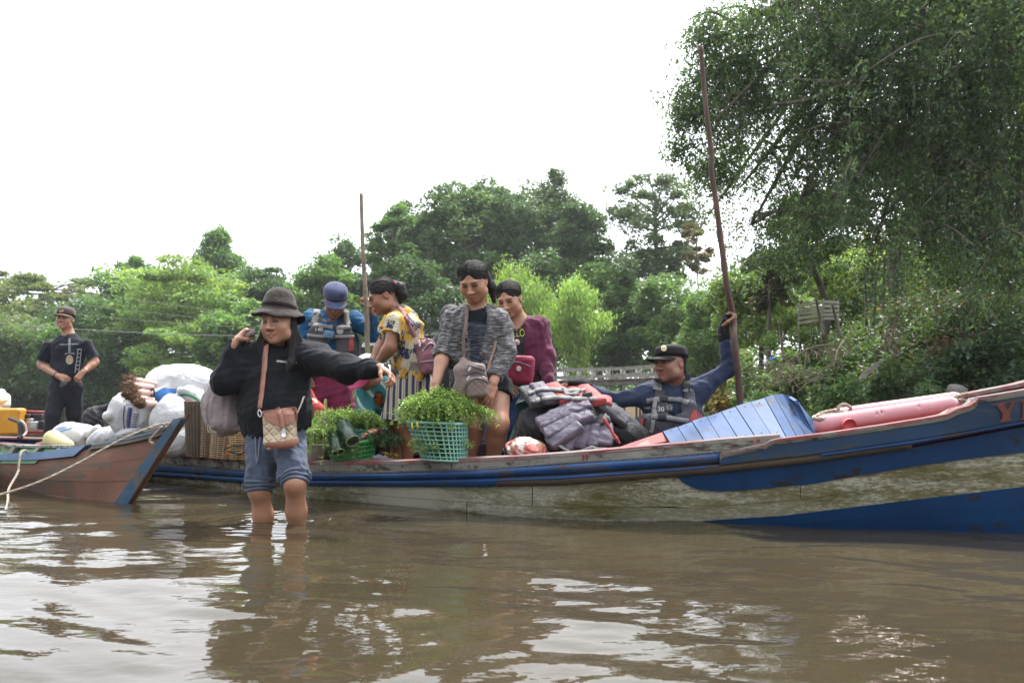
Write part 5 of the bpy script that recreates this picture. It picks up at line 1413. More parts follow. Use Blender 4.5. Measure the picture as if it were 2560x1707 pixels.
def hand(so, wrist, d, n, thumb, curl=(35, 40, 40, 45), s=1.0, thumb_in=0.3, spread=1.0):
    """wrist, d: along the fingers, n: out of the palm, thumb=+1/-1 side of cross(n,d)"""
    d = unit(d); n = unit(n - d * np.dot(n, d)); t = np.cross(n, d) * thumb
    so.cone(wrist - d * .02 * s, wrist + d * .03 * s, .025 * s, .027 * s, .012, (n, .72))
    so.cone(wrist + d * .035 * s + t * .012 * s, wrist + d * .078 * s + t * .017 * s, .024 * s, .021 * s, .010, (n, .62))
    so.cone(wrist + d * .035 * s - t * .012 * s, wrist + d * .072 * s - t * .018 * s, .022 * s, .018 * s, .010, (n, .62))
    Ls = [.072, .080, .074, .058]
    for i in range(4):
        b = wrist + d * (.085 - .004 * abs(i - 1.2)) * s + t * (.029 - .0192 * i) * s * spread
        a, p, dd = 0.0, b, d
        cu = math.radians(curl[i])
        for j, fr in enumerate((.45, .31, .24)):
            a += cu * (0.75 if j == 0 else 1.0)
            dd = d * math.cos(a) + n * math.sin(a) + t * (.06 * (1.5 - i)) * spread * max(0, math.cos(a))
            q = p + unit(dd) * Ls[i] * fr * s
            r0 = (.0092 - .0008 * j - (.0008 if i == 3 else 0)) * s
            so.cone(p, q, r0, r0 - .0009 * s, .003); p = q
    b = wrist + d * .022 * s + t * .026 * s; d1 = unit(d * .62 + t * (.75 - thumb_in * .8) + n * (.25 + thumb_in))
    q = b + d1 * .042 * s; so.cone(b, q, .0135 * s, .0108 * s, .009); d2 = unit(d * .85 + t * (.25 - thumb_in * .9) + n * (.2 + thumb_in * .8)); so.cone(q, q + d2 * .034 * s, .0105 * s, .0085 * s, .004)
    c = wrist + d * .07 * s; so.fine.append((c - .10 * s, c + .10 * s))

def limb_leg(so, hip, knee, ankle, foot_dir, s=1.0, bare=True, th=1.0):
    so.cone(hip, knee, .082 * s * th, .056 * s * th, .03)
    so.ell(knee + np.array([0, -.006, 0]), np.array((.054, .054, .06)) * s * th, None, .03)
    cv = knee * .68 + ankle * .32 - unit(foot_dir) * .012
    so.cone(knee, cv, .052 * s * th, .056 * s * th, .03); so.cone(cv, ankle, .054 * s * th, .036 * s, .03)
    so.cone(ankle - [0, 0, .03], ankle - [0, 0, .05] + unit(foot_dir) * .15, .036 * s, .026 * s, .03)

def arm(so, sh, el, wr, s=1.0):
    so.cone(sh, el, .050 * s, .040 * s, .02); so.cone(el, el * .7 + wr * .3, .040 * s, .040 * s, .02); so.cone(el * .7 + wr * .3, wr, .040 * s, .027 * s, .02)

def torso(so, pel, waist, chest, neck, fwd, rad, flat=0.68, k=0.05):
    f = (fwd, flat)
    so.cone(pel, waist, rad[0], rad[1], k, f); so.cone(waist, chest, rad[1], rad[2], k, f); so.cone(chest, chest * .35 + neck * .65, rad[2], rad[3], k, f)

def torso_b(so, pel, waist, chest, neck, fwd, rad, flat=0.68, k=0.05):
    torso(so, pel, waist, chest, neck, fwd, tuple(r * .80 for r in rad), flat, k)

def body_mesh(so, h, fine_h):
    """whole body at step h, head and hands again at the finer step in its place"""
    v, q = so.mesh(h); keep = np.ones(len(q), bool); V, Q, n = [v], [], len(v)
    for a, b in so.fine:
        ins = ((v > np.asarray(a) + .010) & (v < np.asarray(b) - .010)).all(1); keep &= ~ins[q].all(1)
    for a, b in so.fine:
        fv, fq = so.mesh(fine_h, (np.asarray(a), np.asarray(b))); V.append(fv); Q.append(fq + n); n += len(fv)
    return np.concatenate(V), np.concatenate([q[keep]] + Q)

def person(label, skin_soft, colour, painter=None, h=0.0135, fine_h=0.0046, base=None):
    v, q = body_mesh(skin_soft, h, fine_h)
    col = np.repeat(np.asarray(colour, float)[None], len(v), 0)
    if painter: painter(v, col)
    o = obj('person', v, q, MAT_SKIN, base=base, cols=np.clip(col, 0, 1))
    return tag(o, label, 'person')

def garment(root, name, so, mat, h=0.008, label=None, cols=None):
    v, q = so.mesh(h * 1.2 if h > .0065 else h); o = obj(name, v, q, mat, root, cols=None if cols is None else cols(v))
    if label: o['label'] = label
    return o

# ---- things laid onto cloth
def ribbon(name, root, bvh, pts, w, mat, off=0.004, th=0.003, n=10, default=5.0, base=None):
    """strap lying on a surface along photo points; w = width in photo pixels (number or per point)"""
    pts = np.array(pts, float); path = spline(np.c_[pts, np.zeros(len(pts))], n)[:, :2]
    ws = np.interp(np.linspace(0, 1, len(path)), np.linspace(0, 1, len(pts)), np.full(len(pts), w) if np.isscalar(w) else w)
    t = np.gradient(path, axis=0); t /= np.linalg.norm(t, axis=1)[:, None] + 1e-9; nn = np.c_[-t[:, 1], t[:, 0]]
    A, B, N = [], [], []
    cs = [drop(bvh, *p, off, default) for p in path]
    ys = np.array([c[0][1] for c in cs]); ys = np.convolve(np.pad(ys, 2, 'edge'), np.ones(5) / 5, 'valid')
    for i, p in enumerate(path):
        for s, L in ((1, A), (-1, B)):
            a, na = drop(bvh, *(p + nn[i] * ws[i] / 2 * s), off, ys[i])
            if abs(a[1] - ys[i]) > 0.03: a = P(*(p + nn[i] * ws[i] / 2 * s), ys[i])
            L.append(a)
        N.append(cs[i][1])
    v, f = strip(np.array(A), np.array(B), th, np.array(N)); 
    return obj(name, v, f, mat, root, True, base=base)

_font_cache = {}
def text_poly(s, bold=False):
    cu = bpy.data.curves.new('t', 'FONT'); cu.body = s; cu.resolution_u = 3; cu.fill_mode = 'FRONT'
    if bold: cu.offset = 0.02
    o = bpy.data.objects.new('t', cu); link(o); dg = bpy.context.evaluated_depsgraph_get(); dg.update()
    me = bpy.data.meshes.new_from_object(o.evaluated_get(dg))
    v = np.array([tuple(x.co) for x in me.vertices]); f = [tuple(p.vertices) for p in me.polygons]
    bpy.data.objects.remove(o); bpy.data.curves.remove(cu); bpy.data.meshes.remove(me)
    return v, f
def lettering(name, root, bvh, s, px, py, height, mat, ang=0.0, width=None, off=0.004, bold=False, default=5.0, base=None):
    """letters printed on cloth: px,py = left end of the baseline in the photo, height of capitals in photo pixels"""
    v, f = text_poly(s, bold); k = height / 0.7; x, y = v[:, 0] * k, -v[:, 1] * k
    if width: x = x * width / (x.max() - x.min())
    a = math.radians(ang); X, Y = px + x * math.cos(a) - y * math.sin(a), py + x * math.sin(a) + y * math.cos(a)
    pts = np.array([drop(bvh, i, j, off, default)[0] for i, j in zip(X, Y)])
    return obj(name, pts, f, mat, root, False, base=base)
def patch(name, root, bvh, poly, mat, off=0.005, default=5.0, base=None, sub=3):
    """flat print or badge of a given outline laid on cloth"""
    bm = bmesh.new(); vs = [bm.verts.new((p[0], p[1], 0)) for p in poly]; bm.faces.new(vs)
    bmesh.ops.triangulate(bm, faces=bm.faces[:]); bmesh.ops.subdivide_edges(bm, edges=bm.edges[:], cuts=sub, use_grid_fill=True)
    pts = np.array([drop(bvh, v.co.x, v.co.y, off, default)[0] for v in bm.verts]); f = [tuple(v.index for v in q.verts) for q in bm.faces]; bm.free()
    return obj(name, pts, f, mat, root, False, base=base)
def disc_px(px, py, rx, ry=None, n=18): ry = ry or rx; return [(px + rx * math.cos(a), py + ry * math.sin(a)) for a in np.linspace(0, 2 * math.pi, n, endpoint=False)]

# ---- headgear, in head space
def cap(root, hd, mat, visor_mat=None, crown_h=0.105, army=False, name='cap', visor_len=0.075, z0=0.030, back=0.0):
    th = np.linspace(0, 2 * np.pi, 40, endpoint=False)
    rx, ry, oy = 0.088, 0.1085, 0.013
    prof = [(1.0, 0.0), (1.015, 0.02), (1.01, 0.045), (.95, .068), (.80, .086), (.55, .098), (.28, .104), (0.02, .106)] if not army else [(1.0, 0.0), (.995, .022), (.975, .044), (.93, .060), (.82, .072), (.56, .080), (.26, .083), (0.02, .084)]
    V = []
    for r, z in prof: V.append(np.stack([rx * r * np.cos(th), oy + ry * r * np.sin(th), z0 + z * crown_h / .105 + (0.012 * np.sin(th) * -1) * (1 - z / .11)], 1))
    inner = V[0] * np.array([.95, .95, 1]) + [0, oy * .05, .012]
    V = [inner] + V; n = 40; m_ = len(V); V = np.concatenate(V)
    Fs = [(i * n + k, i * n + (k + 1) % n, (i + 1) * n + (k + 1) % n, (i + 1) * n + k) for i in range(m_ - 1) for k in range(n)]
    crown = obj(name, put(hd, V), Fs, mat, root)
    a = np.linspace(-1, 1, 17); top, bot = [], []
    for j, t in enumerate(np.linspace(0, 1, 6)):
        for u in a:
            ang = u * math.radians(66); x0, y0 = rx * 1.0 * math.sin(ang), oy - ry * 1.0 * math.cos(ang)
            ext = visor_len * t * (1 - 0.62 * abs(u) ** 2.6); x = x0 * (1 + .06 * t * (1 - abs(u)));  y = y0 - ext
            z = z0 + 0.012 - .010 - 0.016 * t - 0.020 * u * u * (1 - .3 * t) + .008
            top.append((x, y, z)); bot.append((x, y, z - .004))
    n = 17; V = np.array(top + bot); K = len(top)
    Fs = [(j * n + i, j * n + i + 1, (j + 1) * n + i + 1, (j + 1) * n + i) for j in range(5) for i in range(16)]
    Fs += [tuple(K + q for q in f[::-1]) for f in Fs] + [(5 * n + i, 5 * n + i + 1, K + 5 * n + i + 1, K + 5 * n + i) for i in range(16)]
    obj('visor', put(hd, V), Fs, visor_mat or mat, crown)
    v, f = lathe([(0, .004), (.006, .003), (.007, 0)], 10); obj('button', put(hd, v + [0, oy, z0 + (crown_h if not army else crown_h * .78)]), f, mat, crown)
    return crown
# ================================================================ WOMAN WADING WITH THE SACK
D1 = 4.36
hd = Head(P(696, 806, D1 - .03), yaw=-13, pitch=5, roll=-4, sc=1.0)
so = Soft()
nb = P(694, 876, D1 + .05); hd.build(so, nb, plump=1.16, mouth='smile', neck_r=.054)
ch, wa, pe = P(690, 940, D1 + .04), P(688, 1015, D1 + .03), P(688, 1080, D1 + .03)
torso_b(so, pe, wa, ch, nb, (0, 1, 0), (.145, .13, .14, .10))
shL, shR = P(632, 890, D1 + .03), P(766, 890, D1)
elL, wrL = P(561, 950, D1 - .03), P(588, 856, D1 - .05)
elR, wrR = P(866, 922, D1 - .12), P(955, 922, D1 - .22)
arm(so, shL, elL, wrL); arm(so, shR, elR, wrR)
hand(so, wrL, P(612, 826, D1 - .02) - P(588, 856, D1 - .05), (0.55, 0.35, -0.6), 1, (62, 66, 66, 66), 1.0, .6)
hand(so, wrR, P(978, 938, D1 - .26) - wrR, (-.45, -.25, -.9), 1, (44, 48, 52, 55), 1.0, .45)
hipL, hipR = P(656, 1098, D1 + .04), P(722, 1096, D1)
knL, knR = P(648, 1224, D1 - .03), P(737, 1207, D1 - .16)
anL, anR = P(668, 1420, D1 + .05), P(746, 1420, D1 + .02)
limb_leg(so, hipL, knL, anL, v3(-.3, -1, 0), .96); limb_leg(so, hipR, knR, anR, v3(.1, -1, 0), .96)
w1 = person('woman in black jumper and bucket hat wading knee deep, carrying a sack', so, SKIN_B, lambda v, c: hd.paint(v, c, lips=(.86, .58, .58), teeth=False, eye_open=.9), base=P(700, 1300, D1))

# jumper
MAT_JUMPER = cloth('black_jumper_cloth', (0.0105, 0.0115, 0.0155), (0.006, 0.0065, 0.009), 0.85, 7, .5, 500, sheen=.03)
so = Soft(); fw = (0, 1, 0)
so.cone(P(690, 1066, D1 + .03), P(690, 1030, D1 + .03), .172, .200, .05, (fw, .66)); so.cone(P(690, 1030, D1 + .03), ch, .200, .176, .06, (fw, .66))
so.cone(ch, P(694, 905, D1 + .05), .176, .125, .06, (fw, .66)); so.cone(shL, shR, .068, .070, .05); so.cone(P(694, 905, D1 + .05), P(694, 889, D1 + .03), .075, .066, .03)
so.cone(shL, elL, .082, .078, .05); so.cone(elL, elL * .25 + wrL * .75, .078, .052, .04); so.cone(elL * .22 + wrL * .78, elL * .05 + wrL * .95, .045, .040, .012)
so.cone(shR, elR, .092, .078, .06); so.cone(elR, elR * .3 + wrR * .7, .078, .060, .05); so.cone(elR * .3 + wrR * .7, elR * .12 + wrR * .88, .060, .044, .03); so.cone(elR * .1 + wrR * .9, wrR, .042, .038, .010)
so.cut(P(690, 1083, D1), (0.18, 0, -1))
so.fold(.009, .13, 3, (0.3, 0, 1), 2.4); so.fold(.005, .06, 5, (1, 0, .1), 2.6)
jumper = garment(w1, 'jumper', so, MAT_JUMPER, .008)
so = Soft(); so.cone(P(690, 1088, D1 + .03), P(690, 1074, D1 + .03), .166, .174, .01, (fw, .66)); so.cut(P(690, 1088, D1), (.18, 0, -1)); so.cut(P(690, 1066, D1), (-.18, 0, 1))
garment(jumper, 'hem_band', so, MAT_JUMPER, .008)

# rolled blue grey shorts
MAT_SHORTS = cloth('blue_grey_cotton', (0.075, 0.095, 0.14), (0.045, 0.058, 0.09), .85, 8, .45)
so = Soft()
so.cone(pe + [0, 0, .03], P(688, 1105, D1 + .03), .154, .158, .04, (fw, .70))
for hp, kn in ((hipL, knL), (hipR, knR)):
    e = kn + unit(kn - hp) * -.005
    so.cone(hp + [0, 0, .0], hp * .3 + kn * .7, .094, .082, .035); so.cone(hp * .3 + kn * .7, e, .080, .066, .02)
    for t in (.80, .86, .92, .975): so.cone(hp * (1 - t) + e * t + [-.03, 0, .005 * math.sin(t * 40)], hp * (1 - t) + e * t + [.03, 0, -.005 * math.sin(t * 50)], .064, .064, .012, (unit(kn - hp), .20))
so.cut(knL + unit(knL - hipL) * .012, knL - hipL); so.fold(.006, .07, 11, (.2, 0, 1), 2.0); so.fold(.003, .028, 12, (1, 0, 0), 3.0)
# second leg ends higher: cut only that side
def cut_side(so, p, n, xlim):
    n = unit(n); p = np.asarray(p); so.ops.append(('c', lambda X, Y, Z: np.minimum((X - p[0]) * n[0] + (Y - p[1]) * n[1] + (Z - p[2]) * n[2], (X - xlim) + 0 * Y + 0 * Z), 0, None, None))
cut_side(so, knR + unit(knR - hipR) * .010, knR - hipR, P(692, 1150, D1)[0])
shorts = garment(w1, 'shorts', so, MAT_SHORTS, .007)
for kn, hp in ((knL, hipL), (knR, hipR)):
    d_ = unit(kn - hp); u_, w_ = frame_of(d_)
    for i, (t_, r_, tr) in enumerate(((.004, .064, .0105), (-.017, .067, .0105), (-.038, .070, .010))):
        an = np.linspace(0, 2 * np.pi, 28, endpoint=False); rr = r_ * (1 + .03 * np.sin(3 * an + i) + .015 * np.sin(7 * an + 2 * i))
        v, f = tube(kn + d_ * (t_ + .004 * np.sin(2 * an + i))[:, None] + rr[:, None] * (np.cos(an)[:, None] * u_ + np.sin(an)[:, None] * w_), tr, 7, closed=True); obj('rolled_hem', v, f, MAT_SHORTS, shorts)
bv = bvh_of([shorts])
for pts in ([(640, 1092), (641, 1140), (642, 1160)], [(652, 1092), (648, 1130), (643, 1155)]): ribbon('drawstring', shorts, bv, pts, 3.5, plain('cord_grey', (.13, .15, .2), .8, .1), .004, .004, 8, D1 - .1)

# hair
so = Soft(); w = hd.w
so.ell(w(0, .024, .036), (.082, .094, .080), hd.R, .02); so.ell(w(0, -.105, -.05), (.074, .072, .105), hd.R, .015, 's')
for x, pts in ((-1, [(-.075, .0, -.02), (-.084, -.02, -.09), (-.088, -.035, -.15), (-.085, -.05, -.20)]), (1, [(.078, .0, -.02), (.086, .0, -.10), (.094, -.02, -.17), (.080, -.065, -.23), (.062, -.085, -.275)])):
    P_ = [w(*p) for p in pts]; so.chain(P_, [.030, .030, .026, .017, .007][:len(P_)], .03, (hd.R @ v3(.5, -1, 0), .55))
so.cone(w(0, .07, -.02), w(0, .075, -.17), .065, .045, .03); so.cone(w(.05, .03, -.06), w(.10, .0, -.20), .04, .03, .03)
so.fold(.004, .018, 4, tuple(hd.R @ v3(0, 0, 1)), 6.0)
garment(w1, 'hair', so, MAT_HAIR, .006)
# bucket hat
MAT_HAT = cloth('washed_brown_canvas', (0.036, 0.026, 0.021), (0.017, 0.012, 0.010), .9, 16, .5, 600)
def wob(V, a):
    m_ = V.shape[0]
    for i in range(m_):
        k = np.clip((i - 9) / 5, 0, 1) if i > 8 else 0
        V[i, :, 1] *= 1.12; V[i, :, :2] *= 1 - .10 * k; V[i, :, 2] += k * (.014 * np.sin(2 * a + 1.2) + .009 * np.sin(3 * a + .4) + .004 * np.sin(7 * a)); V[i, :, 0] *= 1 + k * .05 * np.sin(2 * a)
    return V
prof = [(.004, .146), (.032, .143), (.056, .132), (.073, .112), (.084, .084), (.091, .055), (.0945, .050), (.0955, .022), (.094, .016), (.097, .010), (.110, .0), (.124, -.010), (.138, -.020), (.150, -.029), (.158, -.037), (.157, -.041), (.138, -.025), (.11, -.004), (.090, .006), (.086, .05)]
hv, hf = lathe(prof, 48, wob=wob); hv = hv * np.array([.95, .95, .90]); hv = hv @ rot(0, -10, 7).T + [0, .020, .058]
hat = obj('bucket_hat', put(hd, hv), hf, MAT_HAT, w1)
hv, hf = lathe([(.0965, .047), (.0985, .045), (.0990, .027), (.0975, .025)], 48); hv[:, 1] *= 1.12; hv = hv * np.array([.95, .95, .90]); hv = hv @ rot(0, -10, 7).T + [0, .020, .058]
obj('hat_band', put(hd, hv), hf, cloth('dark_canvas_band', (.022, .016, .013), (.012, .009, .008), .9, 20), hat)
for st in (.004, .009, .014):
    hv, hf = lathe([(.115 + st * 2.2, -.0035 - st), (.1165 + st * 2.2, -.0025 - st), (.118 + st * 2.2, -.005 - st)], 48); 
# print on the chest
bvj = bvh_of([jumper])
MAT_WHITEINK = plain('white_ink', (.62, .62, .62), .7, .05, 10, 0)
lettering('printed_text', jumper, bvj, 'thisisnotconsent', 691, 905, 5.6, MAT_WHITEINK, 3.5, 52, .004, True, D1 - .12)

# shoulder bag
pg = empty('shoulder_bag', P(700, 1120, D1 - .2), 'small tan and gold quilted shoulder bag hanging at her hip', 'bag')
MAT_TAN = plain('tan_leather', (.33, .155, .105), .48, .2, 14, .12, bscale=160)
m = Mat('gold_quilt'); _q = m.voro(26, m.vec((1, .4, 1), rotz=(0, math.radians(45), 0)), 'Distance', 'DISTANCE_TO_EDGE', 0.0)
m.set(col=m.mix(m.noise(60, 4), (.36, .27, .17), (.52, .42, .30)), rough=.42, spec=.5); m.bump(m.ramp(_q, [(0, 0), (.25, 1)]), .8, .006); MAT_GOLD = m.m
bag = [(655, 1026), (742, 1030), (745, 1106), (742, 1112), (668, 1122), (661, 1116)]
Db = D1 - .215
Rb = rot(-8, 0, -3)
so = Soft(); so.rbox(P(700, 1070, Db + .03), (.088, .030, .094), Rb, .022, .01); so.ell(P(703, 1105, Db + .02), (.085, .034, .03), Rb, .03)
v, q = so.mesh(.005); obj('body', v, q, MAT_GOLD, pg); bb_ = BVHTree.FromPolygons([tuple(map(float, p)) for p in v], [tuple(map(int, f)) for f in q])
patch('flap', pg, bb_, [(655, 1030), (655, 1027), (738, 1016), (742, 1020), (742, 1050), (736, 1056), (713, 1064), (706, 1068), (697, 1064), (664, 1049)], MAT_TAN, .007, Db, sub=4)
patch('base_trim', pg, bb_, [(664, 1106), (700, 1104), (745, 1095), (746, 1108), (741, 1114), (700, 1122), (668, 1124)], MAT_TAN, .006, Db, sub=4)
ribbon('flap_strip', pg, bb_, [(693, 1019), (704, 1042), (709, 1070)], 12, MAT_TAN, .010, .003, 8, Db)
patch('clasp', pg, bb_, [(708, 1070), (716, 1070), (717, 1090), (714, 1094), (709, 1094), (706, 1090)], plain('steel', (.6, .6, .6), .25, .1, 20, 0, metal=1.0), .013, Db)
bv2 = bvh_of([jumper])
ribbon('strap', pg, bv2, [(668, 862), (664, 900), (659, 960), (651, 1020)], 11, MAT_TAN, .006, .004, 12, D1 - .14)
ribbon('strap', pg, bvh_of([jumper, shorts]), [(742, 1034), (752, 1012), (760, 990)], 4, plain('chain_metal', (.45, .38, .3), .35, .1, 30, 0, metal=.8), .006, .004, 8, D1 - .1)
v, f = tube(spline(PP([(648, 1024, Db), (645, 1034, Db), (650, 1042, Db), (654, 1034, Db)]), 6, True), .0035, 6, closed=True); obj('ring', v, f, plain('ring_steel', (.55, .55, .55), .3, .1, 20, 0, metal=1.0), pg)

# sack over the shoulder
sk = empty('cloth_sack', P(556, 1085, D1 + .12), 'bulging mauve grey cloth sack slung over the wading woman\'s shoulder', 'sack')
MAT_SACK = cloth('mauve_grey_cloth', (0.30, 0.255, 0.265), (0.20, 0.165, 0.172), .9, 10, .6, 300)
so = Soft(); Ds = D1 + .13
so.ell(P(560, 1015, Ds), (.125, .115, .150), rot(0, 0, -6), .05); so.ell(P(580, 965, Ds), (.085, .09, .12), None, .06); so.ell(P(566, 1055, Ds - .01), (.115, .10, .075), None, .05)
so.cone(P(585, 930, Ds - .02), P(606, 868, Ds - .06), .055, .034, .06); so.cone(P(606, 868, Ds - .06), P(618, 838, D1 - .04), .034, .024, .03); so.cone(P(618, 838, D1 - .04), P(630, 832, D1 - .05), .022, .030, .02)
so.fold(.010, .11, 21, (.25, 0, 1), 3.2); so.fold(.005, .05, 22, (.25, 0, 1), 4.5)
v, q = so.mesh(.008); obj('bag', v, q, MAT_SACK, sk)
v, f = join([tube(spline(PP([(520, 1068, Ds - .12), (523, 1078, Ds - .13), (528, 1080, Ds - .14), (540, 1085, Ds - .14)]), 5), .004, 5), tube(spline(PP([(524, 1064, Ds - .12), (527, 1075, Ds - .14), (543, 1082, Ds - .15)]), 5), .0035, 5), tube(spline(PP([(521, 1060, Ds - .12), (519, 1070, Ds - .13), (521, 1082, Ds - .14)]), 5), .0035, 5)]); obj('tie_string', v, f, MAT_ROPE, sk)
# ================================================================ SMILING MAN STANDING AT THE STERN
D = 8.7
hd = Head(P(163, 797, D), yaw=6, pitch=0, roll=4, sc=1.0)
so = Soft(); nb = P(173, 838, D + .03); hd.build(so, nb, 1.0, 'smile', .056)
ch, wa, pe = P(171, 875, D + .02), P(166, 925, D + .02), P(164, 958, D + .02)
torso_b(so, pe, wa, ch, nb, (0, 1, 0), (.14, .125, .15, .10))
shL, shR = P(124, 866, D), P(220, 864, D); elL, elR = P(103, 912, D + .02), P(238, 905, D + .02); wrL, wrR = P(147, 940, D - .14), P(208, 930, D - .14)
arm(so, shL, elL, wrL); arm(so, shR, elR, wrR)
hand(so, wrL, P(172, 952, D - .17) - wrL, (.1, .8, -.3), -1, (48, 52, 55, 58), 1.0, .5); hand(so, wrR, P(193, 946, D - .17) - wrR, (-.1, .8, -.3), 1, (48, 52, 55, 58), 1.0, .5)
ftL, ftR = P(124, 1112, D - .12), P(184, 1100, D + .15)
limb_leg(so, P(148, 965, D), P(132, 1040, D - .1), ftL + [0, 0, .06], v3(-.4, -1, 0), .85); limb_leg(so, P(184, 965, D), P(186, 1035, D + .05), ftR + [0, 0, .06], v3(.2, -1, 0), .85)
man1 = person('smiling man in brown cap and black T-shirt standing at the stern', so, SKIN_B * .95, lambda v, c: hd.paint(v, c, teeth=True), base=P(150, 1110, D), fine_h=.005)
so = Soft(); fw = (0, 1, 0)
so.cone(P(166, 944, D + .02), wa, .155, .160, .05, (fw, .68)); so.cone(wa, ch, .160, .172, .06, (fw, .68)); so.cone(ch, P(172, 855, D + .03), .172, .12, .05, (fw, .68)); so.cone(P(172, 858, D + .02), shL + [.02, 0, 0], .070, .052, .05); so.cone(P(172, 858, D + .02), shR - [.02, 0, 0], .070, .052, .05); so.cone(P(172, 855, D + .03), P(172, 845, D + .03), .075, .062, .04)
for s_, e_ in ((shL, elL), (shR, elR)):
    t = s_ * .25 + e_ * .75; so.cone(s_, t, .066, .072, .04)
    so.cut(t + unit(e_ - s_) * .012, e_ - s_) if False else None
def cut_ball(so, c, r, p, n):
    """plane cut acting only near c (hem of a sleeve)"""
    c, p, n = np.asarray(c, float), np.asarray(p, float), unit(n)
    so.ops.append(('c', lambda X, Y, Z: np.minimum((X - p[0]) * n[0] + (Y - p[1]) * n[1] + (Z - p[2]) * n[2], r - np.sqrt((X - c[0]) ** 2 + (Y - c[1]) ** 2 + (Z - c[2]) ** 2)), 0, None, None))
for s_, e_ in ((shL, elL), (shR, elR)): cut_ball(so, s_ * .2 + e_ * .8, .13, s_ * .25 + e_ * .75 + unit(e_ - s_) * .01, e_ - s_)
so.cut(P(166, 951, D), (0, 0, -1)); so.fold(.010, .12, 31, (.1, 0, 1), 2.6); so.fold(.004, .05, 32, (.6, 0, 1), 2)
MAT_BLACKTEE = cloth('black_tee_cotton', (0.013, 0.016, 0.026), (0.007, 0.009, 0.014), .85, 6, .5, sheen=.04)
tee = garment(man1, 't_shirt', so, MAT_BLACKTEE, .009)
bv = bvh_of([tee])
# faded rock-poster style print: pale cross shape, a blurred oval and an instrument neck of bars
MAT_PRINT = plain('grey_print', (.16, .17, .20), .8, .5, 40, 0); MAT_PRINT2 = plain('tan_print', (.33, .27, .20), .8, .35, 40, 0); MAT_PRINT3 = plain('pale_print', (.34, .36, .38), .8, .3, 40, 0)
patch('print', tee, bv, disc_px(174, 899, 9, 12), MAT_PRINT2, .004, D - .15)
for poly in ([(150, 860), (196, 859), (196, 862), (150, 863)], [(171, 846), (176, 846), (177, 884), (171, 884)], [(162, 882), (170, 880), (170, 885), (162, 887)], [(178, 880), (187, 882), (187, 886), (178, 885)]): patch('print', tee, bv, poly, MAT_PRINT, .005, D - .15)
for k in range(6): patch('print', tee, bv, [(194 - k * 1.3, 872 + k * 10), (204 - k * 1.3, 872 + k * 10), (204 - k * 1.3, 874 + k * 10), (194 - k * 1.3, 874 + k * 10)], MAT_PRINT3, .005, D - .15, sub=1)
for dx in (0, 9): patch('print', tee, bv, [(194 + dx, 872), (196 + dx, 872), (188 + dx, 932), (186 + dx, 932)], MAT_PRINT3, .0045, D - .15)
so = Soft(); so.cone(pe + [0, 0, .02], P(165, 972, D), .148, .150, .03, (fw, .72))
for hp, kn, ft in ((P(146, 968, D), P(132, 1040, D - .1), ftL), (P(186, 968, D), P(186, 1035, D + .05), ftR)): so.cone(hp, kn, .094, .080, .03); so.cone(kn, ft + [0, 0, .06], .080, .072, .03)
so.fold(.006, .09, 33, (.2, 0, 1), 1.8); garment(man1, 'trousers', so, cloth('black_denim', (0.016, 0.018, 0.026), (0.008, 0.009, 0.013), .85, 6, .5, sheen=.03), .009)
so = Soft(); so.ell(hd.w(0, .03, .03), (.078, .088, .078), hd.R); so.ell(hd.w(0, -.105, -.04), (.078, .085, .12), hd.R, .01, 's'); so.ell(hd.w(0, .075, -.055), (.05, .035, .05), hd.R, .03); garment(man1, 'hair', so, MAT_HAIR, .007)
MAT_CAPBR = cloth('brown_cap_cloth', (.085, .058, .054), (.055, .037, .034), .85, 14, .25)
c_ = cap(man1, hd, MAT_CAPBR, None, .100, visor_len=.068, z0=.038)
bvc = bvh_of([c_]); patch('badge', c_, bvc, [(148, 776), (158, 773), (160, 779), (150, 782)], plain('tan_badge', (.34, .2, .1), .7, .3, 30, 0), .004, D)
v, f = tube([hd.w(.088 * math.sin(u * 1.152) * (1 + .06 * (1 - abs(u))), .013 - .1085 * math.cos(u * 1.152) - .068 * (1 - .62 * abs(u) ** 2.6), .038 + .010 - .016 - .014 * u * u) for u in np.linspace(-1, 1, 17)], .0032, 5); obj('visor_trim', v, f, plain('gold_trim', (.30, .20, .04), .6, .1, 9, 0), c_)
rgk = np.random.default_rng(5); v, f = join([tube(spline([P(158 + rgk.normal() * 3, 952, D - .2), P(158 + rgk.normal() * 5, 960, D - .2), P(158 + rgk.normal() * 6, 966 + rgk.normal() * 3, D - .19)], 3), .0045, 5) for i in range(9)]); obj('key_cord', v, f, plain('grey_cord', (.09, .09, .10), .7, .4, 40, .2), man1)
for w_, e_ in ((wrL, elL), (wrR, elR)): v, f = tube(spline([w_ * .9 + e_ * .1 + .031 * (math.cos(a) * frame_of(e_ - w_)[0] + math.sin(a) * frame_of(e_ - w_)[1]) for a in np.linspace(0, 6.28, 9)[:-1]], 3, True), .004, 5, closed=True); obj('bracelet', v, f, MAT_JUMPER, man1)

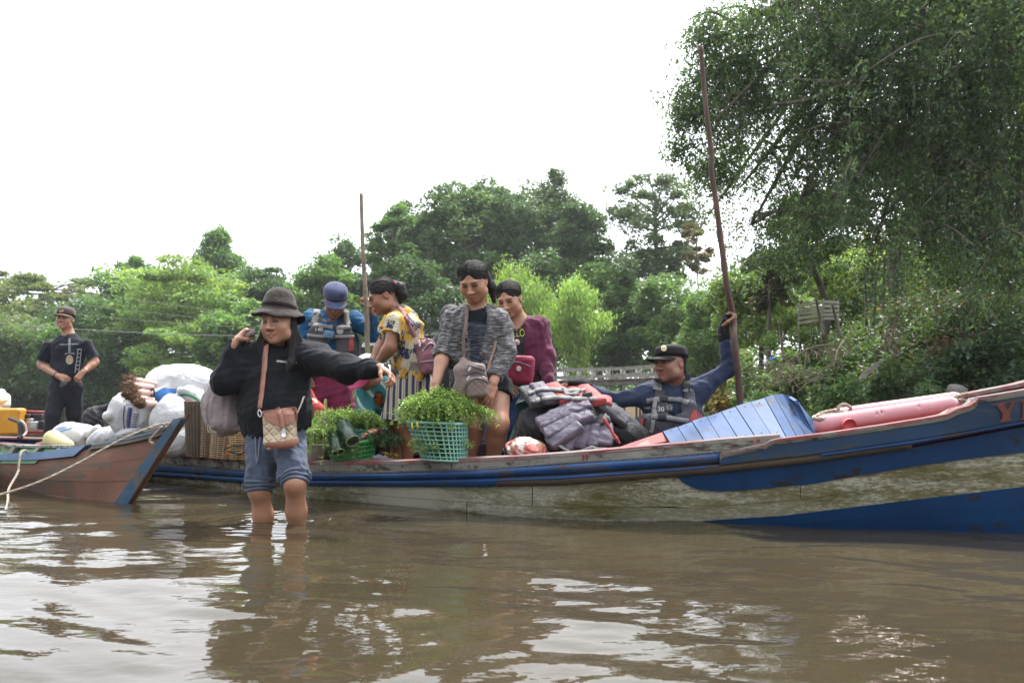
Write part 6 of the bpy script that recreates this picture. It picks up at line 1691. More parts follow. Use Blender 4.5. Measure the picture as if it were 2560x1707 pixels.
# ================================================================ MAN IN BLUE WITH LIFE VEST AND POLE
D = 5.95
hd = Head(P(838, 752, D - .08), yaw=14, pitch=34, roll=3, sc=1.0)
so = Soft(); nb = P(832, 796, D + .02); hd.build(so, nb, 1.0, 'closed', .054)
ch, wa, pe = P(828, 840, D + .0), P(826, 905, D + .02), P(826, 955, D + .03)
torso_b(so, pe, wa, ch, nb, (0, 1, 0), (.14, .125, .15, .10))
shL, shR = P(775, 800, D), P(886, 800, D); elL, elR = P(752, 868, D - .02), P(936, 836, D - .04); wrL, wrR = P(765, 930, D - .1), P(930, 778, D - .18)
arm(so, shL, elL, wrL); arm(so, shR, elR, wrR)
hand(so, wrL, v3(.1, -.2, -1), (1, 0, .2), 1, (40, 45, 45, 45)); hand(so, wrR, P(922, 752, D - .2) - wrR, (-.9, -.35, 0), 1, (52, 58, 60, 62), 1.0, .6)
limb_leg(so, P(800, 975, D + .02), P(796, 1060, D - .05), P(796, 1150, D + .02), v3(-.2, -1, 0), .82); limb_leg(so, P(852, 975, D + .02), P(862, 1055, D - .05), P(868, 1150, D + .05), v3(.2, -1, 0), .82)
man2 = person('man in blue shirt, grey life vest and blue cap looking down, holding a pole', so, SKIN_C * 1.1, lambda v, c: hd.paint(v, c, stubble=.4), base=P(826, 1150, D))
so = Soft(); so.cone(P(826, 930, D + .02), wa, .146, .150, .05, (fw, .70)); so.cone(wa, ch, .152, .165, .06, (fw, .70)); so.cone(ch, P(832, 815, D + .02), .165, .12, .05, (fw, .70)); so.cone(shL, shR, .064, .064, .05); so.cone(P(832, 815, D + .02), P(832, 803, D + .01), .07, .06, .03)
so.cone(shL, elL, .072, .066, .04); so.cone(elL, wrL, .066, .044, .03); so.cone(shR, elR, .074, .064, .04); so.cone(elR, elR * .08 + wrR * .92, .064, .042, .03)
so.fold(.009, .09, 41, (.6, 0, 1), 2.2); so.fold(.004, .04, 42, (1, 0, .4), 2.5)
sh2 = garment(man2, 'shirt', so, cloth('teal_blue_cotton', (0.012, 0.085, 0.19), (0.008, 0.055, 0.13), .8, 7, .5, sheen=.05), .008)
so = Soft(); so.cone(pe + [0, 0, .05], P(826, 985, D + .02), .162, .166, .04, (fw, .74))
for hp, kn in ((P(798, 985, D + .01), P(796, 1056, D - .03)), (P(852, 985, D + .01), P(863, 1050, D - .03))): so.cone(hp, kn, .105, .098, .03)
so.cut(P(863, 1050, D), (0, 0, -1)); so.fold(.009, .10, 43, (.3, 0, 1), 2.0); so.fold(.004, .05, 44, (1, 0, .3), 2)
garment(man2, 'trousers', so, cloth('wine_red_cotton', (0.17, 0.018, 0.055), (0.11, 0.012, 0.038), .85, 6, .5, sheen=.05), .008)
# vest
MAT_VEST = cloth('faded_black_nylon', (0.062, 0.060, 0.070), (0.034, 0.033, 0.040), .7, 9, .4, 380, sheen=.05); MAT_WEB = cloth('grey_webbing', (.22, .22, .215), (.15, .15, .15), .8, 30, .2, 700); MAT_VRED = cloth('red_nylon', (.34, .045, .04), (.24, .035, .035), .7, 9, .4)
def vest(root, panels, spine, flat, Dc, mat=MAT_VEST, seed=0, h=.008, sidecol=None):
    so = Soft()
    for a, b, ra, rb, fl in panels: so.cone(a, b, ra, rb, .012, ((0, 1, 0), fl))
    so.fold(.004, .07, seed, (0, 0, 1), 1.5); return garment(root, 'life_vest', so, mat, h)
vp = []
for x0, x1 in ((798, 790), (864, 870)):
    vp += [(P(x0 - 6, 830, D - .105), P(x1 - 8, 880, D - .115), .060, .062, .55), (P(x0 + 6, 842, D - .108), P(x1 + 6, 880, D - .118), .055, .058, .55), (P(x0 - 4, 790, D - .05), P(x0, 830, D - .10), .036, .045, .5), (P(x1 - 8, 880, D - .115), P(x1 - 5, 905, D - .11), .062, .058, .55)]
    vp += [(P(x0 - 4, 790, D - .05), P(x0 - 2, 782, D + .06), .034, .034, .5)]
vp += [(P(800, 860, D + .13), P(858, 860, D + .13), .09, .09, .5), (P(770, 850, D + .02), P(770, 900, D + .02), .05, .05, .8), (P(884, 850, D + .02), P(886, 900, D + .02), .05, .05, .8)]
ve = vest(man2, vp, None, None, D, seed=45)
bv = bvh_of([ve, sh2])
for pts, w_ in (([(772, 812), (805, 815), (840, 820), (880, 818)], 9), ([(768, 838), (805, 842), (840, 842), (884, 842)], 8), ([(792, 775), (788, 800), (784, 812)], 16), ([(866, 780), (868, 800), (872, 812)], 14)): ribbon('webbing_strap', ve, bv, pts, w_, MAT_WEB, .005, .004, 8, D - .14)
for px, py in ((838, 819), (838, 842)): v, f = bbox_bev(drop(bv, px, py, .012, D - .15)[0], (.045, .016, .036), .005); obj('buckle', v, f, plain('black_plastic', (.015, .015, .017), .35, .1, 20, 0), ve)
lettering('printed_text', ve, bv, '140', 787, 828, 8.5, plain('pale_ink', (.42, .41, .40), .8, .2, 30, 0), 0, 17, .006, True, D - .15)
patch('badge', ve, bv, disc_px(851, 828, 8), plain('worn_badge', (.30, .29, .27), .8, .4, 60, 0), .007, D - .15)
patch('side_panel', ve, bv, [(874, 842), (882, 838), (884, 876), (872, 878)], MAT_VRED, .006, D - .1)
lettering('printed_text', sh2, bvh_of([sh2, ve]), 'The Classic', 806, 805, 6.5, plain('orange_ink', (.40, .20, .10), .8, .2, 30, 0), -3, 36, .004, True, D - .13)
v, f = bbox_bev(P(822, 836, D - .20), (.075, .02, .052), .006, rot(0, 0, 8)); o = obj('pouch', v, f, plain('clear_pouch_blue', (.08, .16, .26), .3, .5, 30, .1), ve)
so = Soft(); so.ell(hd.w(0, .03, .03), (.078, .088, .078), hd.R); so.ell(hd.w(0, -.105, -.04), (.08, .085, .12), hd.R, .01, 's'); so.ell(hd.w(0, .07, -.04), (.055, .03, .05), hd.R, .03); garment(man2, 'hair', so, MAT_HAIR, .007)
MAT_CAPBL = cloth('navy_cap_cloth', (.050, .062, .135), (.030, .038, .088), .85, 12, .25)
c_ = cap(man2, hd, MAT_CAPBL, None, .104, visor_len=.078, z0=.026)
bvc = bvh_of([c_]); lettering('emblem', c_, bvc, 'N', 847, 742, 10, plain('navy_thread', (.014, .018, .05), .7, .1, 20, 0), 8, 11, .003, False, D - .1); lettering('emblem', c_, bvc, 'Y', 847, 745, 11, plain('navy_thread2', (.014, .018, .05), .7, .1, 20, 0), 8, 11, .0035, False, D - .1)
MAT_POLE1 = painted('pale_pole_wood', (.25, .205, .155), under=(.17, .135, .1), wear=.5, scale=9, stretch=(1, 1, .15), rough=.8)
pts = spline(PP([(903, 484, D - .30), (905, 560, D - .29), (908, 640, D - .27), (913, 720, D - .25), (917, 790, D - .23), (919, 880, D - .2), (926, 1010, D - .15), (934, 1120, D - .1)]), 6)
v, f = tube(pts, np.linspace(.0125, .021, len(pts)) * (1 + .05 * np.sin(np.arange(len(pts)) * 2.1)), 10); tag(obj('punting_pole', v, f, MAT_POLE1, base=pts[-1]), 'pale wooden pole held upright by the man in the blue cap', 'pole')

# ================================================================ WOMAN IN THE PATTERNED BLOUSE
D = 5.40
hd = Head(P(957, 740, D - .02), yaw=-74, pitch=26, roll=0, sc=.98)
so = Soft(); nb = P(990, 786, D + .02); hd.build(so, nb, 1.03, 'closed', .052)
fx = unit(v3(-.9, -.25, 0)); sd = v3(.25, -.95, 0)
ch, wa, pe = P(1012, 830, D + .02), P(1025, 900, D + .02), P(1030, 950, D + .02)
torso_b(so, pe, wa, ch, nb, fx, (.15, .13, .145, .10), .72)
shN, shF = P(988, 806, D - .16), P(985, 800, D + .18); elN, elF = P(976, 868, D - .19), P(955, 862, D + .12); wrN, wrF = P(946, 905, D - .12), P(930, 905, D + .05)
arm(so, shN, elN, wrN, 1.06); arm(so, shF, elF, wrF)
hand(so, wrN, v3(-.75, .1, -.65), (0, .5, -.6), 1, (40, 45, 45, 45)); hand(so, wrF, v3(-.75, .1, -.65), (0, -.5, -.6), -1, (40, 45, 45, 45))
limb_leg(so, P(1022, 975, D - .03), P(1010, 1062, D - .07), P(1018, 1172, D - .06), fx, .98); limb_leg(so, P(1030, 975, D + .10), P(990, 1062, D + .10), P(988, 1172, D + .12), fx, .96)
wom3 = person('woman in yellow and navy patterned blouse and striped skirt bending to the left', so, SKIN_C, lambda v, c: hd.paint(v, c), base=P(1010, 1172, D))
m = Mat('patchwork_batik')
_v = m.vec((1, 1, 1), rotz=(0, math.radians(-14), math.radians(20)))
cell = m.n.new('ShaderNodeTexVoronoi'); cell.distance = 'CHEBYCHEV'; cell.inputs['Scale'].default_value = 19; cell.inputs['Randomness'].default_value = .75; m.l.new(_v, cell.inputs['Vector'])
key = m.sep(cell.outputs['Color'])[0]
flower = m.ramp(m.voro(95, _v, 'Distance', 'F1', .25), [(.30, 1.0), (.42, 0.0)]); dots = m.ramp(m.voro(150, _v, 'Distance', 'F1', .1), [(.32, 1.0), (.45, 0.0)]); lines = m.ramp(m.wave(42, _v, 1.0, 3.0, 'Z'), [(.5, 0.0), (.6, 1.0)])
yel, nav, whi, blk = (.46, .235, .022), (.018, .025, .085), (.46, .44, .37), (.022, .022, .026)
pA = m.mix(flower, yel, (.5, .40, .16)); pB = m.mix(flower, nav, (.48, .40, .18)); pC = m.mix(dots, whi, (.34, .24, .06)); pD = m.mix(dots, blk, whi); pE = m.mix(lines, blk, (.35, .34, .3))
c = m.mix(m.ramp(key, [(.24, 0), (.245, 1)], 'CONSTANT'), pA, pB); c = m.mix(m.ramp(key, [(.40, 0), (.405, 1)], 'CONSTANT'), c, pC); c = m.mix(m.ramp(key, [(.62, 0), (.625, 1)], 'CONSTANT'), c, pD); c = m.mix(m.ramp(key, [(.76, 0), (.765, 1)], 'CONSTANT'), c, pE); c = m.mix(m.ramp(key, [(.86, 0), (.865, 1)], 'CONSTANT'), c, pA)
m.set(col=c, rough=.85, spec=.25); m.bump(m.noise(16, 4, .6, dist=.5), .4, .02); MAT_BATIK = m.m
so = Soft(); so.cone(P(1031, 948, D + .02), wa, .178, .168, .05, (fx, .74)); so.cone(wa, ch, .168, .165, .06, (fx, .74)); so.cone(ch, P(1000, 800, D + .02), .165, .115, .05, (fx, .76)); so.cone(shN, shF, .060, .06, .05)
for s_, e_ in ((shN, elN), (shF, elF)): so.cone(s_, s_ * .45 + e_ * .55, .074, .080, .03)
for s_, e_ in ((shN, elN), (shF, elF)): cut_ball(so, s_ * .35 + e_ * .65 + (s_ - e_) * 0 + v3(-.03, -.04 if s_ is shN else .04, 0), .085, s_ * .5 + e_ * .5, e_ - s_)
so.cut(P(1030, 952, D), (-.14, 0, -1)); so.cone(P(975, 780, D), P(965, 760, D - .02), .05, .05, .0, op='s'); so.fold(.008, .10, 51, (.2, 0, 1), 2.2); so.fold(.004, .045, 52, (1, 0, .5), 2)
bl = garment(wom3, 'blouse', so, MAT_BATIK, .008)
m = Mat('striped_skirt_cloth'); _v = m.vec((1, .55, .10), rotz=(0, math.radians(4), 0)); _w = m.wave(7.2, _v, .6, 2.0)
m.set(col=m.mix(m.ramp(m.wave(21.6, _v, .6, 2.0), [(.80, 0), (.88, 1)]), m.mix(m.ramp(_w, [(.45, 0), (.52, 1)]), (.022, .028, .060), (.36, .31, .255)), (.10, .085, .075)), rough=.88, spec=.2); m.bump(m.noise(14, 4, .6), .3, .02); MAT_STRIPE = m.m
so = Soft(); so.cone(P(1030, 948, D + .02), P(1026, 985, D + .02), .165, .190, .04, (fx, .80)); so.cone(P(1026, 985, D + .02), P(1012, 1060, D + .0), .190, .205, .05, (fx, .86)); so.cut(P(1010, 1054, D), (-.12, 0, -1)); so.fold(.012, .10, 53, (0, 0, 1), 5.0); garment(wom3, 'skirt', so, MAT_STRIPE, .008)
so = Soft(); w = hd.w; hair_cap(so, hd, 1.03)
so.cone(w(0, .09, .035), w(0, .112, .03), .03, .026, .02); b0 = w(0, .112, .03); so.chain([b0, b0 + [.03, 0, -.015], b0 + [.045, 0, -.06], b0 + [.03, 0, -.125]], [.03, .038, .036, .012], .02); so.fold(.003, .016, 54, tuple(hd.R @ v3(0, 1, .3)), 6); h_ = garment(wom3, 'hair', so, MAT_HAIR_SIDE, .006); strands(h_, hd, 1.03, 130, (.55, .9, .0), 5)
v, f = tube(spline([w(.03 * math.cos(a), .106 + .004 * math.sin(3 * a), .033 + .03 * math.sin(a)) for a in np.linspace(0, 6.28, 13)[:-1]], 3, True), .011, 7, closed=True); obj('hair_tie', v, f, cloth('magenta_cloth', (.36, .02, .16), None, .8, 20, .5), wom3)
# her pink backpack
bp = empty('backpack', P(1065, 935, D + .05), 'small dusty pink backpack on the patterned blouse woman\'s back', 'bag')
MAT_DUSTY = cloth('dusty_pink_canvas', (.27, .115, .14), (.19, .08, .10), .8, 9, .4)
Rb = rot(12, 0, -9)
so = Soft(); so.rbox(P(1066, 892, D - .10), (.068, .085, .118), Rb, .045, .01); so.rbox(P(1072, 905, D - .17), (.050, .03, .075), Rb, .028, .02); so.fold(.004, .05, 55, (0, 0, 1), 1.4); v, q = so.mesh(.006); o = obj('body', v, q, MAT_DUSTY, bp); bvp = bvh_of([o])
for pts in ([(1046, 862), (1052, 850), (1062, 846), (1072, 850)], [(1056, 880), (1066, 864), (1078, 858), (1088, 866)], [(1050, 905), (1070, 903), (1090, 901)]): ribbon('zip', bp, bvp, pts, 3.2, plain('zip_metal', (.33, .30, .32), .5, .2, 60, 0), .004, .003, 6, D - .2)
ribbon('strap', bp, bvh_of([bl]), [(995, 765), (1008, 785), (1022, 810), (1036, 842)], 9, MAT_DUSTY, .006, .005, 8, D - .15)
patch('label_patch', bp, bvp, disc_px(1086, 884, 5, 6), plain('orange_patch', (.42, .13, .05), .6, .2, 20, 0), .005, D - .2)
v, f = box(P(1050, 860, D - .2), (.012, .006, .03), rot(0, 0, 10)); obj('zip_pull', v, f, plain('pull_metal', (.6, .6, .6), .3, .1, 9, 0, metal=1.0), bp, False)

# ================================================================ CROUCHING WOMAN IN TEAL
D = 5.72
hd = Head(P(916, 932, D - .05), yaw=-30, pitch=48, roll=10, sc=.97)
so = Soft(); nb = P(944, 960, D + .08); hd.build(so, nb, 1.0, 'closed')
ch, wa, pe = P(955, 985, D + .12), P(975, 1040, D + .22), P(985, 1095, D + .24)
torso_b(so, pe, wa, ch, nb, (-.5, .8, 0), (.14, .13, .14, .1))
shL, shR = P(918, 978, D + .05), P(978, 968, D + .12); elL, elR = P(912, 1052, D - .05), P(985, 1040, D + .02); wrL, wrR = P(905, 1110, D - .12), P(942, 1074, D - .14)
arm(so, shL, elL, wrL); arm(so, shR, elR, wrR)
hand(so, wrL, v3(-.3, -.2, -1), (.6, 0, 0), 1, (30, 35, 35, 35)); hand(so, wrR, P(908, 1086, D - .18) - wrR, (-.2, .2, -.9), -1, (30, 34, 36, 38), 1.0, .3)
limb_leg(so, P(970, 1100, D + .2), P(945, 1120, D + .0), P(965, 1178, D + .2), v3(-.6, -1, 0)); limb_leg(so, P(1000, 1100, D + .26), P(990, 1115, D + .05), P(1000, 1176, D + .24), v3(-.3, -1, 0))
wom4 = person('crouching woman in striped teal jacket and white cap reaching into the green basket', so, SKIN_C, lambda v, c: hd.paint(v, c), base=P(970, 1170, D), fine_h=.006)
m = Mat('teal_stripe_knit'); _w = m.wave(9.5, m.vec((.25, .1, 1.0), rotz=(0, math.radians(12), 0)), 1.2, 2.0); m.set(col=m.mix(m.ramp(_w, [(.86, 0), (.95, 1)]), m.mix(m.noise(6, 3), (.022, .13, .155), (.04, .20, .225)), (.34, .46, .42)), rough=.85, spec=.25); m.bump(m.noise(22, 4), .3, .01); MAT_TEAL = m.m
so = Soft(); torso(so, pe, wa, ch, nb, (-.5, .8, 0), (.155, .15, .16, .115)); so.cone(shL, shR, .06, .06, .05); so.cone(shL, elL, .070, .066, .04); so.cone(elL, elL * .3 + wrL * .7, .062, .048, .03); so.cone(shR, elR, .070, .064, .04); so.cone(elR, elR * .1 + wrR * .9, .062, .045, .03)
so.ell(P(945, 1000, D - .06), (.045, .12, .075), rot(0, 0, -18), .01, 's'); so.fold(.007, .08, 61, (.3, 0, 1), 2)
garment(wom4, 'jacket', so, MAT_TEAL, .009)
m = Mat('orange_print_tee'); m.set(col=m.mix(m.ramp(m.noise(26, 3, .6), [(.52, 0), (.56, 1)]), (.25, .055, .018), (.03, .018, .015)), rough=.85); MAT_OTEE = m.m
so = Soft(); torso(so, pe, wa, ch, nb, (-.5, .8, 0), (.145, .14, .148, .1)); so.fold(.006, .07, 62); tee4 = garment(wom4, 't_shirt', so, MAT_OTEE, .009)
so = Soft(); so.cone(pe + [0, 0, .02], pe, .155, .155, .03); so.cone(P(970, 1100, D + .2), P(945, 1120, D), .095, .085, .03); so.cone(P(1000, 1100, D + .26), P(990, 1115, D + .05), .095, .085, .03); so.cone(P(945, 1120, D), P(965, 1170, D + .2), .08, .06, .03); so.cone(P(990, 1115, D + .05), P(1000, 1170, D + .24), .08, .06, .03); garment(wom4, 'trousers', so, cloth('dark_slacks', (.02, .02, .025), None, .85), .01)
MAT_CAPW = cloth('white_cap_cloth', (.55, .55, .56), (.42, .42, .44), .8, 9, .3)
c_ = cap(wom4, hd, MAT_CAPW, cloth('pink_visor', (.40, .05, .14), None, .8), .10, visor_len=.085, z0=.024)
so = Soft(); so.ell(hd.w(0, .03, .03), (.078, .088, .076), hd.R); so.ell(hd.w(0, -.105, -.04), (.08, .085, .12), hd.R, .01, 's'); garment(wom4, 'hair', so, MAT_HAIR, .008)
# ================================================================ WOMAN IN THE GREY CARDIGAN
D = 4.98
hd = Head(P(1184, 703, D - .07), yaw=-17, pitch=32, roll=-3, sc=1.0)
so = Soft(); nb = P(1192, 772, D + .04); hd.build(so, nb, 1.2, 'closed', .058)
ch, wa, pe = P(1192, 825, D + .03), P(1197, 905, D + .06), P(1200, 960, D + .08)
torso_b(so, pe, wa, ch, nb, fw, (.16, .14, .15, .105))
so.cone(P(1150, 792, D + .02), P(1236, 792, D + .02), .048, .048, .05)
shL, shR = P(1132, 800, D + .02), P(1250, 803, D + .02); elL, elR = P(1108, 882, D - .03), P(1266, 878, D - .02); wrL, wrR = P(1090, 958, D - .16), P(1232, 958, D - .15)
arm(so, shL, elL, wrL, 1.05); arm(so, shR, elR, wrR, 1.05)
hand(so, wrL, v3(-.25, -.35, -.9), (.6, .5, -.1), 1, (30, 34, 36, 38), 1.0, .3); hand(so, wrR, P(1218, 1000, D - .19) - wrR, (-.3, .8, 0), -1, (26, 30, 34, 38), 1.02, .3)
limb_leg(so, P(1172, 975, D + .06), P(1180, 1062, D - .02), P(1172, 1165, D + .06), v3(-.2, -1, 0), 1.08); limb_leg(so, P(1240, 975, D + .04), P(1246, 1060, D - .10), P(1228, 1165, D + .05), v3(.0, -1, 0), 1.12)
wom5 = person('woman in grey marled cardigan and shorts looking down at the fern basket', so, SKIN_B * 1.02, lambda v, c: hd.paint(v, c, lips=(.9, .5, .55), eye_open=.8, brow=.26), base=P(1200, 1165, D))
so = Soft(); so.cone(P(1198, 950, D + .06), wa, .160, .152, .05, (fw, .70)); so.cone(wa, ch, .152, .160, .06, (fw, .70)); so.cone(ch, P(1192, 815, D + .03), .160, .125, .05, (fw, .68)); so.cone(P(1140, 792, D + .02), P(1246, 792, D + .02), .056, .056, .05); so.ell(P(1187, 742, D - .05), (.080, .10, .078), None, .02, 's'); so.fold(.006, .06, 71, (1, 0, .1), 2.2)
m = Mat('navy_marl_tee'); _z = m.sep()[2]; _st = m.noise(20, 5, .7, m.vec((.6, .6, 6)))
m.set(col=m.mix(m.ramp(_z, [(.905, 1.0), (.915, 0.0)]) if False else m.ramp(m.math('MULTIPLY', _z, 1.0), [(.885, 1.0), (.895, 0.0)]), (.008, .010, .016), m.mix(m.ramp(_st, [(.45, 0), (.6, 1)]), (.012, .015, .024), (.10, .11, .135))), rough=.88, spec=.2); m.bump(_st, .25, .006); MAT_NMARL = m.m
top5 = garment(wom5, 'top', so, MAT_NMARL, .008)
m = Mat('grey_marl_knit'); _st = m.noise(20, 6, .75, m.vec((1.0, 1.0, 5.5)), .3); _rib = m.wave(70, m.vec((1, .4, .05)), 1.5)
m.set(col=m.ramp(_st, [(.36, (.014, .014, .016)), (.50, (.075, .073, .078)), (.64, (.30, .29, .29))]), rough=.92, spec=.15, sheen=.15); _b = m.bump(_st, .4, .006); m.bump(_rib, .25, .003, _b); MAT_MARL = m.m
so = Soft(); so.cone(P(1196, 965, D + .08), wa, .190, .182, .05, (fw, .74)); so.cone(wa, ch, .182, .182, .06, (fw, .74)); so.cone(ch, P(1192, 812, D + .06), .182, .13, .05, (fw, .74)); so.cone(P(1192, 790, D + .03), shL, .085, .062, .05); so.cone(P(1192, 790, D + .03), shR, .085, .062, .05)
so.cone(shL, elL, .070, .068, .05); so.cone(elL, elL * .86 + wrL * .14, .068, .064, .02); so.cone(shR, elR, .072, .070, .05); so.cone(elR, elR * .15 + wrR * .85, .070, .054, .04)
cut_ball(so, elL * .75 + wrL * .25, .11, elL * .86 + wrL * .14 + unit(wrL - elL) * .012, wrL - elL); cut_ball(so, wrR, .12, elR * .14 + wrR * .86, wrR - elR)
# open front: a wedge taken out from the neck to the hem
for a, b, ra, rb in ((P(1188, 745, D - .12), P(1192, 860, D - .16), .070, .062), (P(1190, 860, D - .16), P(1186, 985, D - .16), .064, .085)): so.cone(a, b, ra, rb, .012, (fw, 1.55), 's')
so.ell(P(1190, 738, D + .0), (.078, .10, .078), None, .02, 's'); so.cut(P(1196, 968, D), (.06, 0, -1)); so.fold(.009, .10, 72, (.15, 0, 1), 2.4); so.fold(.004, .045, 73, (.8, 0, .6), 2)
card = garment(wom5, 'cardigan', so, MAT_MARL, .0075)
so = Soft(); so.cone(P(1200, 945, D + .08), P(1202, 972, D + .08), .172, .178, .04, (fw, .76))
for hp, kn in ((P(1170, 972, D + .06), P(1178, 1062, D - .02)), (P(1240, 972, D + .04), P(1247, 1060, D - .10))): so.cone(hp, hp * .62 + kn * .38, .112, .102, .03)
for hp, kn in ((P(1170, 972, D + .06), P(1178, 1062, D - .02)), (P(1240, 972, D + .04), P(1247, 1060, D - .10))): cut_ball(so, hp * .5 + kn * .5, .16, hp * .72 + kn * .28, kn - hp)
so.fold(.005, .07, 74, (.2, 0, 1), 2); garment(wom5, 'shorts', so, cloth('black_shorts_cotton', (.010, .010, .012), None, .85, 8, .4, sheen=.03), .008)
so = Soft(); w = hd.w; hair_cap(so, hd, 1.2)
b0 = w(.045, .085, -.01); so.chain([w(.02, .07, .02), b0, b0 + [.04, .02, -.06], b0 + [.06, .05, -.15]], [.05, .032, .030, .014], .03); so.fold(.0014, .012, 75, tuple(hd.R @ v3(0, 1, .6)), 6); h_ = garment(wom5, 'hair', so, MAT_HAIR_SIDE, .006); strands(h_, hd, 1.2, 170, (1, .55, -.22), 6)
bvn = bvh_of([wom5, top5]); MAT_GOLDM = plain('gold_metal', (.75, .52, .2), .3, .1, 30, 0, metal=1.0)
ribbon('necklace', wom5, bvn, [(1170, 752), (1176, 765), (1181, 772)], 1.6, MAT_GOLDM, .004, .002, 6, D - .1); ribbon('necklace', wom5, bvn, [(1217, 742), (1213, 760), (1208, 772)], 1.6, MAT_GOLDM, .004, .002, 6, D - .1)
# taupe shoulder bag
tb = empty('shoulder_bag', P(1180, 998, D - .22), 'taupe canvas shoulder bag with a quilted pocket across her thighs', 'bag')
MAT_TAUPE = cloth('taupe_canvas', (.215, .165, .15), (.15, .112, .10), .75, 9, .45, 500)
m = Mat('quilted_taupe'); _q = m.voro(34, m.vec((1, .4, 1), rotz=(0, math.radians(45), 0)), 'Distance', 'DISTANCE_TO_EDGE', 0.0); m.set(col=m.mix(m.noise(50, 4), (.15, .112, .098), (.23, .175, .155)), rough=.6); m.bump(m.ramp(_q, [(0, 0), (.25, 1)]), .7, .005); MAT_QUILT = m.m
Dt = D - .20; Rb = rot(-4, 6, -6)
so = Soft(); so.rbox(P(1178, 950, Dt), (.098, .042, .098), Rb, .035, .01); so.ell(P(1172, 972, Dt), (.105, .05, .06), Rb, .04); so.cone(P(1158, 900, Dt), P(1162, 915, Dt), .02, .06, .04, (fw, .5)); so.fold(.004, .05, 76, (0, 0, 1), 1.6); v, q = so.mesh(.006); tbo = obj('body', v, q, MAT_TAUPE, tb)
so = Soft(); so.rbox(P(1192, 967, Dt - .048), (.066, .022, .062), Rb, .022, .01); v, q = so.mesh(.005); tbp = obj('pocket', v, q, MAT_QUILT, tb); bvt = bvh_of([tbo, tbp])
for pts in ([(1163, 972), (1172, 955), (1190, 946), (1212, 950), (1220, 960)], [(1166, 938), (1190, 928), (1216, 940)], [(1170, 914), (1195, 919), (1218, 928)]): ribbon('zip', tb, bvt, pts, 3.0, plain('dark_zip', (.10, .10, .11), .5, .2, 60, 0), .004, .003, 6, Dt - .05)
for px, py in ((1170, 945), (1174, 922)): v, f = box(P(px, py, Dt - .07), (.01, .005, .028), rot(0, 0, 30)); obj('zip_pull', v, f, plain('pull_steel%d' % px, (.6, .6, .6), .3, .1, 9, 0, metal=1.0), tb, False)
bvs = bvh_of([card, top5]); ribbon('strap', tb, bvs, [(1167, 768), (1166, 780), (1164, 810), (1160, 850), (1161, 893)], [10, 10, 8, 7, 8], MAT_TAUPE, .006, .005, 10, D - .14)
ribbon('strap', tb, bvs, [(1221, 930), (1230, 895), (1238, 868), (1241, 852)], 7, cloth('tan_strap', (.30, .2, .145), None, .7), .006, .005, 8, D - .18)

# ================================================================ WOMAN IN THE MAROON CARDIGAN
D = 5.50
hd = Head(P(1273, 747, D - .05), yaw=-22, pitch=26, roll=-6, sc=1.0)
so = Soft(); nb = P(1296, 800, D + .03); hd.build(so, nb, 1.05, 'closed', .053)
ch, wa, pe = P(1298, 850, D + .03), P(1302, 925, D + .05), P(1302, 975, D + .06)
torso_b(so, pe, wa, ch, nb, fw, (.15, .135, .145, .10)); shL, shR = P(1242, 822, D + .02), P(1346, 818, D + .02); elL, elR = P(1236, 900, D), P(1364, 888, D - .02); wrL, wrR = P(1262, 950, D - .15), P(1370, 955, D - .14)
arm(so, shL, elL, wrL); arm(so, shR, elR, wrR); hand(so, wrL, v3(.5, -.3, -.6), (0, .8, 0), 1); hand(so, wrR, v3(.02, -.35, -1), (-.6, .5, 0), -1, (26, 30, 34, 36), 1.0, .3)
limb_leg(so, P(1282, 985, D + .04), P(1284, 1065, D - .02), P(1284, 1150, D + .04), v3(0, -1, 0), .82); limb_leg(so, P(1325, 985, D + .04), P(1330, 1065, D - .02), P(1330, 1150, D + .04), v3(0, -1, 0), .82)
wom6 = person('woman in open maroon cardigan standing behind the grey cardigan', so, SKIN_A * .95, lambda v, c: hd.paint(v, c, eye_open=.8), base=P(1302, 1150, D))
so = Soft(); so.cone(P(1302, 965, D + .05), wa, .158, .148, .05, (fw, .70)); so.cone(wa, ch, .148, .152, .06, (fw, .70)); so.cone(ch, P(1296, 840, D + .03), .152, .11, .05, (fw, .68)); so.ell(P(1290, 800, D - .06), (.07, .08, .06), None, .02, 's'); so.fold(.005, .07, 81, (1, 0, .2), 2); tee6 = garment(wom6, 't_shirt', so, cloth('charcoal_tee', (.030, .031, .036), (.018, .018, .022), .88, 8, .4, sheen=.03), .008)
MAT_MAROON = cloth('maroon_fleece', (.105, .018, .048), (.065, .012, .030), .9, 8, .45, sheen=.12)
so = Soft(); so.cone(P(1304, 985, D + .07), wa, .172, .168, .05, (fw, .76)); so.cone(wa, ch, .168, .170, .06, (fw, .76)); so.cone(ch, P(1300, 826, D + .06), .170, .115, .05, (fw, .76)); so.cone(shL, shR, .062, .062, .05); so.cone(shL, elL, .074, .068, .04); so.cone(elL, wrL, .066, .046, .03); so.cone(shR, elR, .076, .070, .05); so.cone(elR, elR * .04 + wrR * .96, .068, .048, .04)
for a, b, ra, rb in ((P(1290, 775, D - .12), P(1294, 860, D - .17), .070, .068), (P(1294, 860, D - .17), P(1292, 1000, D - .17), .068, .10)): so.cone(a, b, ra, rb, .012, (fw, 1.5), 's')
so.ell(P(1288, 790, D - .01), (.075, .085, .07), None, .02, 's'); so.cut(P(1300, 978, D), (.1, 0, -1)); so.fold(.008, .09, 82, (.15, 0, 1), 2.4); so.fold(.004, .045, 83, (1, 0, .4), 2); card6 = garment(wom6, 'cardigan', so, MAT_MAROON, .008)
so = Soft(); so.cone(pe, pe - [0, 0, .03], .16, .16, .03, (fw, .75))
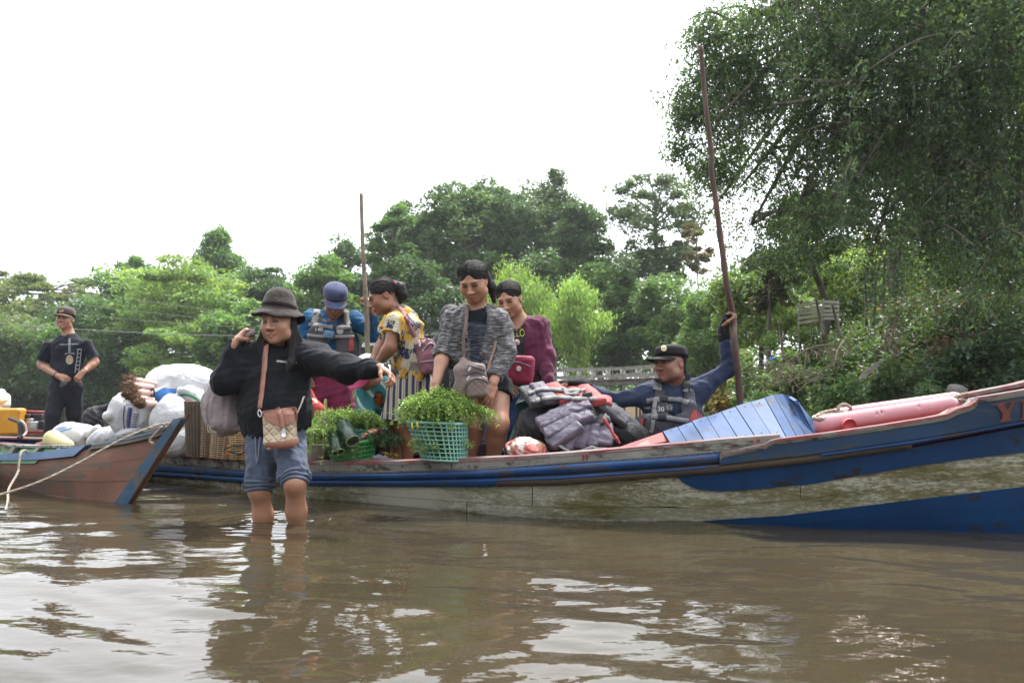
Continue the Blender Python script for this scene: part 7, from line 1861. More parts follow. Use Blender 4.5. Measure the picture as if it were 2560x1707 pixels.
for a, b, c_ in ((P(1280, 985, D + .05), P(1284, 1065, D - .02), P(1284, 1150, D + .04)), (P(1325, 985, D + .05), P(1330, 1065, D - .02), P(1330, 1150, D + .04))): so.cone(a, b, .1, .08, .03); so.cone(b, c_, .08, .065, .03)
so.fold(.005, .08, 84); garment(wom6, 'jeans', so, cloth('blue_denim', (.018, .042, .13), (.010, .024, .075), .85, 8, .4), .009)
so = Soft(); w = hd.w; hair_cap(so, hd, 1.05); so.ell(w(0, .085, -.03), (.05, .03, .05), hd.R, .03); so.fold(.0014, .012, 85, tuple(hd.R @ v3(0, 1, .6)), 6); h_ = garment(wom6, 'hair', so, MAT_HAIR_SIDE, .006); strands(h_, hd, 1.05, 150, (1, .55, -.25), 7)
lettering('printed_text', tee6, bvh_of([tee6]), 'HELLO', 1261, 844, 19, plain('yellow_ink', (.42, .38, .06), .7, .15, 30, 0), -3, 50, .005, False, D - .14)
so = Soft(); so.ell(P(1292, 856, D - .125), (.022, .016, .022)); so.fold(.003, .008, 86); v, q = so.mesh(.004); obj('pompom', v, q, plain('pink_fluff', (.45, .30, .30), .95, .25, 90, .5, bscale=200), tee6)
rb_ = empty('hip_bag', P(1300, 965, D - .2), 'crimson bag with a round white badge worn across the maroon woman\'s front', 'bag'); MAT_CRIM = cloth('crimson_nylon', (.24, .013, .045), (.16, .010, .032), .65, 8, .35, 500)
so = Soft(); so.rbox(P(1302, 925, D - .20), (.088, .035, .095), rot(-8, 0, 4), .03, .01); so.fold(.004, .06, 87); v, q = so.mesh(.006); o = obj('body', v, q, MAT_CRIM, rb_); bvr = bvh_of([o])
ribbon('zip', rb_, bvr, [(1275, 905), (1300, 906), (1326, 917)], 3, plain('zip_grey', (.2, .14, .16), .5, .2, 60, 0), .004, .003, 6, D - .25)
patch('badge', rb_, bvr, disc_px(1297, 921, 6), plain('white_badge', (.62, .60, .50), .5, .1, 30, 0), .005, D - .25); lettering('badge_mark', rb_, bvr, 'CK', 1293, 923, 3.2, plain('dark_ink', (.05, .05, .05), .7, .1, 20, 0), 0, 8, .0065, True, D - .25)

# ================================================================ SOMEBODY ALMOST HIDDEN BEHIND THE GREY CARDIGAN
D = 6.0
hd = Head(P(1126, 800, D), yaw=-10, pitch=10, roll=0, sc=.98)
so = Soft(); nb = P(1128, 852, D + .03); hd.build(so, nb, 1.0, 'closed'); torso_b(so, P(1130, 985, D), P(1130, 940, D), P(1126, 880, D), nb, fw, (.14, .125, .14, .1)); arm(so, P(1085 + 25, 862, D), P(1108, 930, D), P(1120, 985, D - .05)); arm(so, P(1165, 862, D), P(1170, 930, D), P(1160, 985, D - .05))
for px in (1115, 1150): limb_leg(so, P(px, 985, D), P(px, 1065, D), P(px, 1130, D), v3(0, -1, 0))
per7 = person('person mostly hidden behind the grey cardigan, dark hair showing', so, SKIN_B, lambda v, c: hd.paint(v, c), base=P(1130, 1130, D), fine_h=.008)
so = Soft(); so.ell(hd.w(0, .022, .036), (.083, .098, .084), hd.R); so.ell(hd.w(0, -.108, -.045), (.070, .066, .094), hd.R, .012, 's'); so.ell(hd.w(0, .06, -.05), (.07, .05, .07), hd.R, .03); garment(per7, 'hair', so, MAT_HAIR, .008)
so = Soft(); torso(so, P(1130, 985, D), P(1130, 940, D), P(1126, 880, D), nb, fw, (.16, .15, .165, .11)); so.cone(P(1110, 862, D), P(1108, 930, D), .06, .05, .03); so.cone(P(1165, 862, D), P(1170, 930, D), .06, .05, .03); garment(per7, 'shirt', so, cloth('dark_shirt', (.03, .035, .04), None, .85), .01)
so = Soft(); [so.cone(P(px, 975, D), P(px, 1130, D), .085, .06, .03) for px in (1115, 1150)]; garment(per7, 'trousers', so, cloth('grey_trousers', (.05, .05, .055), None, .85), .01)

# ================================================================ MAN IN BLACK CAP WITH THE LONG POLE
D = 5.00
hd = Head(P(1676, 906, D - .05), yaw=-56, pitch=3, roll=-2, sc=1.03)
so = Soft(); nb = P(1688, 972, D + .03); hd.build(so, nb, 1.05, 'smile', .062)
ch, wa, pe = P(1682, 1020, D + .03), P(1680, 1095, D + .06), P(1682, 1150, D + .10)
torso_b(so, pe, wa, ch, nb, fw, (.15, .14, .165, .11)); shL, shR = P(1622, 985, D + .02), P(1748, 975, D + .03); elL, elR = P(1538, 1002, D + .02), P(1822, 922, D + .0); wrL, wrR = P(1452, 960, D - .06), P(1808, 826, D - .03)
arm(so, shL, elL, wrL, .85); arm(so, shR, elR, wrR, .85)
hand(so, wrL, P(1420, 957, D - .08) - wrL, (.1, -.1, -1), 1, (34, 40, 42, 44), 1.05, .2); hdR, hnR = unit(v3(.30, .05, .95)), unit(v3(.80, -.60, -.20)); hand(so, wrR, hdR, hnR, 1, (58, 64, 64, 64), 1.05, .5)
limb_leg(so, P(1650, 1160, D + .08), P(1620, 1150, D - .28), P(1625, 1205, D - .25), v3(-.2, -1, 0)); limb_leg(so, P(1715, 1160, D + .08), P(1740, 1150, D - .22), P(1740, 1205, D - .2), v3(.2, -1, 0))
man8 = person('man in black cap and grey life vest with one arm raised on the long pole', so, SKIN_C * .95, lambda v, c: hd.paint(v, c, stache=True, stubble=.25, lips=(.75, .55, .55)), base=P(1682, 1170, D))
so = Soft(); so.cone(P(1682, 1140, D + .08), wa, .165, .160, .05, (fw, .72)); so.cone(wa, ch, .160, .180, .06, (fw, .70)); so.cone(ch, P(1686, 992, D + .03), .180, .13, .05, (fw, .70)); so.cone(shL, shR, .068, .068, .06); so.cone(P(1686, 992, D + .03), P(1687, 984, D + .02), .08, .068, .03)
so.cone(shL, elL, .072, .056, .05); so.cone(elL, elL * .04 + wrL * .96, .056, .037, .03); so.cone(shR, elR, .074, .055, .05); so.cone(elR, elR * .03 + wrR * .97, .055, .038, .03); so.fold(.0065, .09, 91, (.7, 0, .7), 2.4); so.fold(.0035, .045, 92, (1, 0, .3), 2.2)
sh8 = garment(man8, 'shirt', so, cloth('faded_navy_cotton', (.036, .050, .092), (.020, .028, .055), .85, 7, .5, sheen=.06), .008)
so = Soft(); so.cone(pe, pe - [0, 0, .05], .16, .16, .03); so.cone(P(1650, 1160, D + .08), P(1620, 1150, D - .28), .1, .08, .03); so.cone(P(1715, 1160, D + .08), P(1740, 1150, D - .22), .1, .08, .03); so.cone(P(1620, 1150, D - .28), P(1625, 1200, D - .25), .075, .06, .03); so.cone(P(1740, 1150, D - .22), P(1740, 1200, D - .2), .075, .06, .03); garment(man8, 'trousers', so, cloth('dark_trousers', (.02, .02, .026), None, .85), .01)
MAT_GLOVE = cloth('black_glove_knit', (.010, .010, .011), None, .9, 20, .3, sheen=.03)
for nm, wr, el, tgt, n_, th_, cu in (('glove', wrL, elL, P(1420, 957, D - .08), v3(.1, -.1, -1), 1, (34, 40, 42, 44)), ('glove', wrR, elR, wrR + hdR, hnR, 1, (58, 64, 64, 64))):
    d = unit(tgt - wr); n_ = unit(n_ - d * np.dot(n_, d)); t = np.cross(n_, d) * th_
    so = Soft(); so.cone(wr - unit(wr - el) * .050, wr + d * .01, .0385, .034, .015); so.cone(wr, wr + d * .04, .033, .034, .012, (n_, .8)); so.cone(wr + d * .035 + t * .010, wr + d * .084 + t * .016, .0305, .0275, .010, (n_, .72)); so.cone(wr + d * .035 - t * .012, wr + d * .078 - t * .017, .028, .024, .010, (n_, .72)); so.cone(wr + d * .03 + t * .02, wr + d * .06 + t * .036 + n_ * .012, .019, .0155, .01)
    for i in range(4):
        b = wr + d * .084 + t * (.029 - .0192 * i); a_ = math.radians(cu[i]) * .75; so.cone(b, b + (d * math.cos(a_) + n_ * math.sin(a_)) * .020, .0118, .0112, .004)
    garment(man8, nm, so, MAT_GLOVE, .005)
# vest
vp = []
for x0, x1, x2 in ((1652, 1640, 1626), (1722, 1726, 1730)):
    s_ = -1 if x0 < 1690 else 1
    vp += [(P(x0, 1020, D - .115), P(x1, 1060, D - .135), .050, .062, .5), (P(x1, 1060, D - .135), P(x2, 1120, D - .12), .066, .066, .5), (P(x1 - s_ * 22, 1052, D - .14), P(x2 - s_ * 26, 1120, D - .13), .05, .055, .5), (P(x0 + s_ * 2, 985, D - .075), P(x0, 1020, D - .11), .036, .046, .5), (P(x0 + s_ * 2, 985, D - .075), P(x0 + s_ * 3, 966, D + .04), .034, .034, .5), (P(x2 + s_ * 26, 1060, D - .04), P(x2 + s_ * 24, 1120, D - .04), .055, .06, .8)]
vp += [(P(1645, 1040, D + .16), P(1720, 1040, D + .16), .11, .11, .5)]
ve8 = vest(man8, vp, None, None, D, seed=93); bv = bvh_of([ve8, sh8])
for pts, w_ in (([(1618, 1002), (1640, 1000), (1672, 998), (1700, 1000), (1720, 1008)], 12), ([(1604, 1040), (1640, 1042), (1680, 1046), (1722, 1053)], 12), ([(1645, 945), (1644, 965), (1642, 975)], 20), ([(1721, 935), (1716, 960), (1712, 980)], 14), ([(1640, 1002), (1636, 1020), (1638, 1044)], 10), ([(1634, 1050), (1630, 1075), (1626, 1080)], 9)): ribbon('webbing_strap', ve8, bv, pts, w_, MAT_WEB, .006, .004, 8, D - .17)
for px, py in ((1658, 999), (1655, 1044), (1714, 968)): v, f = bbox_bev(drop(bv, px, py, .014, D - .18)[0], (.05, .018, .036), .005); obj('buckle', v, f, plain('buckle_plastic%d' % px, (.015, .015, .017), .35, .1, 20, 0), ve8)
MAT_INK = plain('pale_stencil_ink', (.36, .36, .35), .8, .25, 40, 0)
lettering('printed_text', ve8, bv, '30', 1643, 1028, 12, MAT_INK, 3, 16, .007, True, D - .18); lettering('printed_text', ve8, bv, 'WER', 1611, 1022, 6, MAT_INK, 0, 17, .007, True, D - .15)
patch('badge', ve8, bv, disc_px(1672, 1019, 9), plain('worn_badge_grey', (.17, .165, .155), .8, .5, 60, 0), .007, D - .18); patch('side_panel', ve8, bv, [(1726, 1040), (1733, 1022), (1752, 1035), (1758, 1046), (1722, 1055)], MAT_VRED, .008, D - .1); patch('side_panel', ve8, bv, [(1598, 1060), (1608, 1030), (1613, 1032), (1602, 1088), (1597, 1088)], MAT_VRED, .006, D - .1)
so = Soft(); so.ell(hd.w(0, .03, .03), (.079, .089, .078), hd.R); so.ell(hd.w(0, -.105, -.04), (.085, .088, .12), hd.R, .01, 's'); so.ell(hd.w(0, .072, -.05), (.055, .03, .05), hd.R, .03); garment(man8, 'hair', so, MAT_HAIR, .006)
MAT_CAPK = cloth('black_cap_cloth', (.014, .014, .016), (.008, .008, .009), .85, 12, .25, sheen=.03)
c_ = cap(man8, hd, MAT_CAPK, None, .098, army=True, visor_len=.080, z0=.030); bvc = bvh_of([c_]); patch('badge', c_, bvc, disc_px(1660, 871, 7), plain('cream_badge', (.60, .52, .26), .6, .1, 30, 0), .004, D - .1); lettering('badge_mark', c_, bvc, 'ac', 1656, 873, 3.5, plain('grey_thread', (.25, .25, .25), .7, .1, 20, 0), -8, 8, .0055, True, D - .1)
MAT_POLE2 = painted('dark_pole_wood', (.085, .048, .036), under=(.15, .10, .075), wear=.45, scale=9, stretch=(1, 1, .12), rough=.7)
_gr = wrR + hdR * .088 + unit(hnR - hdR * np.dot(hnR, hdR)) * .040
pts = spline(np.array([_gr if q == 'GRIP' else P(*q) for q in [(1752, 117, D - .16), (1760, 220, D - .15), (1772, 330, D - .14), (1779, 390, D - .13), (1778, 425, D - .13), (1789, 500, D - .12), (1806, 630, D - .12), (1818, 720, D - .115), 'GRIP', (1835, 850, D - .10), (1844, 920, D - .08), (1851, 1010, D - .04), (1860, 1120, D + .0)]]), 6)
v, f = tube(pts, np.linspace(.0135, .0215, len(pts)) * (1 + .05 * np.sin(np.arange(len(pts)) * 1.7)), 10); tag(obj('punting_pole', v, f, MAT_POLE2, base=pts[-1]), 'long dark crooked pole gripped by the man in the black cap', 'pole')
# ================================================================ CARGO
# ---- ferns: bunched young shoots
def shoots(rg, base, spread, n, length, droop, leaf, col, seed_dir=None):
    """bundle of leafy shoots from around base; returns leaves (v,q,c) and stems (v,f)"""
    ls, st = [], []
    for i in range(n):
        a = rg.uniform(0, 2 * np.pi); r = rg.random() ** 0.5
        o = base + np.array([math.cos(a) * spread[0] * r * .55, math.sin(a) * spread[1] * r * .55, rg.uniform(-.03, .01)])
        d = np.array([math.cos(a) * r * spread[0] * 1.05 + rg.normal() * .015, math.sin(a) * r * spread[1] * 1.05 + rg.normal() * .015, length * (1 - .35 * r) * rg.uniform(.75, 1.15)])
        if seed_dir is not None: d = d + seed_dir * rg.uniform(.6, 1.2)
        e = o + d; tip = e + np.array([d[0] * .55, d[1] * .55, -droop * (0.3 + r) * rg.uniform(.5, 1.4)])
        path = spline([o, o + d * .55, e, tip], 5); st.append(tube(path[::2], np.linspace(.0035, .0012, len(path[::2])), 3, False))
        k = int(rg.integers(44, 70)); t = rg.random(k) ** .6 * (len(path) - 1)
        p = path[t.astype(int)] + rg.normal(size=(k, 3)) * .008
        ls.append(leaf_quads(p, leaf, rg, .32, None, .4, np.asarray(col) * rg.uniform(.75, 1.25), .3, .15))
    return merge_leaves(ls), join(st)
MAT_STALK = plain('green_stalk', (.13, .19, .05), .6, .3, 20, .1)

def slat_basket(root, mat, top_c, bot_c, rt, rb, rows, cols, R=None, bar=.0045, rim=.012, solid_top=.0, name_bar='slat', sides='ellipse', wall=0.0, gap_rows=None):
    """openwork plastic basket: rim, base, hoops and uprights; each bar its own piece"""
    R = np.eye(3) if R is None else R
    pw = 2.6 if sides == 'box' else 2.0
    def ring(t, grow=0.0, n=48):
        a = np.linspace(0, 2 * np.pi, n, endpoint=False); r = (np.array(rb) * (1 - t) + np.array(rt) * t) + grow
        ca, sa = np.cos(a), np.sin(a); x = np.sign(ca) * np.abs(ca) ** (2 / pw) * r[0]; y = np.sign(sa) * np.abs(sa) ** (2 / pw) * r[1]
        c = np.asarray(bot_c) * (1 - t) + np.asarray(top_c) * t
        return c + np.stack([x, y, np.zeros(n)], 1) @ R.T
    up = R @ v3(0, 0, 1)
    # flattened bands
    def band(t, h, th, nm, n=48):
        o = ring(t, 0, n); i = ring(t, -th, n); V = np.concatenate([o - up * h / 2, o + up * h / 2, i + up * h / 2, i - up * h / 2]); Fs = []
        for k in range(n):
            l = (k + 1) % n
            for b in range(4): c = (b + 1) % 4; Fs.append((b * n + k, b * n + l, c * n + l, c * n + k))
        return obj(nm, V, Fs, mat, root)
    band(1.0, rim * 1.6, .012, 'rim'); band(.985, rim * .8, .02, 'rim')
    for j in range(rows): band((j + 1) / (rows + 1), bar * 1.7, bar * .9, 'hoop')
    band(.02, rim, .008, 'base_band')
    n = cols; a0, a1 = ring(0.0, -.001, n), ring(1.0, -.001, n)
    for k in range(n):
        d = a1[k] - a0[k]; v, f = strip(np.array([a0[k] + np.cross(up, unit(a0[k] - np.asarray(bot_c))) * bar, a1[k] + np.cross(up, unit(a1[k] - np.asarray(top_c))) * bar]), np.array([a0[k] - np.cross(up, unit(a0[k] - np.asarray(bot_c))) * bar, a1[k] - np.cross(up, unit(a1[k] - np.asarray(top_c))) * bar]), bar * 1.1, -unit(a0[k] - np.asarray(bot_c)))
        obj(name_bar, v, f, mat, root, False)
    bt = ring(0.01, -.004, 40); v, f = prism(bt, .006, up); obj('bottom', v, f, mat, root, False)
    return ring

MAT_AQUA = plain('aqua_plastic', (.16, .36, .285), .38, .12, 5, .03)
tbk = empty('laundry_basket', P(1100, 1160, 4.66), 'aqua openwork plastic basket set on the gunwale, heaped with ferns', 'basket')
bc, tc = P(1112, 1150, 4.70), P(1092, 1056, 4.72)
slat_basket(tbk, MAT_AQUA, tc, bc, (.186, .135), (.135, .105), 8, 36, rot(-6, 0, 2), .0042, .011, sides='box')
for px, py in ((1031, 1062), (1044, 1060)):
    v, f = tube(PP([(px - 1, py - 5, 4.585), (px, py + 8, 4.578), (px + 1, py + 12, 4.59)]), .006, 6); obj('clip', v, f, plain('yellow_clip%d' % px, (.55, .42, .03), .4, .1, 9, 0), tbk)
rg = np.random.default_rng(808)
fb = tag(empty('fern_heap', P(1095, 1055, 4.72)), 'heap of fresh green fern shoots filling the aqua basket', 'ferns')
(v, q, c), (sv, sf) = shoots(rg, P(1094, 1066, 4.72), (.115, .085), 340, .22, .085, .019, (.16, .25, .045)); obj('leaves', v, q, MAT_FERN, fb, False, cols=c); obj('stalks', sv, sf, MAT_STALK, fb)
(v, q, c), (sv, sf) = shoots(rg, P(1100, 1140, 4.70), (.09, .07), 90, .14, .02, .019, (.13, .20, .05)); obj('leaves', v, q, MAT_FERN, fb, False, cols=c); obj('stalks', sv, sf, MAT_STALK, fb)
(v, q, c), (sv, sf) = shoots(rg, P(1180, 1015, 4.70), (.02, .02), 14, .02, .07, .019, (.16, .25, .045), v3(.07, 0, -.03)); obj('leaves', v, q, MAT_FERN, fb, False, cols=c); obj('stalks', sv, sf, MAT_STALK, fb)

# ---- green carrying basket, bamboo tubes and fern bunches
MAT_GRN = plain('green_plastic', (.035, .25, .06), .36, .12, 5, .03)
gb = empty('shopping_basket', P(890, 1155, 5.18), 'tilted green plastic carrying basket with handles', 'basket')
Rg = rot(4, 0, -8)
bc, tc = P(884, 1152, 5.24), P(872, 1108, 5.24) + v3(.02, 0, 0)
slat_basket(gb, MAT_GRN, tc, bc, (.165, .12), (.14, .10), 3, 30, Rg, .0058, .017, sides='box')
for dy, h in ((-.02, .14), (.03, .16)):
    a, b = P(875, 1086, 5.22 + dy), P(952, 1118, 5.22 + dy); pts = spline([a + [0, 0, -.04], P(868, 1085, 5.2 + dy), P(900, 1078 + dy * 40, 5.2 + dy), P(922, 1082, 5.2 + dy), P(928, 1110, 5.2 + dy), P(934, 1140, 5.22 + dy)], 6); v, f = tube(pts, .0065, 7); obj('handle', v, f, MAT_GRN, gb)
MAT_BTUBE = plain('dark_green_bamboo', (.022, .048, .030), .32, .3, 10, .08)
for i, (a, b, r, lab) in enumerate([((858, 1062, 5.12), (882, 1102, 5.02), .049, 'thick dark green bamboo tube end pointing at the viewer'), ((832, 1084, 5.10), (846, 1130, 5.03), .043, 'dark green bamboo tube lying left of the thicker one')]):
    A_, B_ = P(*a), P(*b); d = unit(B_ - A_); pts = np.array([A_, A_ + (B_ - A_) * .97, B_]); v1, f1 = tube(pts, [r, r, r * .97], 18, True); o = obj('bamboo_tube', v1, f1, MAT_BTUBE, base=B_); tag(o, lab, 'bamboo', 'bamboo tubes among the ferns')
    u_, w_ = frame_of(d); an = np.linspace(0, 2 * np.pi, 24, endpoint=False); v2, f2 = tube(B_ + d * .001 + r * .88 * (np.cos(an)[:, None] * u_ + np.sin(an)[:, None] * w_), .0045, 5, closed=True); obj('cut_rim', v2, f2, plain('pale_bamboo%d' % i, (.30, .34, .16), .6, .2, 20, 0), o)
rg = np.random.default_rng(809)
def bunch(label, base, spread, n, L, droop, col, sd=None, leaf=.017, name='fern_bunch'):
    r_ = tag(empty(name, base), label, 'ferns', 'fern bunches lying in the boat'); (v, q, c), (sv, sf) = shoots(rg, np.asarray(base), spread, n, L, droop, leaf, col, sd); obj('leaves', v, q, MAT_FERN, r_, False, cols=c); obj('stalks', sv, sf, MAT_STALK, r_)
bunch('bushy yellow green fern bunch spilling left over the bamboo tubes', P(815, 1085, 5.16), (.13, .08), 130, .06, .13, (.15, .235, .045), v3(-.02, -.04, 0))
bunch('fern bunch rising above the thick bamboo tube', P(872, 1062, 5.22), (.12, .08), 120, .11, .05, (.15, .235, .045))
bunch('fern bunch behind the green basket handles', P(925, 1062, 5.34), (.09, .07), 80, .06, .03, (.13, .20, .045))
bunch('dark green tufts right of the green basket handles', P(965, 1105, 5.25), (.07, .06), 90, .05, .03, (.045, .085, .03))

# ---- other small goods between the legs
so = Soft(); so.ell(P(778, 1030, 5.45), (.10, .09, .10)); so.ell(P(768, 985, 5.45), (.05, .05, .06), None, .05); so.fold(.012, .06, 120, (.3, 0, 1), 2); v, q = so.mesh(.007)
tag(obj('plastic_bag', v, q, plain('thin_red_plastic', (.50, .06, .045), .3, .25, 12, .2, bscale=25), base=P(778, 1080, 5.45)), 'bulging thin red plastic bag left of the maroon trousers', 'bag')
def woven(label, c, rt, rb, hgt, col, seed, tilt=(0, 0, 0), name='rattan_basket', square=False, ribs=22, hoops=16):
    """woven rattan basket: uprights and hoops woven round them"""
    r_ = tag(empty(name, c), label, 'basket', 'woven rattan baskets'); mat = plain('rattan%d' % seed, col, .7, .35, 14, .3); R = rot(*tilt); rgw = np.random.default_rng(seed)
    pw = 3.2 if square else 2.0
    def pt(a, t, off=0.0):
        r = np.array(rb) * (1 - t) + np.array(rt) * t + off; ca, sa = math.cos(a), math.sin(a)
        return np.asarray(c) + R @ v3(np.sign(ca) * abs(ca) ** (2 / pw) * r[0], np.sign(sa) * abs(sa) ** (2 / pw) * r[1], hgt * t)
    wall = []; n = 40
    V = np.array([[pt(2 * np.pi * k / n, t, -.006) for k in range(n)] for t in np.linspace(0, .97, 6)]).reshape(-1, 3); Fs = [(j * n + k, j * n + (k + 1) % n, (j + 1) * n + (k + 1) % n, (j + 1) * n + k) for j in range(5) for k in range(n)] + [tuple(range(n - 1, -1, -1))]
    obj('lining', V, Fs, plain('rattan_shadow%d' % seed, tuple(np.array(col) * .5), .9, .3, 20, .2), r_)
    for k in range(ribs):
        a = 2 * np.pi * k / ribs; v, f = strip(np.array([pt(a + .045, t, .001) for t in np.linspace(0, 1, 5)]), np.array([pt(a - .045, t, .001) for t in np.linspace(0, 1, 5)]), .003, None); obj('upright', v, f, mat, r_, False)
    for j in range(hoops):
        t = (j + .5) / hoops; pts = np.array([pt(2 * np.pi * k / 48, t + rgw.normal() * .002, .0025 + .0018 * math.cos(math.pi * (k * ribs / 48.0 + j))) for k in range(48)]); v, f = tube(pts, .0030, 5, closed=True); obj('hoop', v, f, mat, r_)
    for t in (1.0, .985): v, f = tube(np.array([pt(2 * np.pi * k / 32, t, .002) for k in range(32)]), .0055, 6, closed=True); obj('rim', v, f, mat, r_)
    return r_
woven('dark brown rattan basket standing by the white sacks', P(500, 1140, 6.15) , (.115, .10), (.10, .085), .42, (.13, .095, .065), 130, (0, 0, 0), ribs=26, hoops=26)
woven('slim light brown rattan basket beside the dark one', P(522, 1142, 5.98), (.058, .085), (.05, .075), .33, (.24, .17, .105), 131, (10, 0, 3), square=True, ribs=18, hoops=22)
woven('flat pale rattan carrier leaning in the middle of the baskets', P(553, 1146, 5.86), (.085, .06), (.075, .05), .26, (.36, .25, .155), 132, (6, 0, 6), square=True, ribs=26, hoops=18)
woven('golden rattan basket half hidden behind the wading woman\'s hip', P(604, 1148, 5.80), (.085, .07), (.075, .06), .22, (.45, .30, .15), 133, (0, 0, 0), square=True, ribs=22, hoops=14)
woven('low woven basket behind the fern bunch', P(848, 1085, 5.65), (.10, .09), (.085, .075), .12, (.26, .19, .12), 134, ribs=20, hoops=8)
woven('small brown basket below the hanging ferns', P(800, 1150, 5.42), (.10, .08), (.09, .07), .13, (.16, .11, .08), 135, ribs=20, hoops=9)
v, f = tube(spline(PP([(562, 1122, 5.72), (585, 1114, 5.70), (618, 1112, 5.72), (604, 1134, 5.70), (568, 1126, 5.70)]), 6), .007, 6); tag(obj('carrying_strap', v, f, plain('black_strap', (.02, .02, .024), .6, .2, 20, .1), base=P(585, 1120, 5.72)), 'black strap looped over the golden rattan basket', 'strap')
so = Soft(); so.ell(P(582, 1125, 5.84), (.05, .05, .055)); v, q = so.mesh(.006); tag(obj('orange_fruit', v, q, plain('orange_peel', (.50, .20, .03), .45, .2, 9, .2), base=P(582, 1142, 5.84)), 'round orange fruit between the rattan baskets', 'fruit')
v, f = lathe([(0, 0), (.06, 0), (.075, .10), (.085, .11), (.083, .115), (.07, .105), (.055, .01), (0, .01)], 28, P(788, 1152, 5.36)); tag(obj('plastic_tub', v, f, plain('grey_white_plastic', (.46, .47, .48), .35, .08, 5, .02), base=P(788, 1152, 5.36)), 'small grey white plastic tub under the hanging ferns', 'tub')
# leafy vegetables and a cob in a bag
rg = np.random.default_rng(810)
vv = []; base_ = P(768, 1060, 5.32)
v, q, c = leaf_quads(clump(rg, base_, (.06, .05, .05), 90, .2), .07, rg, .6, None, .6, (.10, .26, .05), .3); tag(obj('leafy_greens', v, q, MAT_FERN, base=base_ - [0, 0, .05], smooth=False, cols=c), 'bright leafy greens next to the red plastic bag', 'vegetables')
so = Soft(); so.cone(P(812, 1045, 5.62), P(814, 1000, 5.62), .022, .010, .02); so.cone(P(806, 1045, 5.61), P(804, 1025, 5.61), .018, .012, .02); so.cone(P(822, 1050, 5.62), P(828, 1030, 5.60), .016, .010, .02); v, q = so.mesh(.005); tag(obj('maize_cob', v, q, plain('pale_green_husk', (.30, .36, .13), .6, .2, 20, .2), base=P(812, 1050, 5.62)), 'pale green husked cob standing in a white bag', 'vegetable')
so = Soft(); so.ell(P(810, 1050, 5.63), (.055, .05, .035)); so.fold(.008, .03, 121); v, q = so.mesh(.005); tag(obj('plastic_bag', v, q, plain('white_thin_plastic', (.62, .63, .65), .3, .1, 12, .2), base=P(810, 1065, 5.63)), 'crumpled white plastic bag round the husked cob', 'bag')
so = Soft(); so.ell(P(950, 1150, 5.12), (.055, .05, .03)); so.cone(P(935, 1146, 5.1), P(990, 1152, 5.1), .022, .016, .03); so.fold(.006, .03, 122); v, q = so.mesh(.005); tag(obj('folded_cloth', v, q, cloth('lilac_grey_cloth', (.16, .145, .18), None, .85, 9, .5), base=P(950, 1158, 5.12)), 'crumpled lilac grey cloth in front of the green basket', 'cloth')
v, q, c = leaf_quads(clump(np.random.default_rng(811), P(975, 1140, 5.2), (.05, .04, .03), 70, .2), .035, np.random.default_rng(811), .5, None, .5, (.36, .22, .06), .5, .6); tag(obj('flower_scraps', v, q, MAT_FERN, base=P(975, 1150, 5.2), smooth=False, cols=c), 'yellow and green vegetable scraps right of the green basket', 'vegetables')

# ---- white sacks
def woven_sack(name):
    m = Mat(name); f = m.noise(5, 5, .6); st = m.ramp(m.noise(9, 6, .7, m.vec((1, 1, .6))), [(.58, 0), (.75, .55)])
    c = m.mix(st, m.mix(f, (.36, .36, .37), (.56, .56, .57)), (.36, .31, .23)); m.set(col=c, rough=.62, spec=.35)
    b = m.bump(m.noise(6, 5, .55, dist=1.0), .7, .04); m.bump(m.wave(150, m.vec((1, 1, 1)), 0), .1, .002, b); return m.m
MAT_WSACK = woven_sack('white_woven_plastic')
MAT_NAVY = plain('navy_print', (.06, .075, .20), .6, .3, 30, 0); MAT_REDP = plain('red_print', (.45, .07, .09), .6, .3, 30, 0); MAT_BLUEP = plain('blue_woven_plastic', (.035, .16, .42), .55, .2, 9, .3); MAT_GREENP = plain('green_print', (.05, .22, .10), .6, .3, 20, 0)
def sack(label, ells, cones=(), seed=0, mat=MAT_WSACK, fold=(.011, .17), tie=None, d=(.3, 0, 1)):
    so = Soft()
    for c, r, R in ells: so.ell(c, r, R, .07)
    for a, b, ra, rb in cones: so.cone(a, b, ra, rb, .04)
    so.fold(fold[0], fold[1], seed, d, 3.0); so.fold(fold[0] * .3, fold[1] * .35, seed + 1, d, 3.5); v, q = so.mesh(.014)
    z = v[:, 2].min(); c = v.mean(0); root = tag(empty('sack', (c[0], c[1], z)), label, 'sack', 'white sacks piled in the boat'); o = obj('bag', v, q, mat, root); return root, o
s1, o1 = sack('long white sack lying highest on the pile with a blue panel', [(P(470, 965, 6.75), (.34, .24, .20), rot(0, 0, 6)), (P(405, 975, 6.65), (.16, .18, .17), None)], [(P(400, 985, 6.5), P(384, 980, 6.45), .10, .03), (P(384, 980, 6.45), P(370, 984, 6.42), .025, .06)], 140)
bvk = bvh_of([o1]); patch('blue_panel', s1, bvk, [(386, 982), (408, 970), (442, 972), (436, 995), (412, 1020), (396, 1024), (384, 1010)], MAT_BLUEP, .006, 6.5); v, f = tube([P(381 + 5 * math.cos(a), 981 + 10 * math.sin(a), 6.40) for a in np.linspace(0, 6.28, 10)[:-1]], .006, 5, closed=True); obj('tie', v, f, MAT_JUMPER, s1)
s2, o2 = sack('white sack with navy band and red weight print, 50 kg', [(P(352, 1040, 6.72), (.26, .20, .22), rot(0, 0, -20)), (P(318, 1030, 6.65), (.14, .15, .18), None)], [(P(290, 1040, 6.6), P(278, 1038, 6.56), .09, .03), (P(278, 1038, 6.56), P(266, 1040, 6.52), .025, .045)], 142)
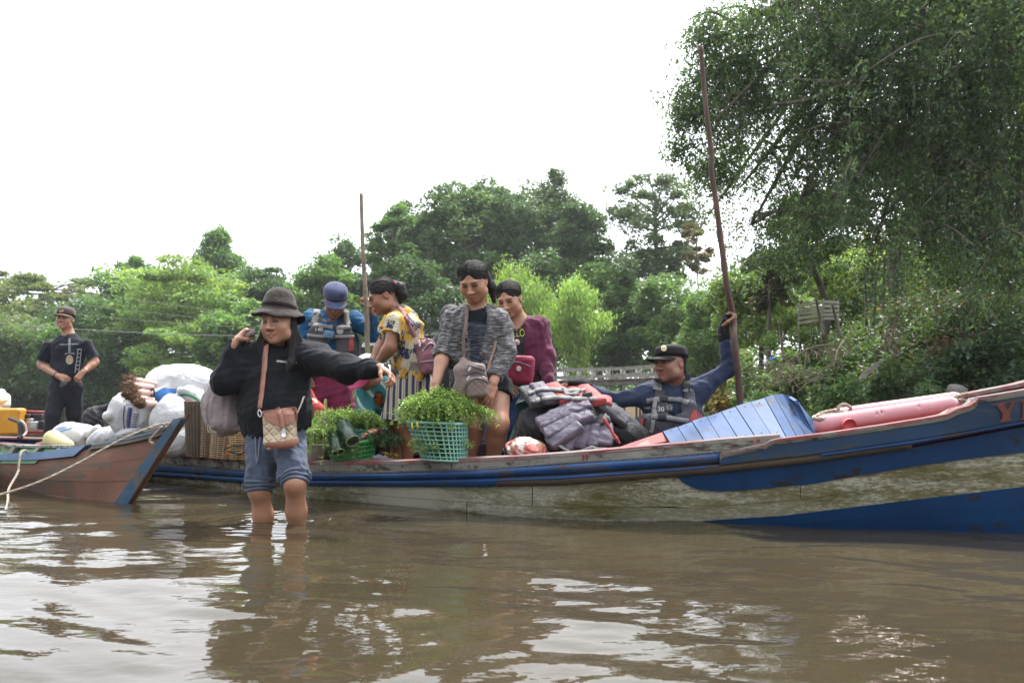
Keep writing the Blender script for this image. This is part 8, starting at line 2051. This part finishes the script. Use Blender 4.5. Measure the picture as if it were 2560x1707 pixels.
bvk = bvh_of([o2]); ribbon('navy_band', s2, bvk, [(326, 1018), (322, 1045), (322, 1070), (330, 1090)], 9, MAT_NAVY, .006, .002, 8, 6.5); ribbon('navy_line', s2, bvk, [(312, 1015), (309, 1045), (314, 1085)], 2.5, MAT_NAVY, .006, .002, 8, 6.5)
lettering('printed_text', s2, bvk, '50 kg', 374, 1022, 9, MAT_REDP, 84, 24, .007, True, 6.5)
for k in range(6):
    for sgn in (-1, 1): patch('leaf_mark', s2, bvk, disc_px(341 - k * 1.2 + sgn * 3, 1036 + k * 6, 3, 1.7, 8), MAT_NAVY, .007, 6.5, sub=1)
s3, o3 = sack('plain white sack in the middle of the pile behind the blue stem', [(P(432, 1050, 6.35), (.19, .17, .17), rot(0, 0, -10)), (P(428, 1010, 6.36), (.09, .10, .10), None)], [], 144)
s4, o4 = sack('low white sack at the front of the pile, greyish', [(P(290, 1095, 6.85), (.20, .16, .12), None), (P(255, 1105, 6.9), (.13, .12, .09), None)], [], 146)
s5, o5 = sack('pale sack with green edge and a red printed box behind the rattan baskets', [(P(478, 1020, 6.55), (.15, .17, .20), None)], [(P(470, 985, 6.45), P(452, 976, 6.38), .06, .04)], 148)
bvk = bvh_of([o5]); 
for a, b in (((461, 1000), (478, 1000)), ((461, 1030), (478, 1030)), ((461, 1000), (461, 1030)), ((478, 1000), (478, 1030)), ((470, 1004), (470, 1027))): ribbon('red_print', s5, bvk, [a, ((a[0] + b[0]) / 2, (a[1] + b[1]) / 2), b], 1.6, MAT_REDP, .006, .002, 4, 6.4)
ribbon('green_edge', s5, bvk, [(448, 988), (465, 985), (485, 992), (500, 1005)], 6, MAT_GREENP, .006, .002, 6, 6.4)
s6, o6 = sack('white sack with torn corner reaching down to the gunwale behind the stem', [(P(440, 1100, 6.30), (.19, .15, .16), None)], [], 150)
s7, o7 = sack('white sack with blue lettering beside the smiling man\'s legs', [(P(192, 1092, 7.6), (.24, .18, .15), rot(0, 0, 8))], [(P(225, 1085, 7.45), P(235, 1078, 7.4), .06, .03), (P(235, 1078, 7.4), P(244, 1072, 7.38), .03, .05)], 152)
bvk = bvh_of([o7]); lettering('printed_text', s7, bvk, 'PULAU IAN'[-3:], 146, 1076, 6, plain('blue_ink', (.03, .17, .42), .6, .2, 20, 0), -12, 20, .007, True, 7.4); ribbon('blue_stripe', s7, bvk, [(142, 1082), (160, 1076), (182, 1070)], 2, plain('blue_ink2', (.03, .17, .42), .6, .2, 20, 0), .006, .002, 6, 7.4)
s8, o8 = sack('crumpled white sack between the navy banded sack and the boat rail', [(P(340, 1090, 6.6), (.17, .13, .10), None)], [], 154)
s9, o9 = sack('off white sack behind the slung cloth sack', [(P(520, 1000, 6.75), (.16, .18, .22), None)], [], 156)
# root stalk bundle
MAT_STALKP = plain('pink_white_stalk', (.62, .42, .36), .5, .25, 10, .1); MAT_ROOT = plain('brown_roots', (.12, .065, .035), .9, .4, 30, .4)
rg = np.random.default_rng(812)
for i, (a, b, r) in enumerate([((334, 950, 6.42), (392, 960, 6.46), .034), ((332, 966, 6.36), (385, 969, 6.44), .044), ((340, 980, 6.34), (382, 982, 6.42), .036), ((328, 985, 6.32), (375, 990, 6.42), .04), ((344, 996, 6.32), (385, 1000, 6.42), .036), ((356, 1008, 6.28), (390, 1008, 6.4), .036)]):
    A_, B_ = P(*a), P(*b); d = unit(B_ - A_); pts = np.array([A_ + (B_ - A_) * t for t in (0, .3, 1)]); v, f = tube(pts, [r * .85, r * .8, r * .55], 12)
    o = obj('stalk', v, f, MAT_STALKP, base=A_); tag(o, ['topmost pale stalk of the rooty bundle', 'thick pink stalk second from the top of the rooty bundle', 'short pink stalk in the middle of the rooty bundle', 'leftmost stalk of the rooty bundle', 'stalk low in the rooty bundle', 'stalk lowest on the right of the rooty bundle'][i], 'stalk', 'palm heart stalks with roots')
    rt = [tube(spline([A_ + rg.normal(size=3) * r * .5, A_ - d * rg.uniform(.01, .04) + rg.normal(size=3) * r * .7, A_ - d * rg.uniform(.0, .05) + rg.normal(size=3) * r * .8], 3), np.linspace(.0028, .001, 7), 3) for _ in range(90)]
    sm = Soft(); sm.ell(A_ - d * .02, (r * 1.25, r * 1.25, r * 1.25)); sm.fold(.010, .018, i); mv, mq = sm.mesh(.008); rv, rf = join(rt); o2_ = obj('root_ball', *join([(mv, [tuple(x) for x in mq]), (rv, rf)]), MAT_ROOT, o)
so = Soft(); so.cone(P(133, 1098, 7.3), P(170, 1112, 7.15), .085, .05, .03); v, q = so.mesh(.008); tag(obj('gourd', v, q, plain('pale_yellow_rind', (.50, .42, .20), .5, .25, 6, .1), base=P(140, 1115, 7.3)), 'pale yellow gourd lying at the smiling man\'s foot', 'gourd')
so = Soft(); so.ell(P(236, 1050, 8.2), (.13, .10, .14)); so.cone(P(246, 1025, 8.2), P(280, 1008, 8.2), .05, .025, .04); so.fold(.012, .08, 160); v, q = so.mesh(.01); tag(obj('black_bag', v, q, cloth('black_bag_cloth', (.013, .014, .018), None, .6, 8, .5), base=P(236, 1085, 8.2)), 'black soft bag right of the smiling man\'s legs', 'bag')

# ---- engine, jerrycans
MAT_YELJ = plain('yellow_plastic', (.52, .24, .015), .42, .22, 5, .05); MAT_STEEL = plain('engine_metal', (.42, .42, .42), .35, .3, 20, .1, metal=.7); MAT_BLKP = plain('black_engine_plastic', (.02, .02, .022), .45, .2, 20, .05)
jc = tag(empty('jerrycan', P(20, 1085, 8.6)), 'dirty orange yellow plastic jerrycan at the left picture edge', 'jerrycan')
so = Soft(); so.rbox(P(8, 1053, 8.75), (.20, .12, .145), rot(14, 0, 0), .03, .01); so.rbox(P(22, 1054, 8.62), (.003, .2, .15), rot(14, 0, 0), .002, .004, 's'); so.cone(P(18, 1026, 8.7), P(44, 1028, 8.7), .018, .018, .02); so.cone(P(22, 1030, 8.5), P(40, 1031, 8.5), .012, .012, .01, op='s'); v, q = so.mesh(.010); obj('body', v, q, MAT_YELJ, jc)
v, f = lathe([(0, .03), (.03, .03), (.032, 0)], 16, P(-4, 1024, 8.7)); obj('lid', v, f, MAT_YELJ, jc)
jw = tag(empty('white_jerrycan', P(0, 1018, 8.95)), 'white plastic can with cream lid behind the orange jerrycan', 'jerrycan'); so = Soft(); so.rbox(P(-8, 1002, 9.0), (.12, .10, .09), None, .05, .01); so.cone(P(2, 985, 9.0), P(4, 980, 9.0), .04, .04, .03); v, q = so.mesh(.010); obj('body', v, q, plain('white_plastic', (.68, .68, .64), .4, .1, 5, .03), jw); v, f = lathe([(0, .03), (.04, .03), (.045, 0), (0, 0)], 18, P(8, 1002, 8.9), rot(0, 40, 0)); obj('lid', v, f, plain('cream_plastic', (.62, .52, .30), .4, .1, 5, .03), jw)
en = tag(empty('boat_engine', P(85, 1085, 8.9)), 'small petrol boat engine with black covers and red frame behind the man', 'engine')
for nm, c, s, mt in (('air_filter', (68, 1043, 8.9), (.13, .12, .07), MAT_BLKP), ('fuel_tank', (97, 1043, 8.95), (.12, .14, .08), MAT_BLKP), ('cylinder', (78, 1052, 8.88), (.09, .1, .06), MAT_STEEL), ('crankcase', (86, 1064, 8.85), (.13, .13, .1), MAT_STEEL), ('carburettor', (68, 1066, 8.86), (.06, .08, .08), MAT_STEEL), ('starter_cover', (100, 1062, 8.85), (.1, .06, .1), MAT_BLKP)): v, f = bbox_bev(P(*c), s, .012); obj(nm, v, f, mt, en)
v, f = tube(PP([(50, 1028, 8.9), (115, 1031, 8.9)]), .016, 8); obj('tiller_bar', v, f, MAT_RED, en); v, f = tube(PP([(74, 1034, 8.9), (70, 1040, 8.9)]), .012, 6); obj('bracket', v, f, MAT_RED, en); v, f = box(P(88, 1080, 8.9), (.22, .2, .03)); obj('bed_plate', v, f, MAT_RED, en, False)
v, f = tube(spline(PP([(24, 1046, 8.3), (40, 1052, 8.25), (50, 1058, 8.22), (52, 1072, 8.22), (52, 1088, 8.22), (48, 1096, 8.2)]), 6), [.018] * 12 + [.026] * 19, 10); tag(obj('black_hose', v, f, plain('black_rubber', (.035, .033, .036), .55, .2, 20, .1), base=P(50, 1095, 8.2)), 'bent black rubber hose in front of the orange jerrycan', 'hose')
v, f = tube(spline(PP([(50, 1050, 8.2), (62, 1060, 8.2), (66, 1078, 8.2), (58, 1090, 8.15)]), 8), .012, 8); tag(obj('clear_hose', v, f, plain('clear_hose_plastic', (.42, .36, .33), .3, .15, 10, 0), base=P(58, 1092, 8.15)), 'pale hose curling beside the black one', 'hose')

# ---- pile of life jackets
def tubes_jacket(label, segs, seed, mats, seat=0.012, extra=None, name='life_jacket'):
    """life jacket as a row of stuffed foam panels; segs = (a, b, r, flat, mat index)"""
    r_ = tag(empty(name, np.min([np.minimum(s[0], s[1]) for s in segs], 0)), label, 'life jacket', 'life jackets heaped in the boat')
    for i, (a, b, r, fl, mi) in enumerate(segs):
        so = Soft(); d = unit(b - a); nz = unit(np.asarray(fl[0]) - d * np.dot(fl[0], d)); Rj = np.stack([d, np.cross(nz, d), nz], 1)
        if r > .03: so.rbox((a + b) / 2, (np.linalg.norm(b - a) / 2 + r * .5, r * 1.02, r * fl[1] * .72), Rj, r * fl[1] * .45, .01); so.ell((a + b) / 2, (np.linalg.norm(b - a) / 2 + r * .3, r * .95, r * fl[1] * .95), Rj, .02)
        else: so.cone(a, b, r, r, .01, fl)
        so.fold(.0032, .045, seed + i, tuple(np.cross(d, [0, .3, 1])), 2.0); v, q = so.mesh(.0085); obj('foam_panel', v, q, mats[mi], r_)
    return r_
MAT_LILAC = cloth('faded_lilac_nylon', (.115, .10, .135), (.08, .07, .095), .6, 7, .45, 500, sheen=.05); MAT_DGREY = cloth('charcoal_nylon', (.05, .05, .06), (.03, .03, .036), .6, 8, .4); MAT_RNYL = cloth('washed_red_nylon', (.30, .042, .04), (.21, .032, .032), .6, 8, .4)
up = v3(0, -.5, .85)
segs = []
for i, (px, py, dx, dy, mi) in enumerate([(1316, 975, 30, 33, 1), (1342, 965, 36, 36, 0), (1380, 966, 38, 36, 2), (1420, 970, 36, 34, 2), (1456, 970, 40, 34, 2)]): segs.append((P(px, py, 5.0 - .02 * i), P(px + dx, py + dy, 4.78 - .02 * i), .050, (up, .75), mi))
lj1 = tubes_jacket('red and grey life jacket spread over the top of the heap', segs, 170, (MAT_LILAC, MAT_DGREY, MAT_RNYL)); bvl = bvh_of(list(lj1.children))
for pts in ([(1322, 985), (1350, 975), (1385, 975), (1425, 978), (1465, 976)], [(1340, 1003), (1372, 995), (1410, 995), (1448, 998), (1490, 998)]): ribbon('webbing_strap', lj1, bvl, pts, 8, MAT_WEB, .006, .004, 8, 4.8)
v, f = bbox_bev(drop(bvl, 1470, 990, .01, 4.75)[0], (.06, .03, .03), .006, rot(0, 0, -10)); obj('buckle', v, f, plain('jacket_buckle', (.015, .015, .017), .35, .1, 20, 0), lj1)
so = Soft(); so.chain(PP([(1408, 970, 4.80), (1418, 984, 4.76), (1438, 984, 4.74), (1450, 974, 4.76)]), [.012, .014, .014, .012], .01, (up, .4)); v, q = so.mesh(.005); obj('webbing_loop', v, q, MAT_WEB, lj1)
segs = [(P(1356, 1058, 4.66), P(1462, 1010, 4.70), .060, (up, .62), 0), (P(1370, 1080, 4.60), P(1466, 1036, 4.64), .060, (up, .62), 0), (P(1382, 1104, 4.56), P(1440, 1064, 4.58), .058, (up, .62), 0)]
tubes_jacket('lilac grey life jacket lying aslant across the front of the heap', segs, 180, (MAT_LILAC,))
segs = [(P(1412, 1118, 4.56), P(1440, 1076, 4.60), .045, (up, .7), 0), (P(1445, 1112, 4.57), P(1455, 1068, 4.62), .050, (up, .7), 0), (P(1476, 1110, 4.58), P(1480, 1068, 4.64), .050, (up, .7), 0), (P(1510, 1106, 4.58), P(1510, 1066, 4.66), .052, (up, .7), 0), (P(1548, 1108, 4.56), P(1510, 1046, 4.58), .013, (up, .7), 1)]
tubes_jacket('upright lilac life jacket with red piping at the foot of the heap', segs, 190, (MAT_LILAC, MAT_RNYL))
segs = [(P(1500, 1010, 4.74), P(1560, 1052, 4.72), .050, (up, .7), 0), (P(1530, 1022, 4.82), P(1588, 1070, 4.80), .048, (up, .7), 0), (P(1470, 995, 4.76), P(1520, 1004, 4.76), .050, (up, .6), 1), (P(1490, 1060, 4.66), P(1515, 1046, 4.66), .04, (up, .7), 0)]
tubes_jacket('dark grey life jacket sliding down beside the man in the black cap', segs, 200, (MAT_DGREY, MAT_RNYL))
so = Soft(); so.ell(P(1420, 1060, 4.95), (.32, .20, .16), None); so.ell(P(1530, 1085, 4.85), (.22, .16, .12), None); so.ell(P(1345, 1075, 4.9), (.13, .15, .15), None, .06); so.fold(.015, .12, 210); v, q = so.mesh(.011); tag(obj('dark_bundle', v, q, cloth('black_tarp_cloth', (.014, .014, .018), None, .6, 8, .6), base=P(1430, 1150, 4.9)), 'black bundle underneath the heap of life jackets', 'bundle')
so = Soft(); so.cone(P(1300, 1100, 5.0), P(1310, 1010, 5.08), .08, .06, .05, (v3(.4, 1, 0), .35)); so.cone(P(1310, 1010, 5.08), P(1345, 1000, 5.02), .05, .05, .04, (v3(0, .3, 1), .35)); so.cone(P(1276, 1120, 4.9), P(1305, 1085, 4.95), .05, .08, .05, (v3(.4, 1, 0), .4)); so.fold(.012, .09, 211, (.3, 0, 1), 2.2); v, q = so.mesh(.009); tag(obj('tarpaulin', v, q, cloth('dark_teal_tarp', (.012, .075, .075), (.008, .05, .052), .45, 7, .5), base=P(1300, 1130, 5.0)), 'dark teal tarpaulin folded behind the cardigan woman\'s knee', 'tarpaulin')
m = Mat('printed_grain_sack'); _f = m.ramp(m.noise(14, 5, .65), [(.46, 0), (.54, 1)]); m.set(col=m.mix(_f, m.mix(m.ramp(m.noise(9, 4), [(.5, 0), (.56, 1)]), (.55, .52, .46), (.33, .21, .12)), (.36, .10, .08)), rough=.6); m.bump(m.noise(12, 5, .6, dist=.6), .7, .03); MAT_GRAIN = m.m
so = Soft(); so.ell(P(1310, 1122, 4.62), (.105, .10, .075), None); so.ell(P(1345, 1132, 4.60), (.07, .08, .045), None, .05); so.fold(.010, .07, 212); v, q = so.mesh(.007); tag(obj('grain_sack', v, q, MAT_GRAIN, base=P(1310, 1145, 4.62)), 'small white and brown printed sack at the cardigan woman\'s feet', 'sack')
so = Soft(); so.ell(P(1196, 1090, 5.25), (.10, .12, .14), None); so.ell(P(1212, 1120, 5.1), (.09, .1, .07), None); so.fold(.012, .08, 213); v, q = so.mesh(.009); tag(obj('folded_jacket', v, q, MAT_LILAC, base=P(1205, 1150, 5.2)), 'lilac grey jacket bundled between the cardigan woman\'s legs', 'life jacket')
segs = [(P(1450, 1128, 4.48), P(1480, 1118, 4.50), .016, (up, .5), 0), (P(1480, 1118, 4.50), P(1530, 1124, 4.50), .016, (up, .5), 0), (P(1395, 1112, 4.52), P(1420, 1126, 4.50), .016, (up, .4), 1)]
tubes_jacket('loose black straps trailing on the gunwale below the heap', segs, 220, (MAT_DGREY, MAT_WEB), name='strap_tangle')
# foam splash by the wading legs
MAT_FOAM = plain('foam', (.75, .76, .76), .25, .1, 30, .2)
# ================================================================ AIR
m = bpy.data.materials.new('river_haze'); m.use_nodes = True
m.node_tree.nodes.clear()
_o = m.node_tree.nodes.new('ShaderNodeOutputMaterial'); _v = m.node_tree.nodes.new('ShaderNodeVolumePrincipled')
_v.inputs['Color'].default_value = (0.93, 0.96, 1.0, 1); _v.inputs['Density'].default_value = 0.0005; _v.inputs['Anisotropy'].default_value = 0.35
m.node_tree.links.new(_v.outputs[0], _o.inputs['Volume'])
v, f = box((0, 340, 10.5), (1000, 1040, 24)); 
hz = obj('haze', v, f, m, smooth=False); tag(hz, kind='stuff'); hz['label'] = 'thin pale river haze'
